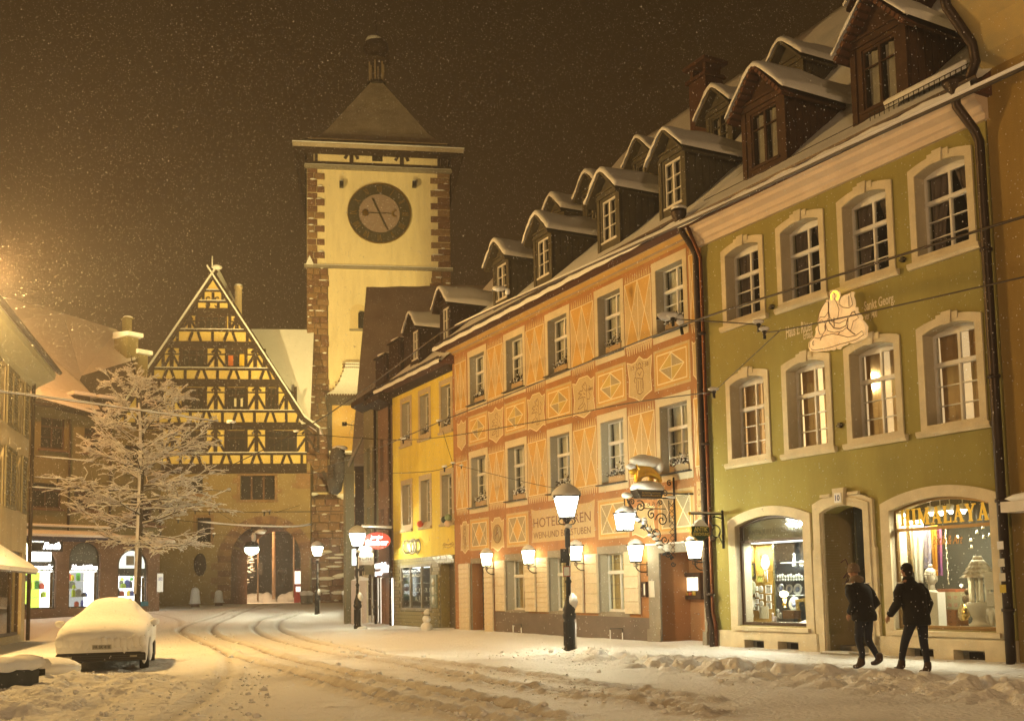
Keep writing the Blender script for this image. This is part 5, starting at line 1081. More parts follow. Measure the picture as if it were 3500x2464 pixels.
for z0, z1, a, b in wins:
    w = MB().box(a, -.05, z0, b, .015, z1).obj('window', mat('brown_window_wood', (.06, .03, .014), .6, .2, 3), gb); n_ = max(2, int((b-a)/.5))
    for k in range(n_):
        x0 = a+.08+(b-a-.16)*k/n_; x1 = a+.08+(b-a-.16)*(k+1)/n_-.07; pane(w, x0, z0+.12, x1, z0+(z1-z0)*.62, -.075, DARK, 'pane', .025); pane(w, x0, z0+(z1-z0)*.68, x1, z1-.12, -.075, DARK, 'pane', .025)
for (x, z, w_, h_, m_) in ((-4.18, 17.75, .35, .75, (.45, .12, .02)), (-3.4, 17.75, .5, .85, (.55, .36, .03))): MB().box(x, -.085, z, x+w_, -.076, z+h_).obj('window_picture', mat('pic%d' % int(-x*10), m_, .8, .2, 8), gb)
for x in (-3.75, -3.3): MB().box(x, -.09, 14.8, x+.16, -.077, 15.4).obj('jar', mat('white_jar', (.6, .55, .4), .5, 0), gb)
for (za, zb_) in ((10.7, 11.35), (13.7, 14.4), (16.8, 17.42), (19.55, 20.2), (21.9, 22.35), (22.5, 23.1)):
    a, b = max(xL, gx_(zb_, -1))+.25, min(1.2, gx_(zb_, 1))-.2; n_ = max(2, int((b-a)/.7))
    for k in range(n_+1):
        x = a + (b-a)*k/n_; e = (0, .22, -.22)[k % 3] if n_ > 3 else 0; timb(gb, [(x, za), (x+e, zb_)], .18, -.08)
for s in (-1, 1):
    P_ = [(gx_(24.9, s*1.0), 24.75), (gx_(13.9, s), 13.9), (gx_(13.9, s)+s*1.1, 13.2)]
    timb(gb, P_[:2], .45, -.3, 'verge_board', d=.3); timb(gb, P_[1:], .4, -.29, 'verge_board', d=.3)
    rp = [(P_[0][0]-s*.15, P_[0][1]+.3), (P_[1][0]+s*.1, P_[1][1]+.25), (P_[2][0]+s*.1, P_[2][1]+.1)]; rq = [(x-s*.05, z-.13) for x, z in rp]
    MB().prism(rp+rq[::-1], -.45, 11).obj('roof_snow', SNOW, gb)
MB().tube([(APX, -.3, 24.9), (APX, -.3, 25.7)], .05, 5).ball((APX+.3, -.2, 24.9), .4, .3, .2).obj('finial', SNOW, gb)
MB().add([(-3.4, 4, 21.45), (1.6, 4, 21.45), (1.6, -.2, 13.6), (1.0, -.3, 13.5)], [(3, 2, 1, 0)]).obj('side_roof_snow', SNOW, gb)
c_ = MB().lathe([(.27, 18.5), (.26, 23.9), (.33, 24.0), (.33, 24.15), (.25, 24.2)], (-3.78, 2, 0), 10).obj('chimney', mat('pale_chimney', (.6, .48, .28), .8, .1), gb); MB().ball((-3.78, 2, 24.22), .3, .3, .14).obj('snow', SNOW, c_)
fit_text(gb, 'lettering', 'S S', -5.8, 22.0, -4.85, 22.8, -.06, TIMB)
cl2 = MB().lathe([(.42, 0), (.42, .1)], n=20).xf(Matrix.Translation((-6.0, -.05, 3.6)) @ Matrix.Rotation(PI/2, 4, 'X') @ Matrix.Scale(1.9, 4, (0, 1, 0))).obj('oval_plaque', TIMB, gb)

# street through the arch
qa = BF.w(-1.5, 30, 0); 
tag(struct(MB().box(-60, 112, -1, 30, 112.3, 9).obj('hillside', mat('dark_woodland', (.03, .022, .012), .95, .4, .3))) if 0 else MB().box(-40, 116, 0, 20, 117, 12).obj('far_hedge', mat('dark_woodland', (.05, .035, .02), .95, .4, .3)), 'dark hedge wall far behind the gate arch', 'hedge')
def through(k, x, y, Y): return atY(k, x, y, Y)
p = through('N', 650, 1050, 104); sb = MB()
for i in range(22): sb.ball((p.x-6+i*.6+random.random(), 104, .9+random.uniform(-.2, .2)), random.uniform(.5, 1.1), .8, random.uniform(.4, .8), 9, 6, nz=.1)
tag(sb.obj('snow_bank', SNOW), 'heaped snow bank on the far side of the gate arch', 'snow bank', kind='stuff')
for i, (px, py, Y, hh, lb) in enumerate(((710, 1060, 92, 9, 'thick pale mast seen through the gate arch'), (575, 1080, 95, 5.5, 'thin post left of centre in the gate arch'), (880, 1050, 98, 8, 'thin mast at the right inside the gate arch'))):
    p = through('N', px, py, Y); o = tag(MB().tube([(0, 0, -.5), (0, 0, hh)], .16 if i == 0 else .08, 8).obj('tram_mast', mat('pale_mast', (.3, .2, .12), .7, .1), loc=(p.x, Y, p.z)), lb, 'mast')
p = through('N', 570, 850, 94); o = thing('traffic_signal', 'dark traffic signal boxes on the left post inside the gate arch', 'signal', (p.x, 94, p.z)); MB().box(-.9, -.1, -.5, -.2, .1, .4).box(.1, -.1, -.5, .5, .1, .5).obj('box', IRON, o)
p = through('N', 780, 900, 94); o = thing('traffic_signal', 'dark round-topped signal on the right of the thick mast in the arch', 'signal', (p.x, 94, p.z)); MB().ball((0, 0, .2), .45, .3, .35).box(-.2, -.1, -1.2, .2, .1, 0).obj('box', IRON, o)
p = through('N', 400, 780, 90); bt = thing('lit_bush', 'orange lamp-lit snowy bush at the left inside the gate arch', 'bush', (p.x, 90, 0)); mb = MB()
for i in range(240):
    a = random.uniform(0, 6.3); rr = random.random()**.5*1.6; mb.ball((rr*math.cos(a)*.9, random.uniform(-.8, .8), p.z+rr*math.sin(a)*1.6), .16, .12, .05, 5, 3, nz=.2)
mb.obj('foliage', SNOW, bt, kind='stuff'); MB().tube([(0, 0, 0), (0, 0, p.z)], .12, 6).obj('trunk', TIMB, bt); plight('sodium_lamp', (p.x-1.5, 86.5, p.z+3.5), 6000, SOD, .3, None)
p = through('N', 925, 990, 84); tm = thing('ticket_machine', 'lit white and red ticket machine at the right foot of the arch passage', 'machine', (p.x, 84, .7)); MB().box(-.35, -.2, 0, .35, .2, 2.6).obj('case', mat('red_case', (.45, .05, .03), .5, 0), tm); MB().box(-.3, -.23, 1.5, .3, -.2, 2.5).box(-.2, -.24, .9, .2, -.2, 1.3).obj('panel', emi('ticket_panel', (1, .9, .7), 1.0), tm)

# ================================================================ corner house with the jeweller's arches at the left
jh = fthing(JF, 'arcade_house', 'ochre corner house with stone arches, blue awnings and bright shop windows', 'house')
JW = mat('olive_ochre_plaster', (.2, .17, .075), .9, .2, .8, .2, 30, streak=True); JST = mat('arcade_stone', (.22, .13, .085), .9, .25, 1.5, .4, 20)
JA = [(-.9, 1.55, 3.28, .9), (2.2, 3.95, 3.28, 1.05), (4.95, 6.75, 3.0, 1.0)]
MB().plate(rect(-1.2, .2, 7.45, 4.6), [opening(a, b, .95, z, r_, 14)[::-1] for a, b, z, r_ in JA], 0, .35).obj('arcade', JST, jh)
JWn = [(-1.0, -.0, 5.9, 7.3), (.15, 1.72, 6.0, 7.25), (2.4, 3.7, 6.0, 7.2), (5.65, 6.95, 5.5, 6.75), (.55, 1.85, 9.0, 10.6), (2.9, 4.0, 9.0, 10.3), (5.2, 6.3, 8.2, 9.6)]
MB().plate([(-1.2, 4.6), (7.45, 4.6), (7.45, 10.4), (-1.2, 11.3)], [rect(a, z0, b, z1)[::-1] for a, b, z0, z1 in JWn], .0, .35).obj('facade', JW, jh)
RW = mat('red_brown_sash', (.06, .025, .015), .6, .2)
for a, b, z0, z1 in JWn: window(jh, a, b, z0, z1, 0, y=.15, fr=.07, split=.72, low=2, cols=2, fm=RW, deep=.6); sill(jh, a-.15, b+.15, z0-.14, y=-.15, m=SANDST)
sh = MB().box(-.9, -.08, 8.9, -.1, -.03, 10.55).obj('shutter', mat('grey_shutter', (.2, .2, .14), .7, .2), jh); sl = MB().box(-.84, -.1, 0, -.16, -.08, .06).obj('slat', MC['grey_shutter'], sh)
for k in range(15): o = sl if k == 0 else inst(sl, sh); o.location = (.0, 0, 8.97+k*.105)
for x, z0, z1 in ((2.05, 4.7, 10.6), (4.35, 4.7, 10.4), (7.4, 4.3, 6.9)): MB().tube([(x, -.1, z0), (x, -.1, z1)], .06, 6).obj('drainpipe', DPIPE, jh)
MB().box(4.4, -.35, 5.2, 7.6, -.02, 5.3).obj('string_course', JST, jh)
# upper roofs
def jp(px, py, d): x, z = JF.l('10', px, py, d); return (x, d, z)
fr_ = [jp(500, 1310, -.7), jp(1130, 1490, -.7), jp(1000, 1270, 2.0), jp(880, 1130, 3.0), jp(360, 690, 4.2)]; l0 = fr_[0]
mb = MB(); mb.add(fr_ + [(-3, 4.2, 15.6), (-3, -.7, 11.9)], [(0, 1, 2, 3, 4, 5, 6)]).add([(-3, -.72, 11.75), (l0[0], -.72, l0[2]-.15), (fr_[1][0], -.72, fr_[1][2]-.15), fr_[1], l0, (-3, -.7, 11.9)], [(0, 1, 4, 5), (1, 2, 3, 4)]).obj('front_roof_snow', SNOW, jh)
bk = [jp(130, 480, 5), jp(360, 690, 4.6), jp(880, 1130, 4.0), jp(900, 1080, 4.4), jp(1500, 900, 5), jp(1480, 850, 5.5), jp(1360, 680, 7.5), jp(1290, 570, 9), jp(700, 390, 9), jp(0, 200, 9), jp(-400, 120, 9), jp(-400, 300, 5)]
MB().add(bk, [(0, 9, 10, 11), (0, 1, 8, 9), (1, 2, 3, 8), (3, 4, 7, 8), (4, 5, 6, 7)]).obj('main_roof_snow', SNOW, jh)
MB().box(-1.2, -.68, 11.1, 3.4, 0, 11.2).obj('soffit', TIMB, jh)
c0 = jp(1400, 400, 7); c1 = jp(1420, 620, 7); ch_ = MB().box(c0[0]-.12, 6.9, c1[2]-1, c0[0]+.3, 7.3, c0[2]-.3).box(c0[0]-.18, 6.8, c0[2]-.3, c0[0]+.36, 7.4, c0[2]-.22).obj('chimney', JW, jh); MB().ball((c0[0]+.15, 7.1, c0[2]-.17), .3, .3, .1).obj('snow', SNOW, ch_)
for (px, py, w_) in ((1385, 620, .75), (1500, 815, .7)):
    x, y, z = jp(px, py, 5.5); d_ = MB().box(x, y-.2, z-1.6, x+w_, y+1.2, z-.12).obj('dormer', JW, jh); MB().prismx([(y-.5, z-.14), (y-.5, z+.1), (y+1.2, z+.3), (y+1.2, z-.14)][::-1], x-.12, x+w_+.15).obj('snow', SNOW, d_)
for x in (2.9, 4.3): d_ = MB().box(x-.45, .3, 11.0, x+.45, 2.2, 12.0).obj('dormer', TIMB, jh); MB().box(x-.6, .0, 12.0, x+.6, 2.4, 12.16).obj('snow', SNOW, d_)
# awnings
BLU = mat('blue_awning', (.035, .035, .09), .8, .15, 4)
for a, b, zf in ((-1.1, 4.3, 4.42), (4.75, 7.5, 4.25)):
    w_ = MB().prismx([(0, zf+.35), (-1.3, zf+.08), (-1.3, zf-.16), (-1.27, zf-.16), (-1.27, zf+.04), (0, zf+.3)][::-1], a, b).obj('awning', BLU, jh)
    MB().prismx([(0, zf+.36), (0, zf+.5), (-1.25, zf+.24), (-1.34, zf+.18), (-1.33, zf+.07)][::-1], a-.03, b+.03).obj('snow', SNOW, w_)
MB().prismx([(0, 5.05), (0, 5.2), (-.35, 5.12), (-.35, 5.05)][::-1], -1.2, 4.3).obj('ledge_snow', SNOW, jh)
# shop interiors
SHW1 = emi('shop_light_white', (1, .97, .88), 2.6); SHG = emi('green_yellow_poster', (.62, .8, .1), 1.3)
cols = [('lime_poster', (.5, .68, .05)), ('white_card', (.8, .8, .76)), ('red_box', (.5, .08, .04)), ('blue_box', (.06, .1, .4)), ('grey_box', (.3, .31, .3)), ('green_box', (.1, .4, .08)), ('yellow_box', (.75, .6, .05)), ('black_box', (.04, .04, .04))]
for si, (a, b, zs, r_) in enumerate(JA):
    s_ = MB().plate(opening(a+.04, b-.04, .95, zs, r_, 14), [rect(a+.1, 1.02, b-.1, zs-.42)[::-1], opening(a+.12, b-.12, zs-.02, zs+.05, r_-.12, 10)[::-1]], .12, .18).obj('shop_window', IRON, jh)
    pane(s_, a+.1, 1.0, b-.1, zs-.42, .15)
    MB().box(a+.1, 1.1, 1.0, b-.1, 1.14, zs-.4).obj('back_wall', [SHG, emi('shop_back_grey', (.8, .8, .76), .45), emi('shop_back_white', (1, 1, .95), 1.5)][si], s_)
    MB().box(b-.3, .3, 1.0, b-.2, 1.1, zs-.45).obj('lit_column', SHW1, s_); MB().box(a+.1, .3, zs-.5, b-.1, 1.0, zs-.46).obj('ceiling_light', SHW1, s_); MB().box(a, .2, .9, b, 1.1, 1.0).obj('window_floor', mat('white_card', (.8, .8, .76), .6, .05), s_)
    if si == 2:
        MB().prism(opening(a+.12, b-.12, zs-.02, zs+.05, r_-.12, 10), .16, .17).obj('curtained_light', emi('curtain_light', (.95, 1, .85), .75), s_); MB().box(5.5, .1, 3.15, 5.95, .15, 3.65).obj('dark_sign', STONEG, s_); MB().box(a, -.05, .95, b, .05, 1.2).obj('teal_base', mat('teal', (.02, .16, .24), .5, 0), s_)
    else: MB().prism(opening(a+.12, b-.12, zs-.02, zs+.05, r_-.12, 10), .16, .17).obj('fanlight', mat('dark_fanlight', (.06, .06, .045), .3, .2, 6), s_)
    if si < 2: 
        tx = ['Schmuck', 'Schmuck & Uhren'][si]; fit_text(s_, 'letters', tx, a+.2, zs-.38, b-.15, zs-.12, .1, SGN, shear=.2, th=.04, off=.02); fit_text(s_, 'letters', 'TRAURINGE' if si == 0 else 'GOLDSCHMIEDE', a+.2, zs-.5, b-.15, zs-.42, .1, emi('sign_small', (1, 1, .85), 1.3), th=.03)
    adj = ['green-yellow', 'grey middle', 'right bright'][si]
    for k in range(14):
        c, cv = cols[(k*5+si*3) % 8]; w_ = random.uniform(.1, .3); hh = random.uniform(.1, .38); x = random.uniform(a+.2, b-.5); row = (k + k//8) % 4; z = 1.0 + (0, .52, .95, 1.35)[row]
        o = MB().box(0, 0, 0, w_, .12, hh).box(w_*.2, .02, hh, w_*.8, .1, hh+.05).obj('display_box', mat(c, cv, .5, .1, 8), loc=JF.w(x, random.uniform(.4, .9), z)); o.rotation_euler = (0, 0, JF.rz)
        tag(o, f"small {c.split('_')[0]} packet {['on the floor', 'on the low shelf', 'on the middle shelf', 'on the top shelf'][row]} of the {adj} arcade shop window", 'goods', 'goods in the %s arcade window' % adj)
    for z in (1.5, 1.93, 2.33): MB().box(a+.15, .6, z, b-.35, 1.0, z+.02).obj('shelf', MC['white_card'], s_)
sg_ = fthing(JF, 'jeweller_sign', 'black sign box with glowing script and a white light box under it', 'sign', -.1, -.1, 0)
MB().box(0, -.25, 3.8, 1.75, 0, 4.4).obj('board', DARK, sg_); fit_text(sg_, 'letters', 'Roth', .7, 3.9, 1.6, 4.25, -.26, SGN, shear=.35, th=.05, off=.03); fit_text(sg_, 'letters', 'JUWELIER', .1, 4.2, .75, 4.33, -.26, emi('sign_small', (1, 1, .85), 1.3), th=.03)
MB().box(0, -.3, 3.3, 1.12, -.05, 3.76).obj('light_box', emi('light_box', (1, 1, .93), 3.2), sg_); MB().box(-.06, -.3, 4.4, 1.85, .02, 4.5).obj('snow', SNOW, sg_); MB().ball((-.12, -.2, 3.9), .07, .07, .3).obj('bulb', emi('yellow_tube', (1, .95, .5), 5), sg_)
cs = fthing(JF, 'poster_case', 'narrow upright lit poster case at the right end of the arcade', 'poster case', 7.2, -.15, 1.7); MB().box(0, -.05, 0, .35, 0, 1.0).obj('case', mat('pale_poster', (.6, .58, .5), .5, 0, emit=(1, .95, .8), es=.25), cs); fit_text(cs, 'lettering', 'INFO', .05, .6, .3, .8, -.055, mat('violet_ink', (.1, .08, .4), .5, 0))

# ================================================================ plain house cut by the left edge
ph = fthing(LF, 'shuttered_house', 'cream house with louvred shutters cut by the left picture edge', 'house')
LW = mat('cream_house_plaster', (.52, .44, .28), .9, .12, 1, .2, 40, streak=True)
def ll(k, x, y, d=0): return LF.l(k, x, y, d)
lw = [(-1.15, -.25, 7.2, 9.0), (1.7, 2.6, 7.2, 9.0), (1.6, 2.5, 4.5, 6.4), (-1.15, -.25, 4.5, 6.4)]
MB().plate([(-16, -.2), (3.95, -.2), (3.95, 9.75), (-16, 9.75)], [rect(a, c, b, d)[::-1] for a, b, c, d in lw] + [rect(-1.4, .25, 3.3, 3.1)[::-1]], 0, .3).obj('facade', LW, ph)
MB().box(3.9, .0, -.2, 3.96, 10, 9.75).obj('end_wall', LW, ph)
SHO = mat('olive_shutter', (.16, .14, .08), .7, .15)
for a, b, c, d in lw:
    window(ph, a, b, c, d, 0, y=.15, low=2, deep=.6)
    for s in (a-.95, b+.05):
        q_ = MB().plate(rect(s, c-.05, s+.9, d+.05), [rect(s+.08, c+.05, s+.82, d-.05)[::-1]], -.09, -.04).obj('shutter', SHO, ph); sl = MB().box(s+.07, -.075, 0, s+.83, -.05, .05).obj('slat', SHO, q_)
        for k in range(int((d-c-.1)/.11)): o = sl if k == 0 else inst(sl, q_); o.location = (0, 0, c+.06+k*.11)
MB().prismx([(0, 9.1), (-.15, 9.25), (-.7, 9.55), (-.75, 9.75), (.3, 9.75), (.3, 9.1)][::-1], -16, 4.7).obj('cornice', mat('pale_green_cornice', (.42, .42, .28), .85, .1), ph)
gutter(ph, -16, 4.8, -.85, 9.85, .1, DPIPE); MB().prismx([(-.95, 9.85), (-.85, 10.0), (5, 13.9), (5, 9.85)][::-1], -16, 4.85).obj('roof_snow', SNOW, ph)
MB().tube([(4.05, -.1, -.2), (4.05, -.1, 9.5)], .07, 6).obj('drainpipe', DPIPE, ph)
MB().plate(rect(-1.4, .25, 3.3, 3.1), [rect(-1.3, .35, 2.0, 3.0)[::-1], rect(2.1, .35, 3.2, 3.0)[::-1]], .1, .2).obj('shop_frame', FRD, ph); pane(ph, -1.3, .35, 2.0, 3.0, .15); pane(ph, 2.1, .35, 3.2, 3.0, .15); MB().box(-1.4, 1.2, .2, 3.3, 1.25, 3.1).obj('room', DARK, ph)
aw = fthing(LF, 'striped_awning', 'folded snow-laden awning on the left edge house', 'awning', -3, 0, 0)
MB().prismx([(0, 3.1), (-1.1, 2.35), (-1.1, 2.25), (0, 3.0)][::-1], -8, 2.6).obj('cloth', FRD, aw); MB().prismx([(0, 3.12), (0, 3.22), (-.9, 2.62), (-1.15, 2.42), (-1.12, 2.3)][::-1], -8, 2.65).obj('snow', SNOW, aw)
# ================================================================ street lamps
LGL = emi('lamp_glass_white', (1, 1, .86), 16); LGW = emi('lamp_glass_warm', (1, .86, .5), 11)
LSNOW = bpy.data.materials.new('lamp_snow'); LSNOW.use_nodes = True; n = LSNOW.node_tree.nodes; n.remove(n['Principled BSDF'])
d1 = n.new('ShaderNodeBsdfDiffuse'); d1.inputs[0].default_value = (.8, .8, .8, 1); d2 = n.new('ShaderNodeBsdfTranslucent'); d2.inputs[0].default_value = (.8, .78, .7, 1); mx = n.new('ShaderNodeMixShader'); mx.inputs[0].default_value = .25
for a, b in ((d1.outputs[0], mx.inputs[1]), (d2.outputs[0], mx.inputs[2]), (mx.outputs[0], n['Material Output'].inputs[0])): LSNOW.node_tree.links.new(a, b)
def lantern(P, z0, rt, rb, hh, em, roofh, snow=1.0, fr=IRON, glow=False):
    MB().lathe([(rb*.97, z0), (rt*.97, z0+hh)], (0, 0, 0), 4, sq=True, smooth=False).obj('lamp_glass', em, P)
    mb = MB()
    for k in range(4):
        a = k*PI/2 + PI/4; mb.tube([(rb*math.cos(a), rb*math.sin(a), z0), (rt*math.cos(a), rt*math.sin(a), z0+hh)], .014, 4)
    mb.lathe([(rb*1.05, z0-.03), (rb*1.12, z0), (rb*1.05, z0+.015)], n=4, sq=True, smooth=False).lathe([(rt*1.0, z0+hh-.01), (rt*1.12, z0+hh), (rt*1.1, z0+hh+.03)], n=4, sq=True, smooth=False)
    mb.obj('lamp_frame', fr, P)
    if not glow: MB().lathe([(rt*.8, z0+hh+.03), (rt*.68, z0+hh+roofh*.35), (rt*.38, z0+hh+roofh*.8), (.05, z0+hh+roofh)], n=12).obj('lamp_hood', fr, P)
    MB().lathe([(rt*.84, z0+hh+.02), (rt*.88, z0+hh+.06), (rt*.82, z0+hh+roofh*.55*snow), (rt*.6, z0+hh+roofh*.95*snow), (rt*.3, z0+hh+roofh*1.25*snow), (.03, z0+hh+roofh*1.36*snow)], n=14).obj('snow', LSNOW if glow else SNOW, P)
def street_lamp(px, name_label, loc, sc=1):
    t = thing('street_lamp', name_label, 'street lamp', loc, 0, 'historic street lamps along the kerb'); t.scale = (sc,)*3
    MB().lathe([(.15, -.1), (.15, .12), (.125, .16), (.12, .78), (.15, .82), (.165, .9), (.13, .95), (.15, 1.02), (.11, 1.12), (.065, 1.3), (.055, 1.62), (.085, 1.66), (.05, 1.72), (.045, 2.2), (.07, 2.24), (.04, 2.3), (.036, 2.72), (.06, 2.76), (.075, 2.84), (.045, 2.9), (.035, 3.0), (.09, 3.08), (.12, 3.13)], n=12).obj('post', IRON, t)
    for k in range(6):
        a = k*PI/3; MB().box(-.03, -.012, .2, .03, .012, .74).obj('base_panel', IRON, t, (.125*math.cos(a), .125*math.sin(a), 0)).rotation_euler = (0, 0, a+PI/2)
    mb = MB().ball((.07, .02, 1.2), .13, .13, .2, nz=.1).tube([(.13, 0, 0), (.13, 0, .8)], .035, 6).ball((.12, .02, .02), .24, .22, .1, nz=.1)
    for z in (1.45, 1.8, 2.05, 2.4, 2.6): mb.ball((.035, .0, z), .035, .04, .16, 7, 5, nz=.2)
    mb.ball((.03, 0, 2.95), .09, .09, .06).obj('snow_clumps', SNOW, t)
    mb = MB(); 
    for s in (-1, 1): mb.tube([(s*.04, 0, 2.98), (s*.16, 0, 3.0), (s*.2, 0, 3.07), (s*.14, 0, 3.13)], .014, 5)
    mb.obj('scroll', IRON, t)
    lantern(t, 3.15, .40, .235, .47, LGL, .24, glow=True)
    plight('lamp_light', (loc[0], loc[1], loc[2]+3.35*sc-.12), PL_ST, MERC, .22)
    return t
PL_ST = 3800
t = street_lamp(0, 'nearest tall street lamp with a blazing lantern, in front of the painted hotel', (1.265, 24.91, 0))
MB().box(-.17, -.06, 2.1, .0, -.03, 2.42).obj('house_sign', IRON, t); MB().box(-.12, -.07, 1.78, .05, -.05, 2.02).obj('sign_plate', mat('red_edge_sign', (.3, .06, .03), .5, 0), t); MB().box(-.1, -.075, 1.8, .03, -.07, 2.0).obj('sign_face', NOTE, t); MB().ball((0, -.05, 2.75), .07, .05, .1).box(-.06, -.12, 2.45, .06, -.04, 2.7).obj('switch_box', IRON, t)
street_lamp(0, 'middle street lamp in front of the jeweller, half hiding its oval sign', (-6.2, 42.66, .05), 1.04)
l3 = atY('N', 1080, 1250, 57); street_lamp(0, 'farthest small street lamp at the pavement curve before the tower', (l3.x, 57, l3.z), 1.0)
# wall lanterns of the hotel
def wall_lantern(F, k, mount, top, bot, label, mz=None):
    lx, lz = F.l(k, *mount); d, z1 = F.dep(k, *top, lx); d = max(-1.2, min(-.35, d)); x1, z1 = F.l(k, *top, d); x2, z0 = F.l(k, *bot, d)
    x = lx if abs(x1-lx) < .25 else x1
    t = fthing(F, 'wall_lantern', label, 'wall lantern', x, d, z0, group='lit lanterns on the hotel front'); 
    lantern(t, 0, .225, .145, .42, LGW, .13)
    mb = MB().tube([(0, 0, -.03), (0, 0, -.16), (0, .05, -.22), (0, .15, -.27), (0, -d-.02, -.27)], .016, 5).tube([(0, 0, -.08), (0, -d-.02, -.08)], .014, 5).tube([(0, -d, -.38), (0, -d, .0)], .02, 5)
    for s in (1, -1): mb.tube([(s*.02, 0, -.04), (s*.09, 0, -.06), (s*.09, 0, -.12), (s*.03, 0, -.13)], .01, 4)
    mb.obj('bracket', IRON, t)
    p = F.w(x, d, z0+.2); plight('lantern_light', p, PL_WL, WARM, .12); return t
PL_WL = 640
for (m_, a, b, lb) in (((395, 900), (350, 790), (350, 875), 'leftmost hotel wall lantern, above the tall door shutters'), ((688, 890), (628, 775), (632, 862), 'second hotel wall lantern from the left'), ((1020, 890), (965, 742), (970, 838), 'middle hotel wall lantern, just right of the big street lamp'), ((1438, 880), (1358, 735), (1365, 845), 'hotel wall lantern left of the portal'), ((1850, 865), (1790, 710), (1795, 825), 'rightmost hotel wall lantern under the green antiques sign')):
    wall_lantern(HF, 'E', m_, a, b, lb)

# ================================================================ golden bear sign on its iron bracket (plane at right angles to the wall)
BX = -1.40
def bp_(x, y): d, z = HF.dep('E', x, y, BX); return (-d, z)        # (distance out from the wall, height)
def spiral(c, r0, r1, a0, turns, n=18): return [(c[0]+(r0+(r1-r0)*i/n)*math.cos(a0+turns*2*PI*i/n), c[1]+(r0+(r1-r0)*i/n)*math.sin(a0+turns*2*PI*i/n)) for i in range(n+1)]
bs = fthing(HF, 'bear_sign', 'ornate black iron bracket with scrolls, carrying a snow-topped gilt inn board', 'inn sign', BX, 0, 0)
def tb_(mb, P, r=.018, n=5): return mb.tube([(0, -a, z) for a, z in P], r, n)
arm, lft = bp_(1630, 410), bp_(1280, 400); topp = bp_(1630, 265); botp = bp_(1635, 715)
outl = lft[0]
mb = MB(); tb_(mb, [(.03, botp[1]), (.03, topp[1])], .024); tb_(mb, [(.03, arm[1]), (outl, arm[1])], .02); tb_(mb, [(outl, arm[1]), (outl, arm[1]-.25)], .018); mb.obj('arm', IRON, bs)
lat = MB(); W_ = .17
tb_(lat, [(.03+W_, arm[1]-.05), (.03+W_, botp[1]+.5)], .012)
for i in range(9):
    z = arm[1]-.1-i*.15; tb_(lat, [(.03, z), (.03+W_, z-.15)], .008, 4); tb_(lat, [(.03+W_, z), (.03, z-.15)], .008, 4)
lat.obj('lattice', IRON, bs)
sc_ = MB(); k_ = outl/1.5
for c, r0, a0, tn in (((.42, arm[1]-.55), .19, 0, 1.6), ((.72, arm[1]-.42), .13, 2, -1.4), ((1.05, arm[1]-.22), .15, 1, 1.5), ((.35, arm[1]-1.05), .12, 3, 1.5), ((.62, arm[1]-.9), .16, 4, -1.3), ((.3, arm[1]+.12), .09, 0, 1.4), ((.16, arm[1]+.38), .08, 2, -1.3), ((.45, arm[1]-.12), .07, 0, 1.3), ((.9, arm[1]-.7), .11, 5, 1.3), ((.25, arm[1]-1.4), .1, 1, -1.4), ((1.28, arm[1]-.12), .08, 0, 1.3), ((.12, arm[1]-1.65), .07, 3, 1.2)):
    o = MB(); tb_(o, [(a*1, z) for a, z in spiral((c[0]*k_, c[1]), r0, .015, a0, tn)], .016); o.obj('scroll', IRON, bs)
fo = MB(); tb_(fo, [(outl*.95, arm[1]-.05), (outl*.75, arm[1]-.5), (outl*.5, arm[1]-.95), (outl*.3, arm[1]-1.2), (.1, arm[1]-1.5)], .02)
for i in range(26):
    t = i/25; a = outl*(.9-.75*t)+random.uniform(-.06, .06); z = arm[1]-.25-1.15*t+random.uniform(-.08, .08); q = random.uniform(0, 6.3); fo.add([(0.01, -a, z), (.03, -(a+.08*math.cos(q)), z+.08*math.sin(q)), (-.02, -(a+.13*math.cos(q+.4)), z+.13*math.sin(q+.4)), (-.02, -(a+.08*math.cos(q+.9)), z+.08*math.sin(q+.9))], [(0, 1, 2, 3)])
fo.obj('iron_leaves', IRON, bs)
gd = MB(); [tb_(gd, spiral((.5*k_+i*.16, arm[1]-.17), .06, .01, i, 1.2, 10), .008, 4) for i in range(4)]; tb_(gd, [(.3*k_, arm[1]-.27), (.95*k_, arm[1]-.27)], .012); gd.obj('scroll_band', IRON, bs)
ssn = MB()
for i in range(16): t = random.random(); ssn.ball((0, -(outl*(.85-.7*t)), arm[1]-.3-1.1*t+random.uniform(-.12, .12)), .04, .09, .045, 7, 4, nz=.2)
ssn.ball((0, -outl*.95, arm[1]+.04), .07, .16, .08).ball((0, -.1, arm[1]+.03), .05, .2, .04).obj('snow_clumps', SNOW, bs)
x_, z_ = HF.l('E', 1760, 380); MB().tube([(0, -.55, arm[1]+.12), (x_-BX, -.02, z_)], .02, 5).obj('stay', IRON, bs)
b0, b1 = bp_(1545, 350)[0], bp_(1330, 350)[0]; zb0 = bp_(1440, 412)[1]; zb1 = bp_(1440, 352)[1]; bc = (b0+b1)/2; bw = (b1-b0)/2*.8
MB().prism([(-bw*.82, zb0), (bw*.82, zb0), (bw*1.12, zb1), (-bw*1.12, zb1)], -.16, .16).xf(Matrix.Translation((0, -bc, 0)) @ Matrix.Rotation(PI/2, 4, 'Z')).obj('board', mat('dark_board', (.03, .022, .015), .5, .2), bs)
for tx, a, b in (('ÄLTESTER GASTHOF', .5, .72), ('DEUTSCHLANDS', .18, .4)):
    o = fit_text(bs, 'lettering', tx, -bw*.75, zb0+(zb1-zb0)*a, bw*.75, zb0+(zb1-zb0)*b, -.17, GLD, off=.01)
    for v in o.data.vertices: v.co = Matrix.Translation((0, -bc, 0)) @ Matrix.Rotation(PI/2, 4, 'Z') @ v.co
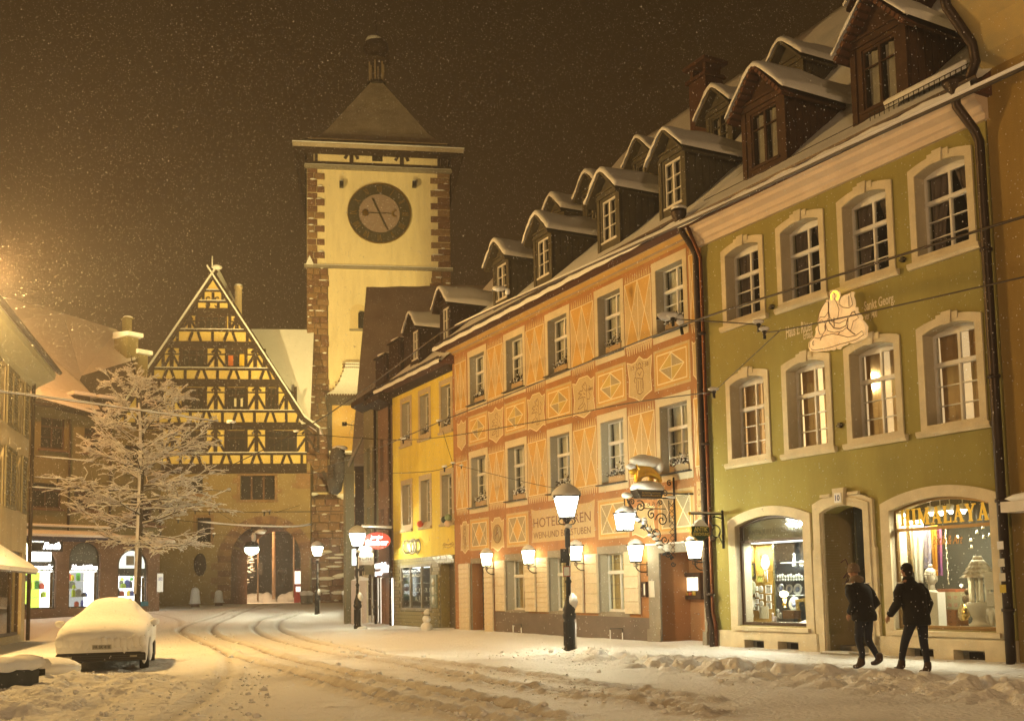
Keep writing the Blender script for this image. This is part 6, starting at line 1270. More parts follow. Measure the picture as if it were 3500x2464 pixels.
# snow hat on the board
zt = bp_(1440, 300)[1]
MB().lathe([(bw*1.22, zb1-.01), (bw*1.28, zb1+.05), (bw*1.05, zb1+.16), (bw*.72, zt), (bw*.4, zt+.03), (.02, zt+.04)], n=16).xf(Matrix.Translation((0, -bc, 0)) @ Matrix.Scale(.62, 4, (1, 0, 0))).obj('snow', SNOW, bs)
# skinned bodies
def skin(name, V, E_, Rr, sub=2, m=None, parent=None, root=0):
    me = bpy.data.meshes.new(name); me.from_pydata(V, E_, []); o = bpy.data.objects.new(name, me); COL.objects.link(o)
    md = o.modifiers.new('skin', 'SKIN'); md.use_smooth_shade = True; ly = me.skin_vertices[0] if me.skin_vertices else None
    if ly is None:
        bm = bmesh.new(); bm.from_mesh(me); bm.verts.layers.skin.verify(); bm.to_mesh(me); bm.free(); ly = me.skin_vertices[0]
    for i, r_ in enumerate(Rr): ly.data[i].radius = r_ if isinstance(r_, tuple) else (r_, r_); ly.data[i].use_root = (i == root)
    s_ = o.modifiers.new('sub', 'SUBSURF'); s_.levels = sub; s_.render_levels = sub
    dg = bpy.context.evaluated_depsgraph_get(); me2 = bpy.data.meshes.new_from_object(o.evaluated_get(dg)); bpy.data.objects.remove(o); bpy.data.meshes.remove(me)
    me2.name = name; me2.polygons.foreach_set('use_smooth', [True]*len(me2.polygons)); me2.materials.clear()
    for mm in (m if isinstance(m, (list, tuple)) else [m]): me2.materials.append(mm)
    o = bpy.data.objects.new(name, me2); COL.objects.link(o)
    if parent is not None: o.parent = parent
    return o
be = fthing(HF, 'golden_bear', 'gilded bear figure walking left, thick snow on its back, on top of the inn board', 'statue', BX, -bc, zt-.02)
S_ = .93
bv = [(-.35, .34), (0, .40), (.28, .36), (.44, .30), (.58, .26), (-.38, .14), (-.34, 0), (-.2, .14), (-.16, 0), (.2, .14), (.24, 0), (.36, .15), (.42, 0), (.42, .4)]
bv = [(0, -a*S_, z*S_) for a, z in bv]; off = {5: .08, 6: .08, 7: -.08, 8: -.08, 9: -.07, 10: -.07, 11: .07, 12: .07}
bv = [(off.get(i, 0), b, c) for i, (a, b, c) in enumerate(bv)]
skin('bear_body', bv, [(0, 1), (1, 2), (2, 3), (3, 4), (0, 5), (5, 6), (0, 7), (7, 8), (2, 9), (9, 10), (2, 11), (11, 12), (3, 13)], [.18, .17, .16, .11, .05, .085, .06, .085, .06, .075, .055, .075, .055, .04], 2, GOLD, be)
MB().ball((0, -.02, .53), .2, .5, .17, 18, 10, nz=.02).ball((0, -.42, .4), .1, .2, .08, nz=.05).ball((0, .33, .42), .19, .17, .17, nz=.03).ball((0, -.12, .62), .16, .25, .1).obj('snow', SNOW, be)
# lantern hanging from the bracket end
hd = bp_(1280, 500); hl = fthing(HF, 'hanging_lantern', 'glowing lantern hanging from the left end of the bear sign bracket', 'lantern', BX, -outl, 0)
z1 = bp_(1285, 515)[1]; z0 = bp_(1285, 630)[1]
lantern(hl, z0, .27, .2, z1-z0, LGL, .14, glow=True); MB().tube([(0, 0, z1+.15), (0, 0, arm[1]-.2)], .012, 4).obj('chain', IRON, hl)
plight('hanging_light', HF.w(BX, -outl, (z0+z1)/2), 90, (1, .92, .68), .15)

# antiques sign
AX, az = GF.l('E', 1960, 520)
sg = fthing(GF, 'antiques_sign', 'dark green shaped board with gold words hanging from an iron wall arm', 'sign', AX, 0, 0)
def gp(x, y): d, z = GF.dep('E', x, y, AX); return (-d, z)
a0 = gp(1960, 520); a1 = gp(1725, 515); bt = gp(1965, 755); up = gp(1955, 492)
mb = MB(); tb_(mb, [(.02, up[1]), (.02, bt[1])], .03); tb_(mb, [(.02, a0[1]), (a1[0], a0[1]+.0)], .02); mb.obj('arm', IRON, sg)
mb = MB(); tb_(mb, [(.03, a0[1]-.1), (.25, a0[1]-.05), (.42, a0[1]-.15), (.3, a0[1]-.3)], .016); tb_(mb, spiral((.24, a0[1]-.42), .17, .1, 1, 1.0), .016); tb_(mb, spiral((.33, a0[1]-.55), .1, .03, 3, 1.2), .014); tb_(mb, [(.03, bt[1]+.1), (.15, bt[1]+.3), (.1, a0[1]-.4)], .014); mb.obj('scroll', IRON, sg)
MB().ball((0, -a1[0]+.02, a0[1]), .04).obj('gilt_tip', GOLD, sg)
s0, s1 = gp(1865, 640)[0], gp(1735, 640)[0]; zt, zb = gp(1800, 585)[1], gp(1800, 705)[1]; cxs = (s0+s1)/2; hw = abs(s1-s0)/2
out = [(-1, .1), (-.75, -.02), (-.9, .35)] 
def sgn(name, pts, y0, y1, m): 
    return MB().prism(pts, y0, y1).xf(Matrix.Translation((0, -cxs, 0)) @ Matrix.Rotation(PI/2, 4, 'Z')).obj(name, m, sg)
h_ = zt-zb; PB_ = [(-.92, .28), (-.6, .2), (-.3, .02), (0, 0), (.3, .02), (.6, .2), (.92, .28), (1, .45), (.95, .62), (1, .8), (.8, .85), (.5, .95), (.2, 1.08), (0, 1.1), (-.2, 1.08), (-.5, .95), (-.8, .85), (-1, .8), (-.95, .62), (-1, .45)]
sgn('board', [(a*hw, zb+b*h_) for a, b in PB_], -.035, .035, GLD); sgn('board_face', [(a*hw*.94, zb+.01+b*h_*.96) for a, b in PB_], -.042, .042, mat('bottle_green', (.012, .045, .02), .4, .1))
for tx, a, b, w in (('ANTIK', .56, .82, .72), ('EINRICHTUNG', .3, .5, .85)):
    o = fit_text(sg, 'lettering', tx, -hw*w, zb+h_*a, hw*w, zb+h_*b, -.048, mat('gold_paint', (.62, .5, .12), .5, 0), off=.015)
    for v in o.data.vertices: v.co = Matrix.Translation((0, -cxs, 0)) @ Matrix.Rotation(PI/2, 4, 'Z') @ v.co
MB().prism([(-.75*hw, zb+h_*.86), (.75*hw, zb+h_*.86), (.3*hw, zb+h_*1.16), (0, zb+h_*1.25), (-.3*hw, zb+h_*1.16)], -.06, .06).xf(Matrix.Translation((0, -cxs, 0)) @ Matrix.Rotation(PI/2, 4, 'Z')).obj('snow', SNOW, sg); mb = MB(); tb_(mb, [(cxs-hw*.6, zb+h_*.8), (cxs-hw*.6, a0[1])], .012, 4); tb_(mb, [(cxs+hw*.6, zb+h_*.8), (cxs+hw*.6, a0[1])], .012, 4); mb.obj('hanger', IRON, sg)
MB().tube([(0, -.05, a0[1]+.03), (0, -a1[0]+.05, a0[1]+.03)], .022, 5).obj('snow', SNOW, sg)
# glowing rider figure on the green wall
RO = [(690,385),(715,395),(720,330),(715,270),(740,230),(795,212),(850,235),(862,290),(845,370),(870,440),(885,470),(890,400),(920,340),(970,300),(1040,275),(1105,245),(1095,320),(1118,380),(1130,470),(1120,505),(1170,510),(1172,580),(1225,640),(1255,680),(1250,720),(1225,750),(1260,735),(1300,780),(1345,850),(1335,930),(1340,1000),(1300,1040),(1200,1090),(1080,1140),(1010,1120),(985,1160),(900,1190),(860,1245),(840,1190),(795,1180),(785,1240),(740,1260),(700,1240),(660,1270),(560,1270),(450,1285),(385,1285),(352,1220),(355,1130),(400,1070),(470,1010),(480,950),(470,890),(500,845),(520,840),(510,760),(530,660),(565,560),(620,480),(670,430),(650,390)]
pts = [GF.l('a5', a, b, -.12) for a, b in RO]
rf = fthing(GF, 'rider_sign', 'glowing cut-out figure of a rider on horseback over a dragon on the green wall', 'sign', 0, -.12, 0)
mb = MB(); mb.plate(pts[::-1] if sum(pts[i][0]*pts[(i+1)%len(pts)][1]-pts[(i+1)%len(pts)][0]*pts[i][1] for i in range(len(pts))) < 0 else pts, [], -.05, .04)
SG = mat('parchment_panel', (.62, .46, .24), .6, .35, 3.5, col2=(.42, .25, .1), emit=(1, .62, .25), es=.3)
mb.obj('panel', SG, rf)
for nm, PL_, of in (('wing', [(885,465),(895,400),(925,335),(975,298),(1040,280),(1095,255),(1090,325),(1110,385),(1125,470),(1060,530),(960,520)], .03), ('rider', [(720,400),(735,350),(730,280),(770,255),(820,275),(835,330),(820,375),(860,440),(900,560),(880,700),(800,760),(740,700),(715,560)], .05), ('shield_arm', [(655,420),(700,430),(700,600),(640,690),(560,690),(520,770),(545,620),(590,520)], .035), ('horse_body', [(700,720),(800,780),(900,800),(1010,740),(1060,760),(1040,860),(960,930),(820,960),(700,930),(660,820)], .045), ('horse_head', [(1060,720),(1120,620),(1160,600),(1215,660),(1240,700),(1190,740),(1150,760),(1100,930),(1050,880)], .05), ('horse_rump', [(530,780),(590,740),(650,790),(660,900),(610,990),(560,990),(530,900)], .04), ('dragon', [(370,1200),(380,1110),(450,1040),(520,1060),(640,1010),(760,980),(900,1000),(1040,1040),(1180,1010),(1290,930),(1320,990),(1200,1070),(1060,1120),(900,1160),(720,1220),(560,1250),(430,1265)], .03)):
    q_ = [GF.l('a5', a, b, -.15) for a, b in PL_]; ar = sum(q_[i][0]*q_[(i+1)%len(q_)][1]-q_[(i+1)%len(q_)][0]*q_[i][1] for i in range(len(q_)))
    MB().plate(q_ if ar > 0 else q_[::-1], [], -.05-of, -.05, 0).obj(nm, SG, rf)
    o_ = MB().tube([(a, -.052-of, z) for a, z in q_], .008, 4, closed=True).obj('edge', mat('brown_contour', (.18, .09, .03), .7, 0), rf)
for P_ in ([(710,440),(705,620),(720,780),(800,880),(900,890),(1010,840),(1040,700)], [(800,700),(805,860)], [(1060,320),(1065,500)], [(1170,590),(1110,610),(1080,680)], [(1030,880),(1110,950),(1170,990)], [(440,1100),(430,1150),(440,1180)], [(640,830),(650,930)], [(860,1000),(900,960)], [(560,1090),(600,1000)]):
    MB().tube([(a, -.105, z) for a, z in (GF.l('a5', x, y, -.17) for x, y in P_)], .012, 4).obj('contour', mat('brown_contour', (.18, .09, .03), .7, 0), rf)
MB().tube([(a, -.09, z) for a, z in (GF.l('a5', x, y, -.2) for x, y in ((742,385),(728,340),(735,285),(770,245),(815,240),(845,275),(850,330),(825,385)))], .02, 7).obj('neon_halo', emi('neon_yellow', (1, .72, .05), 1.6), rf)

# ================================================================ flower boxes
FB = mat('terracotta_box', (.42, .3, .17), .8, .15); HE = mat('heather_leaves', (.06, .045, .03), .85, .4, 9)
def flower_box(F, x, y, z, w, label, var=0):
    t = fthing(F, 'flower_box', label, 'flower box', x, y, z, group='window boxes with winter heather')
    MB().box(-w/2, -.09, 0, w/2, .09, .19).obj('box', FB, t); mb = MB(); sn_ = MB(); random.seed(int(x*100+z*10))
    for i in range(150):
        px = random.uniform(-w/2-.03, w/2+.03); py = random.uniform(-.14, .1); pz = .17+random.uniform(-.05, .13)+(.12 if abs(px-.12) < .08 else 0)*random.random()*2; a = random.uniform(0, 6.3); l_ = random.uniform(.03, .06)
        mb.add([(px, py, pz), (px+l_*math.cos(a), py+l_*math.sin(a), pz+.03), (px+l_*.4*math.cos(a+1), py+l_*.4*math.sin(a+1), pz+.07)], [(0, 1, 2), (2, 1, 0)])
        if i % (3 if var else 7) == 0: sn_.ball((px, py-.01, pz+.05), .035, .03, .02, 6, 4, nz=.2)
    for i in range(3): xx = .1+.05*i; mb.tube([(xx, 0, .2), (xx+.02, -.02, .33+.05*i)], .008, 4)
    mb.obj('heather', HE, t, kind='stuff'); sn_.obj('snow', SNOW, t, kind='stuff'); return t
on = ['leftmost', 'second', 'third', 'fourth', 'rightmost']
for i, c in enumerate(HC):
    flower_box(HF, c+.22, .05, 8.0, .75, f'bare heather box at the {on[i]} top-floor window of the painted hotel'); flower_box(HF, c+.22, .05, 4.37, .8, f'snowy heather box at the {on[i]} lower window of the painted hotel', 1)
for i, c in enumerate(YC): flower_box(YF, c+.15, .08, 7.42, .4, f"little plant box at the {['left', 'middle', 'right'][i]} upper window of the yellow house")

# ================================================================ goods in the antique shop window
sb_ = MB(); x0, x1 = SL[0], SL[1]
WOODB = mat('honey_wood_panel', (.5, .3, .06), .6, .2, 2)
PX = GF.l('a1', 490, 800, .9)[0]; MB().box(x0-1.3, .93, .55, PX, .95, 2.5).obj('back_panel', WOODB, sl_); MB().box(x0-1.3, .42, .5, x1+.1, 1.7, .62).obj('display_floor', mat('white_floor', (.7, .68, .6), .6, .05), sl_)
MB().box(x0-1.32, .42, .5, x0-1.3, 1.2, 2.5).obj('side_wall', WOODB, sl_); MB().box(x0-1.3, 1.7, .5, x1+.1, 1.72, 2.5).box(x1+.02, .2, .5, x1+.06, 1.7, 2.5).box(x0-1.3, .43, 2.5, x1+.1, 1.7, 2.52).obj('room', mat('shop_grey_blue', (.12, .14, .16), .7, .2, 2), sl_)
MB().box(PX, .87, .6, PX+.05, .93, 2.5).obj('cabinet_post', mat('chrome', (.6, .6, .58), .2, 0, metal=1), sl_)
for z in (1.25, 1.62, 2.0): MB().box(PX+.1, 1.0, z, x1, 1.35, z+.015).obj('glass_shelf', MC['shelf_glass'], sl_)
alight('shop_light', GF.w((x0+x1)/2-.45, .6, 2.44), (0, 0, GF.rz), 100, (1, .95, .75), 2.7, .3)
MB().box(x0+.1, .35, 2.46, x1-.1, .6, 2.49).obj('ceiling_tube', emi('tube_glow', (1, .98, .9), 2.2), sl_)
def AL(px, py, d): return GF.l('a1', px, py, d)
GFm = mat('gilt_frame', (.45, .33, .1), .5, .2, 9, metal=.4)
def picture(px0, py0, px1, py1, d, fm, im, label, cat='picture', b=.03, oval=False):
    a, z1 = AL(px0, py0, d); c, z0 = AL(px1, py1, d); t = fthing(GF, 'framed_picture', label, cat, a, d, z0); w, h_ = c-a, z1-z0
    if oval:
        el = lambda r: [(w/2+w/2*r*math.cos(u), h_/2+h_/2*r*math.sin(u)) for u in np.linspace(0, 2*PI, 20)[:-1]]
        MB().plate(el(1), [], -.02, 0).obj('rim', fm, t); MB().plate(el(.86), [], -.026, -.02).obj('painting', im, t)
    else:
        MB().plate(rect(0, 0, w, h_), [rect(b, b, w-b, h_-b)[::-1]], -.03, 0).obj('frame', fm, t); MB().box(b, -.015, b, w-b, -.01, h_-b).obj('painting', im, t)
    return t
BKF = mat('black_frame', (.03, .025, .02), .4, .1); WHF = mat('white_mat', (.75, .74, .7), .6, .03)
Dp = .88
picture(138, 560, 262, 735, Dp, GFm, mat('garden_scene', (.25, .28, .14), .6, .5, 9, col2=(.12, .14, .1)), 'gilt framed garden picture at the top left of the antique window')
picture(120, 762, 280, 928, Dp, BKF, mat('fruit_scene', (.42, .4, .05), .6, .5, 12, col2=(.03, .05, .03)), 'black framed fruit still life on the left wall of the antique window', b=.035)
picture(128, 935, 290, 1135, Dp, mat('plate_rim', (.5, .52, .42), .3, .1), mat('painted_plate', (.5, .5, .38), .4, .4, 10, col2=(.3, .35, .2)), 'large oval painted plate below the fruit picture', 'plate', oval=True)
picture(130, 1140, 292, 1298, Dp, BKF, WHF, 'white matted landscape print under the oval plate', b=.012)
picture(168, 1180, 255, 1255, Dp-.02, WHF, mat('landscape_print', (.35, .36, .2), .6, .4, 10), 'small landscape inside the white mat', b=.004)
picture(155, 1300, 258, 1415, Dp-.1, WHF, mat('blue_white', (.6, .62, .68), .3, .3, 12), 'white and blue plate leaning at the lower left', 'plate', oval=True)
picture(290, 890, 378, 978, Dp, GFm, mat('meadow_scene', (.35, .4, .08), .6, .4, 8), 'small meadow picture right of the oval plate')
for i, (a, b, c, d_) in enumerate(((318, 1015, 370, 1092), (398, 1005, 468, 1100), (282, 1090, 314, 1145), (330, 1108, 368, 1165), (408, 1118, 462, 1190), (328, 1185, 376, 1252), (412, 1205, 468, 1278), (285, 1165, 316, 1220), (284, 1240, 322, 1295), (290, 1020, 308, 1070))):
    picture(a, b, c, d_, Dp, WHF, mat('silhouette', (.2, .17, .13), .6, .5, 14, col2=(.6, .58, .5)), ['white miniature, top row centre', 'big white miniature, top right', 'tiny white miniature, second row left', 'white miniature beside the gold charm', 'white miniature, second row right', 'oval white miniature, third row', 'white miniature, bottom right', 'narrow white miniature, third row left', 'white miniature, bottom left corner', 'slim white miniature, top left edge'][i] + ' of the antique window', 'miniature', b=.012, oval=i in (0, 5))
ck_ = fthing(GF, 'wall_clock', 'white enamel antique wall clock with two hanging weights in the shop window', 'clock', 0, Dp-.08, 0)
a, z1 = AL(350, 660, Dp-.08); c, z0 = AL(442, 828, Dp-.08); w = (c-a)/2; xc = (a+c)/2; zc = z0+w*1.15
MB().prism([(xc+w*math.cos(u), zc+w*1.15*math.sin(u)) for u in np.linspace(0, 2*PI, 22)[:-1]], -.04, 0).obj('face', mat('enamel', (.8, .78, .7), .3, 0), ck_); MB().prism([(xc-w*.8, zc+w*.8), (xc+w*.8, zc+w*.8), (xc+w*.5, z1-.02), (xc, z1), (xc-w*.5, z1-.02)], -.035, 0).obj('crest', mat('rosy_enamel', (.7, .5, .4), .4, .1), ck_)
nm = MB(); [nm.box(xc+w*.78*math.cos(u)-.006, -.044, zc+w*.9*math.sin(u)-.01, xc+w*.78*math.cos(u)+.006, -.04, zc+w*.9*math.sin(u)+.01) for u in np.linspace(0, 2*PI, 13)[:-1]]; nm.line([(xc, zc), (xc+w*.4, zc-w*.3)], .012, -.045); nm.line([(xc, zc), (xc-.01, zc+w*.6)], .01, -.045); nm.obj('hands', DARK, ck_)
MB().box(xc-w*1.5, -.0, zc-.1, xc-w*.6, .05, z1).obj('case', FRB, ck_); MB().tube([(xc-.02, -.02, z0), (xc-.02, -.02, z0-.2)], .012, 5).tube([(xc+.05, -.02, z0), (xc+.05, -.02, z0-.28)], .012, 5).obj('weights', WHF, ck_)
# table lamp, plates, figurines
lx_, lz_ = AL(605, 1150, .7); tl = fthing(GF, 'table_lamp', 'glowing round table lamp in the middle of the antique window', 'lamp', lx_, .7, lz_)
MB().ball((0, 0, .08), .1, .1, .075, 14, 8).obj('lamp_shade', emi('shade_glow', (1, .86, .5), 9), tl); MB().lathe([(.02, 0), (.02, -.1), (.05, -.14), (.05, -.18)], n=8).obj('stem', GOLD, tl); MB().lathe([(.05, 0), (.012, -.17), (.03, -.2)], (0.02, 0, -.02), 8).obj('glow_vase', emi('vase_glow', (1, .7, .25), 4), tl)
plight('table_lamp_light', GF.w(lx_, .55, lz_+.1), 2.5, WARM, .08)
for i, (px, py, r_, d_, lb) in enumerate(((665, 1050, 36, 1.2, 'blue patterned plate, middle of the plate shelf'), (762, 1055, 45, 1.2, 'large blue patterned plate, right of the plate shelf'), (570, 1045, 36, 1.2, 'plain pale plate, left of the plate shelf'), (722, 1220, 55, .8, 'big floral plate leaning behind the table lamp'))):
    a, z = AL(px, py, d_); b, _ = AL(px+r_, py, d_); R_ = abs(b-a)*1.1; t = fthing(GF, 'plate', lb, 'plate', a, d_, z)
    MB().lathe([(R_, 0), (R_*.97, .012), (R_*.6, 0), (.0, .0)], n=20).xf(Matrix.Rotation(PI/2-.15, 4, 'X')).obj('plate_body', mat('china', (.62, .64, .66), .25, .1), t); MB().lathe([(R_*.5, .006), (R_*.45, .012), (0, .012)], n=16).xf(Matrix.Rotation(PI/2-.15, 4, 'X')).obj('decor', mat('blue_decor', (.2, .24, .4), .4, .5, 30), t)
FIG = mat('porcelain', (.8, .82, .84), .25, .03)
a, z = AL(728, 790, 1.05); fg = fthing(GF, 'figurine', 'white porcelain lady figurine on the top glass shelf', 'figurine', a, 1.05, z); MB().lathe([(.06, 0), (.05, .08), (.03, .16), (.035, .2), (.02, .24), (.03, .27), (.0, .31)], n=10).obj('figure', FIG, fg)
a, z = AL(800, 785, 1.05); o = MB().box(-.05, 0, 0, .07, .04, .12).box(-.03, -.005, .02, .05, 0, .1).obj('mantel_clock', FIG, loc=GF.w(a, 1.05, z)); o.rotation_euler = (0, 0, GF.rz); tag(o, 'small square white clock right of the porcelain lady', 'clock')
for i in range(10):
    px = 545+i*32; a, z = AL(px, 955, 1.05); o = tag(MB().lathe([(.02, 0), (.008, .02), (.008, .05), (.022, .06), (.028, .1+.02*(i % 3)), (.024, .12+.02*(i % 3))], n=8).obj('wine_glass', mat('crystal', (.6, .64, .6), .1, 0, spec=.8), loc=GF.w(a, 1.0, z)), f"{['first', 'second', 'third', 'fourth', 'fifth', 'sixth', 'seventh', 'eighth', 'ninth', 'last'][i]} crystal glass from the left on the middle glass shelf", 'glass', 'crystal glasses on the shelf')
for i, (px, py, s, cc, lb) in enumerate(((380, 1330, .1, (.55, .5, .4), 'grey framed board standing low in the antique window'), (480, 1370, .05, (.6, .5, .5), 'pink china trinket beside the grey board'), (540, 1330, .08, (.5, .5, .46), 'silver candlestick group by the grey board'), (690, 1330, .12, (.14, .07, .03), 'dark wooden chest under the floral plate'))):
    a, z = AL(px, py+60, .45); t = fthing(GF, 'trinket', lb, 'antique', a, .45, max(z, .62))
    if i == 0: MB().plate(rect(-.15, 0, .15, .28), [rect(-.13, .02, .13, .26)[::-1]], -.02, 0).box(-.13, -.01, .02, .13, 0, .26).obj('board', mat('tr%d' % i, cc, .5, .1), t)
    elif i == 3: MB().box(-.16, -.1, 0, .2, .1, .16).box(-.18, -.11, .16, .22, .11, .18).obj('chest', mat('tr%d' % i, cc, .4, .2), t)
    else: MB().lathe([(.05, 0), (.02, .04), (.03, .1), (.012, .14), (.03, .2), (.0, .22)], n=8).lathe([(.03, 0), (.02, .06), (.03, .12), (0, .14)], (.08, 0, 0), 8).obj('body', mat('tr%d' % i, cc, .25, .1, metal=.5 if i == 2 else 0), t)
a, z = AL(800, 1400, .6); t = fthing(GF, 'gilt_frame', 'leaning ornate empty gilt frame at the lower right of the antique window', 'frame', a-.05, .6, .62); MB().plate(rect(0, 0, .35, .55), [rect(.07, .07, .28, .48)[::-1]], -.04, 0).xf(Matrix.Rotation(-.12, 4, 'Y')).obj('frame', GFm, t)
t = fthing(GF, 'jewellery_tray', 'flat dark tray with rows of silver jewellery in the antique window', 'tray', 2.15, .4, .62); MB().box(-.35, -.12, 0, .3, .15, .03).obj('tray', BKF, t); mb = MB(); [mb.ball((-.3+i*.07, -.08+j*.07, .04), .012, n=6, k=4) for i in range(8) for j in range(3)]; mb.obj('jewels', mat('silver', (.7, .7, .66), .2, 0, metal=1), t, kind='stuff')
t = fthing(GF, 'open_book', 'large pale open book at the lower right of the antique window', 'book', 2.75, .38, .62); MB().prismx([(-.15, .0), (.2, .0), (.2, .12), (-.15, .02)][::-1], -.3, .25).obj('pages', WHF, t)

# ================================================================ goods in the import shop window
x0, x1 = SR[0], SR[1]
MB().box(x0-1.3, 1.9, .4, x1+.3, 1.95, 3.2).box(x1+.25, .2, .4, x1+.3, 1.9, 3.2).box(x0-1.35, .43, .4, x0-1.3, 1.9, 3.2).obj('room', mat('shop_dark_green', (.045, .045, .035), .8, .2), sr_); MB().box(x0-1.3, .43, .5, x1+.2, 1.9, .66).obj('display_floor', mat('pale_wood', (.45, .35, .22), .6, .1), sr_)
MB().box(x0+1.1, 1.5, 2.05, x1+.2, 1.55, 2.2).obj('rear_fascia', mat('red_beam', (.2, .06, .04), .6, .1), sr_); MB().box(x0+1.1, 1.5, 2.2, x1+.2, 1.55, 3.0).obj('rear_panel', mat('pale_panel', (.35, .3, .22), .7, .1), sr_)
for x in (x0+1.3, x0+1.42, x0+1.9): MB().box(x, 1.6, .6, x+.03, 1.63, 2.05).obj('rear_frame', mat('grey_alu', (.2, .2, .17), .4, 0), sr_)
def HL(px, py, d): return GF.l('a2', px, py, d)
for i, (px, py) in enumerate(((675, 270), (775, 265), (870, 250), (1000, 245))):
    a, z = HL(px, py, .6); t = fthing(GF, 'spot_lamp', ['first', 'second', 'third', 'fourth'][i] + ' white spot lamp from the left under the ceiling of the import shop window', 'spot lamp', a, .6, z)
    MB().box(-.05, -.05, -.07, .05, .05, .07).xf(Matrix.Rotation(.3*(-1)**i, 4, 'Y')).obj('housing', WHF, t); MB().ball((.02, 0, -.09), .035).obj('bulb', emi('spot_bulb', (1, .95, .8), 14), t); MB().tube([(0, 0, .07), (0, 0, .3)], .012, 4).obj('stem', WHF, t)
alight('import_shop_light', GF.w(6.3, .6, 2.86), (0, 0, GF.rz), 150, (1, .9, .62), 1.8, .5)
# hanging cloths
def cloth(px0, px1, px2, px3, py0, py1, d, m, label, nm='hanging_cloth'):
    t = fthing(GF, nm, label, 'cloth', 0, d, 0); mb = MB(); vs = []; N = 14
    for j in range(11):
        f = j/10; a, z = HL(px0+(px2-px0)*f, py0+(py1-py0)*f, d); b, _ = HL(px1+(px3-px1)*f, py0+(py1-py0)*f, d)
        for i in range(N+1): s = i/N; vs.append((a+(b-a)*s, .025*math.sin(s*14+f), z))
    mb.add(vs, [(j*(N+1)+i+1, j*(N+1)+i, (j+1)*(N+1)+i, (j+1)*(N+1)+i+1)[::-1] for j in range(10) for i in range(N)], 0, True); mb.obj('fabric', m, t); return t
cloth(330, 430, 360, 470, 380, 1050, .7, mat('dark_red_batik', (.12, .025, .02), .8, .6, 9, col2=(.03, .03, .05)), 'dark red and blue embroidered cloth at the left of the import shop window')
cloth(430, 470, 450, 520, 380, 900, .65, mat('lace_gold', (.35, .24, .1), .8, .5, 25), 'golden scalloped lace strip beside the dark red cloth')
cloth(455, 595, 520, 600, 380, 1020, .6, mat('white_silk', (.85, .82, .72), .6, .05), 'brilliant white silk length left of the stone head')
cloth(600, 690, 605, 680, 440, 860, .62, mat('blue_stripe', (.22, .22, .42), .7, .3, 12, col2=(.5, .45, .5)), 'blue and white striped scarf above the stone head')
cloth(672, 735, 700, 760, 430, 930, .56, mat('orange_silk', (.75, .36, .04), .6, .1), 'orange yellow scarf right of the striped scarf')
cloth(735, 775, 750, 800, 440, 930, .58, mat('violet_silk', (.1, .05, .25), .6, .2, col2=(.25, .05, .05)), 'violet and red scarf right of the orange scarf')
# stone head
a, z0 = HL(690, 1075, .55); bh_ = fthing(GF, 'carved_bust', 'pale carved stone head with closed eyes and a topknot', 'sculpture', a, .55, z0); HS = mat('pale_carved_stone', (.66, .6, .5), .6, .1, 6)
mb = MB().ball((0, 0, .25), .115, .12, .165, 18, 12).lathe([(.07, -.02), (.06, .06), (.065, .14)], n=12).ball((0, .01, .34), .125, .125, .09, 16, 8).ball((0, .01, .45), .045, .045, .06).lathe([(.13, 0), (.1, .03), (.08, .05)], (0, 0, -.05), 14)
mb.ball((-.02, -.125, .235), .018, .022, .045).ball((-.02, -.115, .17), .032, .016, .012)
for s in (-1, 1): mb.ball((-.02+s*.045, -.105, .26), .026, .016, .013).tube([(-.02+s*.02, -.12, .29), (-.02+s*.05, -.115, .3), (-.02+s*.085, -.095, .285)], .006, 4).ball((s*.118, .01, .22), .018, .03, .07)
for i in range(22): u = i/22*2*PI; mb.ball((.118*math.cos(u), .118*math.sin(u), .31), .014, .014, .012, 6, 4)
mb.obj('carved_head', HS, bh_); 
# chest, pagoda, bowl, elephant, papers, bells
a, zt = HL(830, 1065, .75); dr = fthing(GF, 'drawer_chest', 'warm wooden chest of small drawers with a glass case on top', 'chest', a, .75, .66); H_ = zt-.66; OW = mat('orange_wood', (.36, .15, .04), .4, .25, 3)
MB().box(-.2, 0, 0, .2, .35, H_*.45).obj('body', OW, dr); 
for i in range(3):
    for j in range(2): MB().box(-.18+j*.19, -.015, .02+i*H_*.145, -.01+j*.19, 0, (i+1)*H_*.145).obj('drawer', OW, dr); MB().ball((-.095+j*.19, -.02, .02+(i+.5)*H_*.145), .01).obj('knob', IRON, dr)
MB().box(-.22, -.05, H_*.45, .35, .35, H_*.92).obj('glass_case', mat('card_case', (.4, .38, .24), .4, .3, 4), dr); MB().box(-.2, 0, H_*.92, .22, .33, H_).obj('lid', mat('red_wood', (.3, .09, .04), .3, .2), dr)
for i in range(4):
    for j in range(2): MB().box(-.18+i*.13, -.056, H_*(.52+.2*j), -.1+i*.13, -.05, H_*(.62+.2*j)).obj('card', mat('print_card', (.35, .1, .06), .5, .5, 20, col2=(.5, .45, .3)), dr)
a, z0 = HL(1190, 1440, .42); a2, zt = HL(1160, 740, .42); pg = fthing(GF, 'garden_pagoda', 'white stone garden pagoda with a scalloped tiered roof on columns', 'ornament', a, .42, .66); PGM = mat('white_stoneware', (.74, .7, .6), .55, .06, 6); T_ = zt-.66
def zz(py): return HL(1180, py, .42)[1]-.66
MB().lathe([(.2, 0), (.2, .06), (.16, .1), (.14, .16), (.17, .22), (.24, zz(1240)), (.25, zz(1200)), (.2, zz(1195))], n=20).obj('base', PGM, pg)
for k in range(6): u = k*PI/3+.3; MB().lathe([(.04, zz(1195)), (.033, zz(1150)), (.04, zz(1080)), (.033, zz(1020)), (.045, zz(950))], (.16*math.cos(u), .16*math.sin(u), 0), 8).obj('column', PGM, pg)
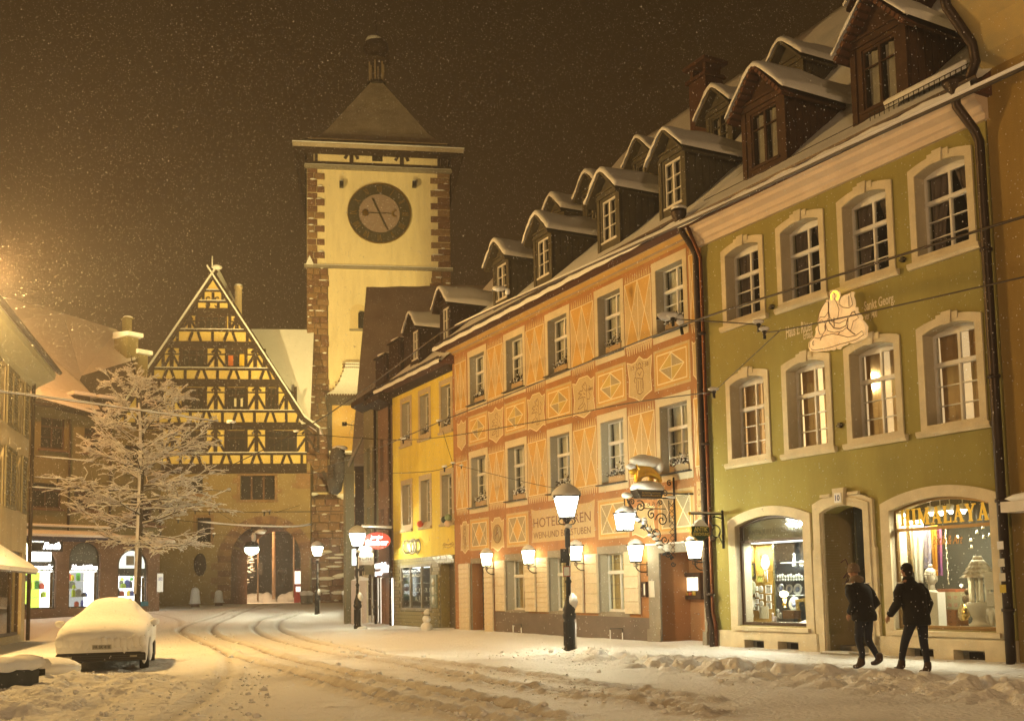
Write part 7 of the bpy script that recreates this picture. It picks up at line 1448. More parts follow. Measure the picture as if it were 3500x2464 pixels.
for k, (py, r_) in enumerate(((950, .33), (905, .27), (865, .22), (825, .17), (785, .11))):
    mb = MB(); n_ = 14; zb_ = zz(py); vs = []
    for u in np.linspace(0, 2*PI, n_*4+1)[:-1]: q = 1+.06*math.cos(u*n_); vs.append((r_*q*math.cos(u), r_*q*math.sin(u), zb_))
    m2 = len(vs); vs += [(r_*.62*math.cos(u), r_*.62*math.sin(u), zb_+.1) for u in np.linspace(0, 2*PI, m2+1)[:-1]]; mb.add(vs, [(i, (i+1) % m2, m2+(i+1) % m2, m2+i) for i in range(m2)] + [tuple(range(m2))[::-1]], 0, True); mb.obj('roof_tier', PGM, pg)
MB().lathe([(.08, zz(785)+.03), (.06, zz(750)), (.0, zz(735))], n=12).obj('finial', PGM, pg)
a, z = HL(1000, 1300, .3); bwl = fthing(GF, 'brass_bowl', 'big round brass bowl standing on its rim, shining', 'bowl', a, .3, z); plight('bowl_fill_light', GF.w(a+.1, .12, z+.5), 3, WARM, .05); R_ = .16; BRS = mat('brass', (.72, .5, .16), .22, .15, 4, metal=1)  # point light added to brighten the bowl; no lamp stands here
MB().lathe([(R_, 0), (R_*.98, .02), (R_*.85, .07), (R_*.5, .11), (0, .125), (0, .115), (R_*.5, .1), (R_*.82, .06), (R_*.93, .015), (R_*.94, -.003)], n=28).xf(Matrix.Rotation(-.35, 4, 'Z') @ Matrix.Rotation(-PI/2-.1, 4, 'X')).obj('bowl', BRS, bwl)
a, z = HL(1320, 1400, .32); el = fthing(GF, 'elephant_figure', 'small white elephant figure at the lower right of the import shop window', 'figurine', a+.02, .32, .66); EM_ = mat('white_ceramic', (.78, .75, .68), .4, .04)
skin('elephant_body', [(.1, 0, .24), (-.02, 0, .26), (-.1, 0, .3), (-.16, 0, .24), (-.17, 0, .14), (-.14, 0, .08), (-.04, .05, .02), (-.04, -.05, .02), (.12, .05, .02), (.12, -.05, .02)], [(0, 1), (1, 2), (2, 3), (3, 4), (4, 5), (1, 6), (1, 7), (0, 8), (0, 9)], [.1, .1, .07, .035, .024, .018, .035, .035, .035, .035], 2, EM_, el); MB().ball((-.08, -.07, .3), .05, .012, .06).ball((-.08, .07, .3), .05, .012, .06).obj('ear', EM_, el)
for i, (p0, p1, d_, lb) in enumerate((((1205, 895), (1300, 1070), .14, 'upper white paper sheet taped inside the import shop glass'), ((1225, 1095), (1335, 1235), .14, 'lower white paper sheet taped inside the import shop glass'), ((362, 968), (445, 1090), .14, 'white notice behind the walking person in the import shop window'))):
    a, z1 = HL(*p0, d_); b, z0 = HL(*p1, d_); t = fthing(GF, 'paper_sheet', lb, 'notice', a, d_+.03, z0); MB().box(0, 0, 0, b-a, .004, z1-z0).obj('sheet', WHF, t); mb = MB(); [mb.box(.02, -.002, (z1-z0)*(.12+.09*q), (b-a)*random.uniform(.6, .9), 0, (z1-z0)*(.12+.09*q)+.004) for q in range(9)]; mb.obj('text_lines', mat('grey_ink', (.35, .33, .3), .8, 0), t, kind='stuff')
BEL = mat('silver_bell', (.62, .56, .42), .3, .1, metal=.9); bl0 = None
for i, (px, py, lb) in enumerate(((1145, 510, 'upper left silver bell'), (1085, 590, 'lowest silver bell'), (1207, 460, 'top silver bell under the gilt bar'), (1272, 540, 'rightmost silver bell by the frame'), (950, 560, 'faint small bell far left'), (1090, 660, 'dangling dark clapper below the lowest bell'), (1212, 560, 'faint bell between the others'))):
    a, z = HL(px, py, .5); t = fthing(GF, 'hanging_bell', lb + ' hanging in the import shop window', 'bell', a, .5, z, group='bells in the import shop window'); MB().lathe([(.035, 0), (.028, .015), (.02, .05), (.006, .065)], n=10).obj('bell', BEL, t); MB().tube([(0, 0, .06), (0, 0, 2.75-z)], .002, 3).obj('string', IRON, t)
t = fthing(GF, 'bead_string', 'long string of silver beads hanging in the middle of the import shop window', 'beads', *[HL(825, 460, .5)[0], .5, 0]); mb = MB(); za = HL(825, 460, .5)[1]; zb = HL(860, 1010, .5)[1]; xa = HL(825, 460, .5)[0]; xb = HL(858, 1010, .5)[0]
for i in range(34): f = i/33; mb.ball(((xb-xa)*f, .01*math.sin(i), za+(zb-za)*f), .013+.006*(i % 3 == 0), n=6, k=4)
mb.obj('beads', BEL, t, kind='stuff')
a, z = HL(1050, 1130, .7); t = fthing(GF, 'carved_figure', 'small dark carved deity between the chest and the pagoda', 'sculpture', a, .7, z-.2); MB().ball((0, 0, .1), .09, .07, .12, nz=.12).ball((0, 0, .27), .055, .05, .07, nz=.1).ball((-.08, 0, .14), .04, .04, .07).ball((.08, 0, .14), .04, .04, .07).obj('figure', mat('dark_bronze', (.1, .07, .04), .4, .3, 8, metal=.6), t)
a, z = HL(660, 1380, .35); t = fthing(GF, 'white_pedestal', 'white pedestal under the stone head, behind the right walker', 'pedestal', a+.05, .5, .66); MB().box(-.14, -.1, 0, .14, .12, bh_.location.z-.7).obj('body', WHF, t)
# ================================================================ two walkers
BLK = mat('black_coat', (.012, .011, .012), .85, .3, 9, .4, 30); NAVY = mat('dark_trousers', (.02, .022, .034), .85, .25, 8, .3, 40); SKINM = mat('skin', (.42, .24, .15), .6, .06); BOOT = mat('brown_boots', (.045, .022, .012), .5, .2)
def hand_m(P, o, d, side):
    o = Vector(o); d = Vector(d).normalized(); up = Vector((0, 1, 0)); s = d.cross(up).normalized()
    V = [o, o+d*.05, o+d*.09]; E_ = [(0, 1), (1, 2)]; Rr = [(.024, .018), (.034, .016), (.036, .015)]
    for i, f in enumerate((-.028, -.009, .01, .028)):
        L_ = (.06, .072, .068, .05)[i]; b = len(V); V += [o+d*.1+s*f, o+d*(.1+L_*.55)+s*f+up*(-side*.008), o+d*(.1+L_)+s*f+up*(-side*.028)]; E_ += [(2, b), (b, b+1), (b+1, b+2)]; Rr += [.0095, .0088, .0075]
    b = len(V); V += [o+d*.03+s*-.034, o+d*.06+s*-.052, o+d*.085+s*-.056]; E_ += [(0, b), (b, b+1), (b+1, b+2)]; Rr += [.012, .0105, .009]
    return skin('hand', V, E_, Rr, 1, SKINM, P)
def person(loc, rz, label, legs, arms, lean, coat, hat):
    t = thing('person', label, 'person', loc, rz)
    L = lean; pel = (0, 0, .93); ch = (L*.6, 0, 1.22); sh = (L, 0, 1.42); nk = (L*1.25, 0, 1.5); hd = (L*1.6, 0, 1.6)
    V = [pel, ((L*.3), 0, 1.08), ch, sh, nk, hd, (hd[0]+.005, 0, 1.69)]; E_ = [(0, 1), (1, 2), (2, 3), (3, 4), (4, 5), (5, 6)]; Rr = [(.15, .12), (.14, .11), (.17, .12), (.14, .1), .055, (.085, .075), (.075, .068)]
    for s, lg in zip((1, -1), legs):
        b = len(V); V += [(0, s*.095, .88), lg[0], lg[1], lg[2]]; E_ += [(0, b), (b, b+1), (b+1, b+2), (b+2, b+3)]; Rr += [.1, .07, .055, .045]
    for s, am in zip((1, -1), arms):
        b = len(V); V += [(L, s*.17, 1.41), am[0], am[1]]; E_ += [(3, b), (b, b+1), (b+1, b+2)]; Rr += [.06, .048, .035]
    o = skin('body', V, E_, Rr, 2, [NAVY, SKINM], t)
    for p in o.data.polygons: p.material_index = 1 if p.center.z > 1.46 else 0
    # coat
    mb = MB(); rings = [(coat-.02, 0, .16, .2), (coat, 0, .185, .225), (coat+.08, .0, .185, .225), (1.0, L*.1, .17, .21), (1.1, L*.3, .17, .215), (1.22, L*.55, .185, .235), (1.32, L*.8, .175, .24), (1.4, L*.95, .14, .215), (1.455, L*1.1, .1, .14), (1.5, L*1.2, .075, .085)]; n_ = 20; vs = []
    for z, cx, rx, ry in rings:
        for k in range(n_): u = 2*PI*k/n_; q = 1 + .035*math.sin(u*5+z*9) + .02*math.sin(u*3-z*17); vs.append((cx+rx*q*math.cos(u), ry*q*math.sin(u), z))
    mb.add(vs, [(i*n_+k, i*n_+(k+1) % n_, (i+1)*n_+(k+1) % n_, (i+1)*n_+k) for i in range(len(rings)-1) for k in range(n_)] + [tuple(range(n_))[::-1]], 0, True)
    for s, am in zip((1, -1), arms):
        S = Vector((L*.95, s*.185, 1.37)); e = Vector(am[0]); h_ = Vector(am[1]); w = e.lerp(h_, .9)
        mb.tube([S, S.lerp(e, .35)+Vector((0, s*.02, .0)), S.lerp(e, .7), e, e.lerp(w, .5), w], [.085, .09, .078, .074, .066, .058], 12); mb.ball(S, .092, .085, .088, 12, 8)
    mb.obj('coat', BLK, t)
    MB().ball((L*.9, .21, 1.455), .06, .045, .014, nz=.2).ball((L*.9, -.21, 1.455), .06, .045, .014, nz=.2).obj('shoulder_snow', SNOW, t, kind='stuff'); MB().lathe([(.085, -.03), (.095, .02), (.075, .06)], (L*1.25, 0, 1.5), 12).obj('collar', BLK, t)
    for s, lg in zip((1, -1), legs):
        a = Vector(lg[2]); skin('boot', [a+Vector((0, 0, .14)), a+Vector((-.01, 0, 0)), a+Vector((-.03, 0, -.035)), a+Vector((.1, 0, -.045)), a+Vector((.18, 0, -.05))], [(0, 1), (1, 2), (1, 3), (3, 4)], [.062, .06, .045, .045, .035], 2, BOOT, t)
    for s, am in zip((1, -1), arms): e = Vector(am[0]); w = Vector(am[1]); hand_m(t, w, w-e, s)
    f = MB(); x = hd[0]; f.ball((x+.1, 0, 1.625), .022, .014, .026).ball((x+.088, 0, 1.575), .014, .026, .008)
    for s in (-1, 1): f.ball((x+.078, s*.032, 1.65), .012, .014, .009).ball((x, s*.082, 1.63), .022, .012, .034)
    f.obj('face', SKINM, t)
    if hat == 'cap':
        MB().lathe([(.1, 0), (.104, .03), (.098, .09), (.07, .14), (.0, .155)], (x-.005, 0, 1.655), 14).lathe([(.106, 0), (.11, .02), (.106, .045)], (x-.005, 0, 1.645), 14).obj('knit_cap', mat('beige_knit', (.2, .15, .11), .95, .15, 20, .5, 60), t)
        MB().ball((x-.06, 0, 1.52), .12, .13, .08, nz=.05).obj('hood', mat('beige_hood', (.2, .15, .1), .95, .2, 12), t)
    else:
        MB().ball((x-.02, 0, 1.685), .098, .09, .09, 14, 10, nz=.04).ball((x-.065, 0, 1.62), .06, .075, .08, nz=.05).obj('hair', mat('dark_hair', (.015, .01, .008), .8, .2), t)
    return t
wr = math.atan2(math.cos(GF.a), -math.sin(GF.a))
p = atZ('F', 1943, 1502, .04); person((p.x, p.y, .05), wr, 'walker in black coat, dark trousers and beige knit cap passing the niche door',
    [((.1, .09, .5), (.06, .09, .1), 0), ((.0, -.09, .49), (-.2, -.09, .17), 0)] and [((.07, .09, .5), (.0, .09, .3), (.03, .09, .1)), ((.03, -.09, .5), (-.1, -.09, .32), (-.2, -.09, .16))], [((-.03, .26, 1.12), (.14, .2, .95)), ((-.04, -.26, 1.12), (.13, -.2, .95))], .12, .84, 'cap')
p = atZ('F', 2062, 1514, .04); person((p.x, p.y, .05), wr-.15, 'bareheaded walker in long black coat striding past the import shop window',
    [((.2, .09, .52), (.28, .09, .3), (.3, .09, .12)), ((-.02, -.09, .5), (-.06, -.09, .3), (-.08, -.09, .09))], [((.15, .24, 1.13), (.38, .22, .93)), ((-.0, -.25, 1.12), (.08, -.23, .9))], .12, .8, 'hair')

# ================================================================ snowed-in car
pa, pb_ = atY('M', 408, 1190, 21.9), atY('M', 972, 1185, 21.9); cw = (pb_.x-pa.x)/2; cx_ = (pa.x+pb_.x)/2
car = thing('parked_car', 'parked car buried under smooth snow, only dark bumper, number plate and orange indicator bare', 'car', (cx_, 21.9, .02), R(16)); K = cw/.86; car.scale = (K, 1, 1)
secs = [(-.16, .78, .60, .38), (-.14, .84, .78, .38), (0, .88, .88, .4), (.3, .91, .97, .4), (.8, .93, 1.02, .4), (1.15, .93, 1.07, .42), (1.5, .92, 1.22, .44), (1.85, .92, 1.37, .46), (2.2, .91, 1.45, .48), (2.8, .91, 1.48, .48), (3.3, .91, 1.45, .48), (3.7, .9, 1.3, .46), (4.05, .88, 1.08, .44), (4.3, .82, .85, .42), (4.38, .7, .6, .42)]
mb = MB(); vs = []; n_ = 26
for yy, w, zt, zb in secs:
    belt = min(.93, zb+(zt-zb)*.62); cabin = max(0, min(1, (zt-1.05)/.3)); wr_ = w*(1-.3*cabin)
    for i in range(n_+1):
        t = PI*i/n_; c, s = math.cos(t), math.sin(t)
        if s < .42: f = s/.42; x = w*(1+.02*math.sin(f*PI)) if f < .99 else w; z = zb+(belt-zb)*f; x = math.copysign(x, c)
        else: f = (s-.42)/.58; cc = abs(c)/math.cos(math.asin(.42)); x = math.copysign((wr_*cc**.62 if cabin > .2 else w*cc**.72)*(1-0) + (w-wr_)*max(0, 1-f*3.2)*cc, c); z = belt+(zt-belt)*f**.62
        vs.append((x+random.uniform(-.008, .008), yy+.04*math.sin(x*3), z+random.uniform(-.01, .01)+.012*math.sin(x*7+yy*5)))
N = n_+1; mb.add(vs, [(j*N+i, (j+1)*N+i, (j+1)*N+i+1, j*N+i+1) for j in range(len(secs)-1) for i in range(n_)] + [tuple(range(N))], 0, True)
for i in range(14): x = -.8+i*.123; mb.ball((x, -.15, .58+random.uniform(-.05, .02)), .1, .05, .1+.05*random.random(), 8, 6, nz=.1)
mb.ball((.45, -.16, .5), .05, .04, .16).ball((.84, -.1, .42), .08, .07, .3, nz=.1).ball((.93, .4, .4), .06, .3, .25, nz=.1)
so = mb.obj('snow_cover', SNOW, car); sm_ = so.modifiers.new('s', 'SUBSURF'); sm_.levels = 1; sm_.render_levels = 1
CB = mat('dark_car_paint', (.02, .022, .02), .25, .05, spec=.6); MB().prism([(-.84, .22), (.84, .22), (.86, .5), (.8, .62), (-.8, .62), (-.86, .5)], -.05, 4.25).obj('body', CB, car)
MB().prism([(-.87, .2), (.87, .2), (.87, .33), (.85, .36), (-.85, .36), (-.87, .33)], -.16, .1).obj('bumper', mat('black_plastic', (.02, .02, .02), .5, 0), car); MB().box(-.6, -.1, .36, .6, -.05, .5).obj('grille', DARK, car)
for k in range(3): MB().box(-.84, -.165, .215+k*.045, .84, -.16, .22+k*.045).obj('bumper_line', mat('grey_strip', (.12, .12, .11), .4, 0), car)
MB().box(-.17, -.2, .44, .2, -.17, .53).obj('number_plate', mat('plate_white', (.4, .4, .36), .5, 0), car); fit_text(car, 'plate_text', 'FR SK 418', -.14, .455, .17, .515, -.201, DARK)
for s, m_ in ((-1, mat('orange_lens', (.7, .16, .03), .3, 0)), (1, mat('orange_lens2', (.25, .1, .04), .3, 0))): MB().box(s*.55, -.12, .42, s*.84, -.07, .5).obj('indicator', m_, car); MB().box(s*.56, -.165, .27, s*.7, -.162, .31).obj('fog_lamp', mat('clear_lens', (.35, .35, .28), .2, 0), car)
for s in (-1, 1):
    for yy in (.75, 3.4): w_ = MB().lathe([(.3, -.09), (.31, -.05), (.31, .05), (.3, .09)], n=20).xf(Matrix.Translation((s*.8, yy, .28)) @ Matrix.Rotation(PI/2, 4, 'Y')).obj('wheel', mat('tyre', (.02, .02, .02), .8, 0), car); MB().lathe([(.17, -.1), (.17, .1)], n=10).xf(Matrix.Translation((s*.81, yy, .28)) @ Matrix.Rotation(PI/2, 4, 'Y')).obj('rim', mat('rim_grey', (.2, .2, .19), .4, .2), w_)
    MB().ball((s*.98, 1.3, .93), .1, .07, .075, nz=.03).obj('mirror', SNOW, car)
MB().box(.915, 1.9, .82, .94, 2.1, .85).obj('door_handle', CB, car)
# low snow-topped trough wall at the left corner
q0 = atY('M', 0, 1240, 18.6); q1 = atY('M', 408, 1190, 19.8); t = thing('stone_trough', 'low dark stone trough wall with a thick snow slab on top at the lower left', 'wall', (0, 0, 0))
def slab_wall(a, b, zt, w, nm, d=.32):
    a = Vector((a[0], a[1], 0)); b = Vector((b[0], b[1], 0)); u = (b-a).normalized(); n_ = Vector((-u.y, u.x, 0))
    c = [a, b, b+n_*w, a+n_*w]; MB().add([(v.x, v.y, -.3) for v in c]+[(v.x, v.y, zt) for v in c], [(0, 1, 5, 4), (1, 2, 6, 5), (2, 3, 7, 6), (3, 0, 4, 7), (4, 5, 6, 7)]).obj('stone_wall', mat('wet_dark_stone', (.035, .035, .03), .6, .4, 3), t)
    mb = MB(); L_ = (b-a).length; K_ = 14; vs = []; pr = [(-.06, 0), (-.1, .08), (-.04, .17), (w*.3, .2), (w*.7, .2), (w+.04, .15), (w+.08, .05), (w+.05, 0)]
    for i in range(K_+1):
        c_ = a+u*(L_*i/K_*1.02)
        for o, z in pr: v = c_+n_*(o+random.uniform(-.01, .01)); vs.append((v.x, v.y, zt+z+.015*math.sin(i)+random.uniform(-.008, .008)))
    m_ = len(pr); mb.add(vs, [(i*m_+j, (i+1)*m_+j, (i+1)*m_+j+1, i*m_+j+1)[::-1] for i in range(K_) for j in range(m_-1)] + [tuple(range(m_)), tuple(K_*m_+j for j in range(m_))[::-1]], 0, True); mb.obj(nm, SNOW, t)
pA = atY('M', -60, 1260, 16.8); pB = atY('M', 170, 1190, 17.6); pC = atY('M', 408, 1200, 20.2)
slab_wall((pA.x, 16.6), (pB.x+.1, 17.9), .36, .55, 'snow_slab'); slab_wall((pB.x-.1, 18.6), (pC.x+.15, 18.9), .3, .6, 'snow_slab')
q = atY('M', 290, 1140, 20.5); MB().ball((q.x, 20.8, .15), .6, .5, .22, 18, 10, nz=.04).obj('snow_mound', SNOW, t)

# ================================================================ snow-laden tree
tb0 = atY('M', 930, 815, 45); TX, TY = tb0.x, 45; top = atY('L', 760, 560, 42)
tr = thing('snowy_tree', 'bare tree with every branch loaded with snow in front of the arcade house', 'tree', (TX, TY, .2)); random.seed(11); tr.scale = (.92, .9, .93)
TRH = 13.2; TB = mat('dark_bark', (.05, .04, .03), .9, .3, 6); bsn = MB()
trunk_pts = [(0, 0, -.4), (.02, 0, 1.5), (.06, 0, 3.5), (.1, 0, 5.5), (.12, .05, 7.5), (.1, .05, 9), (.0, .1, 10.2), (-.25, .1, 11.4), (-.5, .1, 12.4)]
MB().tube(trunk_pts, [.17, .15, .135, .12, .1, .08, .06, .04, .02], 8).obj('trunk', TB, tr)
bsn.tube([(a-.06, b-.06, c) for a, b, c in trunk_pts[1:-2]], [.1, .11, .09, .09, .07, .05], 7)
def tpt(z):
    for (a, b) in zip(trunk_pts, trunk_pts[1:]):
        if z <= b[2]: f = (z-a[2])/(b[2]-a[2]); return Vector(a).lerp(Vector(b), f)
    return Vector(trunk_pts[-1])
def branch(mb, p, d, L, r, lvl):
    n_ = 5; pts = [p]; q = p.copy(); dd = d.normalized()
    for i in range(n_):
        dd = (dd + Vector((random.uniform(-.18, .18), random.uniform(-.18, .18), random.uniform(-.12, .14) - (.05 if lvl > 1 else 0)))).normalized(); q = q + dd*L/n_; pts.append(q.copy())
    rs = [r*(1-.75*i/n_) for i in range(n_+1)]; mb.tube(pts, rs, 4 if lvl else 5)
    if lvl: bsn.tube([v+Vector((0, -.004, rs[i]*.6+.016)) for i, v in enumerate(pts)], [max(.019, rs[i]*.85+.014)*random.uniform(.6, 1.4) for i in range(n_+1)], 4)
    else: bsn.tube([v+Vector((0, 0, rs[i]*.7+.01)) for i, v in enumerate(pts)], [rs[i]*.8+.01 for i in range(n_+1)], 5)
    if lvl < 3:
        for k in range((8, 5, 4)[lvl]):
            i = random.randint(1, n_); a = random.uniform(-1.1, 1.1) ; v = dd if i == n_ else (pts[i]-pts[i-1]).normalized()
            side = Vector((v.y, -v.x, 0)); side = side.normalized() if side.length > .1 else Vector((1, 0, 0))
            nd = v*random.uniform(.5, 1) + side*random.choice((-1, 1))*random.uniform(.4, .9) + Vector((0, 0, random.uniform(-.25, .35)))
            branch(mb, pts[i], nd, L*random.uniform(.32, .55), max(.008, rs[i]*.6), lvl+1)
for i in range(34):
    f = (i+.5)/34; z = 3.6 + 7.6*f**1.1; up = -.05 + .95*f**1.6 + random.uniform(-.12, .2); a = i*2.399 + .4; r_ = 2.75*math.sin(PI*min(1, .22+.74*f))**.8 * random.uniform(.75, 1.1) + .2; mb = MB()
    branch(mb, tpt(z), Vector((math.cos(a), math.sin(a)*.8, up)), r_, .03+.022*(1-f), 0); mb.obj('limb', TB, tr)
bsn.obj('branch_snow', SNOW, tr, kind='stuff')

# ================================================================ snowman, bollards, street bits
x, z = YF.l('E', 0, 0) if 0 else YF.l('a6', 1105, 1440, -.5); sm = fthing(YF, 'snowman', 'small three-ball snowman leaning by the optician window', 'snowman', x, -.5, 0); sm.scale = (.8, .8, .8)
MB().ball((0, 0, .2), .3, .27, .25, 16, 10, nz=.02).ball((.03, 0, .58), .22, .2, .2, 16, 10, nz=.02).obj('body', SNOW, sm); MB().ball((.1, -.02, .88), .16, .15, .14, 14, 8, nz=.02).ball((.16, 0, 1.0), .1, .1, .05).obj('head', SNOW, sm)
MB().tube([(-.02, -.12, .88), (-.1, -.2, .87)], [.025, .006], 6).obj('nose', mat('carrot', (.55, .12, .03), .6, .1), sm); MB().ball((.03, -.15, .93), .015).ball((.12, -.165, .93), .015).obj('eyes', DARK, sm); MB().tube([(.1+.14*math.cos(u), .13*math.sin(u)-.02, .77) for u in np.linspace(0, 2*PI, 14)[:-1]], .014, 5, closed=True).obj('necklace', DARK, sm)
for (k, px, py, Y, s, lb) in (('M', 1325, 820, 66, .9, 'tall snow-hooded stone post left of the gate arch'), ('M', 1485, 812, 72, .75, 'smaller lumpy snow-covered post at the arch foot')):
    p = atY(k, px, py, Y); t = thing('guard_stone', lb, 'bollard', (p.x, Y, p.z), 0, 'snow-covered guard stones'); MB().lathe([(.26, -.2), (.24, .1), (.22, .5*s), (.2, .85*s)], n=12).obj('post', SANDST, t); MB().lathe([(.34, .0), (.3, .3*s), (.27, .6*s), (.25, .9*s), (.15, 1.08*s), (.02, 1.12*s)], (0, -.06, 0), 14).obj('snow', SNOW, t)
for i, (px, Y) in enumerate(((970, 72), (1010, 72.5), (1330, 64))):
    p = atY('N', px, 1130, Y); t = thing('planter', ['left small dark planter pot at the tower foot', 'right small dark planter pot at the tower foot', 'dark pot near the jeweller corner'][i], 'planter', (p.x, Y, p.z)); MB().lathe([(.2, -.2), (.28, .35), (.3, .4)], n=10).obj('pot', STONEG, t); MB().ball((0, 0, .5), .3, .3, .22, nz=.1).obj('snow', SNOW, t)
p = atY('a6', 265, 1180, 47); t = thing('advert_board', 'pale standing advert board half behind the middle street lamp', 'sign', (p.x, 47, .1)); MB().box(-.3, 0, 0, .35, .08, 1.9).obj('board', mat('pale_advert', (.55, .48, .45), .6, .1), t); MB().prism([(-.3, 1.9), (.45, 1.9), (.45, 2.0), (.1, 2.1)], -.05, .12).obj('snow', SNOW, t)
# hanging shop signs by the middle lamp
def sgnY(px0, py0, px1, py1, Y): a = atY('a6', px0, py0, Y); b = atY('a6', px1, py1, Y); return a, b
a, b = sgnY(340, 250, 665, 450, 43.4); t = thing('oval_sign', 'glowing red oval jeweller sign with white letters', 'sign', ((a.x+b.x)/2, 43.4, (a.z+b.z)/2)); w_, h_ = (b.x-a.x)/2, (a.z-b.z)/2
MB().prism([(w_*math.cos(u), h_*math.sin(u)) for u in np.linspace(0, 2*PI, 30)[:-1]], -.1, .1).obj('box', mat('red_sign_box', (.28, .03, .02), .4, 0, emit=(.7, .08, .04), es=.35), t); fit_text(t, 'letters', 'Juwelier', -w_*.5, h_*.1, w_*.45, h_*.62, -.11, SGN, th=.01, off=.02, shear=.2); fit_text(t, 'letters', 'Stober', -w_*.85, -h_*.55, w_*.85, h_*.12, -.11, SGN, th=.01, off=.04); MB().tube([(-w_*.8, 0, h_+.2), (w_*1.2, 0, h_+.12)], .04, 5).obj('arm', IRON, t); MB().tube([(-w_*1.2, 0, h_+.27), (w_*1.1, 0, h_+.19)], .06, 5).obj('snow', SNOW, t)
a, b = sgnY(255, 500, 455, 645, 43.2); t = thing('hanging_sign', 'grey square hanging shop sign with snow under the oval sign', 'sign', (a.x, 43.2, b.z)); w_, h_ = b.x-a.x, a.z-b.z; MB().box(0, -.05, 0, w_, .05, h_).obj('board', mat('grey_sign', (.42, .4, .36), .5, .1), t); fit_text(t, 'lettering', 'PFEIFLE', w_*.06, h_*.4, w_*.93, h_*.66, -.055, DARK); fit_text(t, 'lettering', 'ANTIQUES', w_*.1, h_*.15, w_*.9, h_*.25, -.055, STONEG); MB().ball((w_*.5, 0, h_+.12), w_*.5, .12, .16, nz=.1).obj('snow', SNOW, t)
a, b = sgnY(190, 450, 240, 650, 43.2); t = thing('light_sign', 'narrow bright white light sign left of the middle lamp post', 'sign', (a.x, 43.2, b.z)); MB().box(0, -.04, 0, b.x-a.x, .1, a.z-b.z).obj('box', emi('soft_white_box', (.9, 1, .9), 1.3), t)

# ================================================================ overhead wires
WM = mat('wire', (.06, .045, .035), .5, .1, metal=.4)
def wire(pts, r, label, snow=None, nodes=(), group='tram wires over the street'):
    P_ = [atY(k, x, y, Y) for k, x, y, Y in pts]; t = thing('overhead_wire', label, 'wire', P_[0], 0, group); O_ = P_[0]; Q = []
    arr = [np.array(v - O_) for v in P_]
    if len(arr) > 2: Q = [Vector(v) for v in smooth_line(arr)]
    else: Q = [Vector(arr[0]).lerp(Vector(arr[1]), i/12) for i in range(13)]
    MB().tube(Q, r, 6).obj('cable', WM, t)
    if snow:
        n_ = len(Q); a, b = int(snow[0]*n_), max(int(snow[0]*n_)+2, int(snow[1]*n_)); S = Q[a:b]; MB().tube([v+Vector((0, 0, r*.9+snow[2]*.5)) for v in S], [snow[2]*random.uniform(.7, 1.2)*(0.4 if i in (0, len(S)-1) else 1) for i in range(len(S))], 6).obj('snow', SNOW, t)
    for (f, s) in nodes:
        v = Q[min(len(Q)-1, int(f*len(Q)))]; MB().tube([v+Vector((-.0, 0, -.1*s)), v+Vector((0, 0, .04*s))], .022*s, 6).ball(v, .035*s).obj('insulator', IRON, t); MB().ball(v+Vector((0, 0, .045*s)), .085*s, .05*s, .035*s, nz=.15).obj('snow', SNOW, t)
    return t
wire([('F', 2400, 96, 9.5), ('F', 2295, 152, 10), ('F', 1900, 332, 12.5), ('F', 1570, 484, 16), ('F', 1150, 672, 24), ('F', 985, 748, 30)], .022, 'thick snow-covered cable running from the top right corner down past the gutters', (0, .95, .028))
wire([('F', 985, 748, 30), ('F', 700, 950, 44), ('F', 478, 1062, 58)], .022, 'pale taut cable falling from the yellow house to the timbered gable')
wire([('F', 2400, 470, 9), ('F', 2295, 486, 9.5), ('F', 1900, 610, 12), ('F', 1506, 737, 16), ('F', 1150, 880, 23), ('F', 984, 946, 29), ('F', 820, 1015, 38), ('F', 700, 1056, 48)], .014, 'black contact wire crossing the green house above the rider sign', None, ((.72, 1.0),))
wire([('F', 2400, 600, 11), ('F', 2295, 621, 11.5), ('F', 1748, 741, 16), ('F', 1700, 728, 16.5), ('F', 1508, 715, 18)], .011, 'span wire crossing the rider sign to the arm on the hotel', None, ((.56, 1.1), (.72, 1.1), (.97, 1.3)))
wire([('F', 1748, 741, 16), ('F', 1600, 878, 20)], .008, 'short steep wire dropping to the insulator at the drainpipe', None, ((.98, 1.2),))
wire([('F', 1600, 878, 20), ('F', 1400, 905, 24), ('F', 1200, 945, 28), ('F', 984, 980, 33), ('F', 860, 985, 37), ('F', 625, 966, 33), ('F', 450, 940, 29), ('F', 65, 887, 24), ('F', -60, 878, 22)], .013, 'long span wire across the street with a thick snow load at its left end', (.72, .95, .03), ((.45, 1.3), (.6, 1.2), (.7, 1.6)))
wire([('F', 1015, 1040, 34), ('F', 940, 1058, 36), ('F', 700, 1060, 44), ('F', 440, 1050, 50)], .012, 'thin wire from the yellow house corner toward the gate', None, ((.0, 1.0), (.2, 1.2)))
wire([('F', 1015, 1040, 34), ('F', 1200, 1085, 30), ('F', 1300, 1100, 28)], .009, 'thin wire from the insulator node across the hotel front', None, ((.1, .8),))
wire([('F', 1015, 1040, 34), ('F', 992, 965, 35)], .008, 'short upright hanger wire at the yellow house corner')
wire([('M', 1190, 250, 46), ('M', 1300, 262, 46), ('M', 1640, 292, 47), ('M', 1985, 300, 48), ('N', 1050, 475, 50)], .018, 'snow-coated cross wire in front of the gate arch', (.3, .97, .045), ((.1, 1.3),))
wire([('M', 1180, 185, 52), ('M', 1480, 195, 52), ('M', 1870, 200, 52), ('N', 1480, 360, 50)], .014, 'thin cross wire just above the gate arch', None, ((.3, 1.6), (.62, 1.6)))
wire([('M', 1270, 350, 54), ('M', 1720, 350, 54), ('N', 1460, 545, 54)], .012, 'lowest thin wire across the mouth of the arch', None, ((.3, 1.3), (.5, 1.3)))
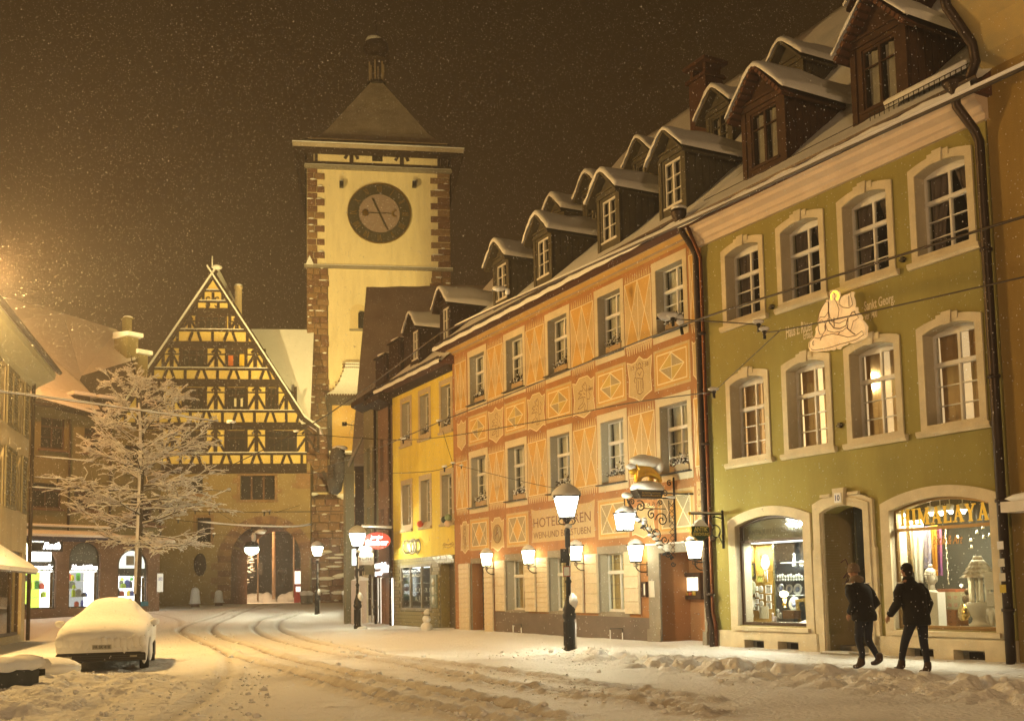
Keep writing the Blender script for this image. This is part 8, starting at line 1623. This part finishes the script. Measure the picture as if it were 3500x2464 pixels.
wire([('M', 1480, 195, 52), ('M', 1720, 345, 53)], .012, 'slanting wire holding the green arch lamp')
wire([('M', 1870, 200, 52), ('N', 930, 315, 54)], .012, 'short slanting wire right above the arch')
wire([('L', 215, 1310, 40), ('L', 600, 1345, 42), ('L', 900, 1385, 44), ('L', 1600, 1440, 48)], .013, 'upper faint snowy wire behind the tree', (.1, .5, .03))
wire([('L', 215, 1465, 40), ('L', 560, 1490, 42), ('L', 1000, 1530, 45), ('L', 1700, 1570, 50)], .013, 'middle faint snowy wire behind the tree', (.1, .4, .03), ((.25, 1.3),))
wire([('L', 215, 1540, 38), ('L', 420, 1555, 40), ('M', 560, 65, 43), ('M', 1000, 120, 46)], .012, 'lower faint snowy wire behind the tree', (.1, .5, .03))
wire([('N', 0, 360, 52), ('N', 230, 375, 52), ('N', 900, 365, 54), ('N', 1500, 365, 50)], .012, 'thin wire in front of the tower base', None, ((.15, 1.4), (.55, 1.4)))
# green white arch lamp hung from the wire
p = atY('N', 523, 690, 53.5); t = thing('arch_lamp', 'greenish white lamp hanging in front of the gate arch', 'lamp', p); MB().ball((0, 0, 0), .36, .36, .27, 16, 8).obj('globe', emi('green_white_lamp', (.85, 1, .75), 7), t); MB().lathe([(.4, .1), (.3, .35), (.06, .4)], n=12).tube([(0, 0, .4), (0, 0, 1.3)], .02, 4).obj('hood', IRON, t); plight('arch_light', p - Vector((0, .3, .45)), 130, MERC, .3)
p = atY('N', 540, 590, 53.5); t = thing('wire_joint', 'small brown snow-dusted wire joint above the arch lamp', 'fitting', p); MB().ball((0, 0, 0), .12, .1, .22, nz=.2).ball((.35, 0, .3), .3, .12, .12, nz=.2).obj('joint', SNOW, t)
# snowy cable brackets on the hotel front
for (k, px, py, Y, lb) in (('D', 430, 600, 28, 'snow-capped cable clamp over the hotel gutter'), ('D', 1600, 800, 18.5, 'snow-capped cable clamp in front of the rightmost top hotel window')):
    p = atY(k, px, py, Y); t = thing('cable_clamp', lb, 'fitting', p); MB().tube([(-.25, 0, .05), (.2, 0, .0)], .03, 6).tube([(.15, 0, .05), (.2, 0, -.25)], .03, 6).obj('arm', IRON, t); MB().ball((-.05, 0, .08), .2, .08, .08, nz=.15).ball((.17, 0, .0), .07, .07, .1, nz=.15).obj('snow', SNOW, t)

# ================================================================ lights that stand outside the picture, floodlights for the tower
def hung_lamp(p, P_, col, label):
    t = thing('sodium_street_lamp', label, 'street lamp', p); MB().lathe([(.3, -.05), (.32, .0), (.2, .18), (.05, .25)], n=14).tube([(0, 0, .25), (0, 0, 2)], .015, 4).obj('hood', IRON, t); MB().ball((0, 0, -.12), .22, .22, .14, 14, 8).obj('glass', emi('sodium_glass', (1, .5, .12), 25), t)
    plight('sodium_light', (p[0], p[1], p[2]-.45), P_, col, .35); return t
hung_lamp(LAMP_A, PA, SODY, 'sodium street lamp hung over the street left of the picture'); hung_lamp(LAMP_B, PB, SOD, 'sodium street lamp hung over the street behind the viewer')
def flood(p, tgt, P_, col, ang, label, blend=.6):
    t = thing('floodlight', label, 'floodlight', p); MB().box(-.12, -.08, -.1, .12, .08, .1).tube([(0, 0, 0), (.6, 0, -.1)], .025, 5).obj('housing', IRON, t)
    l = bpy.data.lights.new('flood', 'SPOT'); l.energy = P_; l.color = col; l.spot_size = R(ang); l.spot_blend = blend; l.shadow_soft_size = .4
    o = bpy.data.objects.new('flood_light', l); COL.objects.link(o); d = (Vector(tgt)-Vector(p)).normalized(); o.location = Vector(p)+d*.5; o.rotation_euler = d.to_track_quat('-Z', 'Y').to_euler()
tw = TF.w(6, 0, 22)
flood((bh.location.x-.7, 57.0, 10.5), BF.w(1.5, 0, 17.5), 12500, (1, .72, .23), 105, 'floodlight on the gable end of the dark house aimed at gate and tower', .9)
flood((-25.5, 47, 13.8), TF.w(6, 0, 27), 20000, (1, .72, .26), 44, 'floodlight on the arcade house roof aimed at the tower')
LAMP_C = Vector((-22.9, 46.5, 16.6)); hung_lamp(LAMP_C, 3000, (1, .42, .11), 'sodium street lamp above the left roofs, glowing through the snow')

# ================================================================ broken snow crumbs by the rails and on the ploughed heaps
cb = MB(); rc = random.Random(5); LR = [smooth_line([gpt(*q) for q in r_]) for r_ in RAILS]
def gh(x, y):
    if y < 4.6: return 0
    j = min(nr-2, max(0, int(math.log(y/4.5)/math.log(88/4.5)*(nr-1)))); i = min(nc-2, max(0, int((x/y+.85)/1.7*(nc-1)))); return float(Z[j, i])
for k in range(2600):
    m_ = rc.random()
    if m_ < .5: L_ = LR[rc.randrange(4)]; q_ = L_[rc.randrange(len(L_)*2//5, len(L_))]; x, y = q_[0]+rc.gauss(0, .22), q_[1]+rc.gauss(0, .3)
    elif m_ < .75: y = rc.uniform(10, 26); x = (float(GF.O.dot(GF.v)) - rc.gauss(4.3, .7) - y*GF.v.y)/GF.v.x
    else: y = rc.uniform(12, 20); x = -rc.uniform(3.6, 9.5)*y/16
    s_ = rc.uniform(.008, .028) if rc.random() < .95 else rc.uniform(.03, .06); random.seed(k); cb.ball((x, y, gh(x, y)+s_*.3), s_, s_*rc.uniform(.7, 1.3), s_*.7, 6, 4, nz=.25)
random.seed(99); tag(cb.obj('snow_crumbs', SNOW), 'broken crumbs of snow along the tram rails and ploughed heaps', 'snow crumbs', kind='stuff')

# ================================================================ falling snow: countless flakes
rs = np.random.default_rng(3); NFL = 150000; Yf = 8 + 60 * rs.random(NFL)**.8; Xf = Yf * rs.uniform(-.62, .58, NFL); Zf = rs.uniform(-.1, 1, NFL); Zf = .3 + Zf * (Yf * .62 + 3)
keep = (GF.O.dot(GF.v) - (Xf*GF.v.x + Yf*GF.v.y) > .5) | (Zf > 13); Xf, Yf, Zf = Xf[keep], Yf[keep], Zf[keep]; n_ = len(Xf); rr = rs.uniform(.001, .0046, n_) * (1 + Yf*.05)
base = np.array([(1, 0, -.5), (-.5, .87, -.5), (-.5, -.87, -.5), (0, 0, 1.6)]); ax = np.array([.35, 0, 1.0])
V = (np.stack([Xf, Yf, Zf], 1)[:, None, :] + base[None] * rr[:, None, None]).reshape(-1, 3); Fc = (np.arange(n_)[:, None, None]*4 + np.array([(0, 2, 1), (0, 1, 3), (1, 2, 3), (2, 0, 3)])[None]).reshape(-1, 3)
me = bpy.data.meshes.new('falling_snow'); me.vertices.add(len(V)); me.vertices.foreach_set('co', V.ravel()); me.loops.add(Fc.size); me.loops.foreach_set('vertex_index', Fc.ravel()); me.polygons.add(len(Fc)); me.polygons.foreach_set('loop_start', np.arange(0, Fc.size, 3)); me.polygons.foreach_set('loop_total', np.full(len(Fc), 3)); me.update(); me.materials.append(SNOW)
fo = bpy.data.objects.new('snowflakes', me); COL.objects.link(fo); tag(fo, 'countless snowflakes falling through the whole street', 'snowfall', kind='stuff')
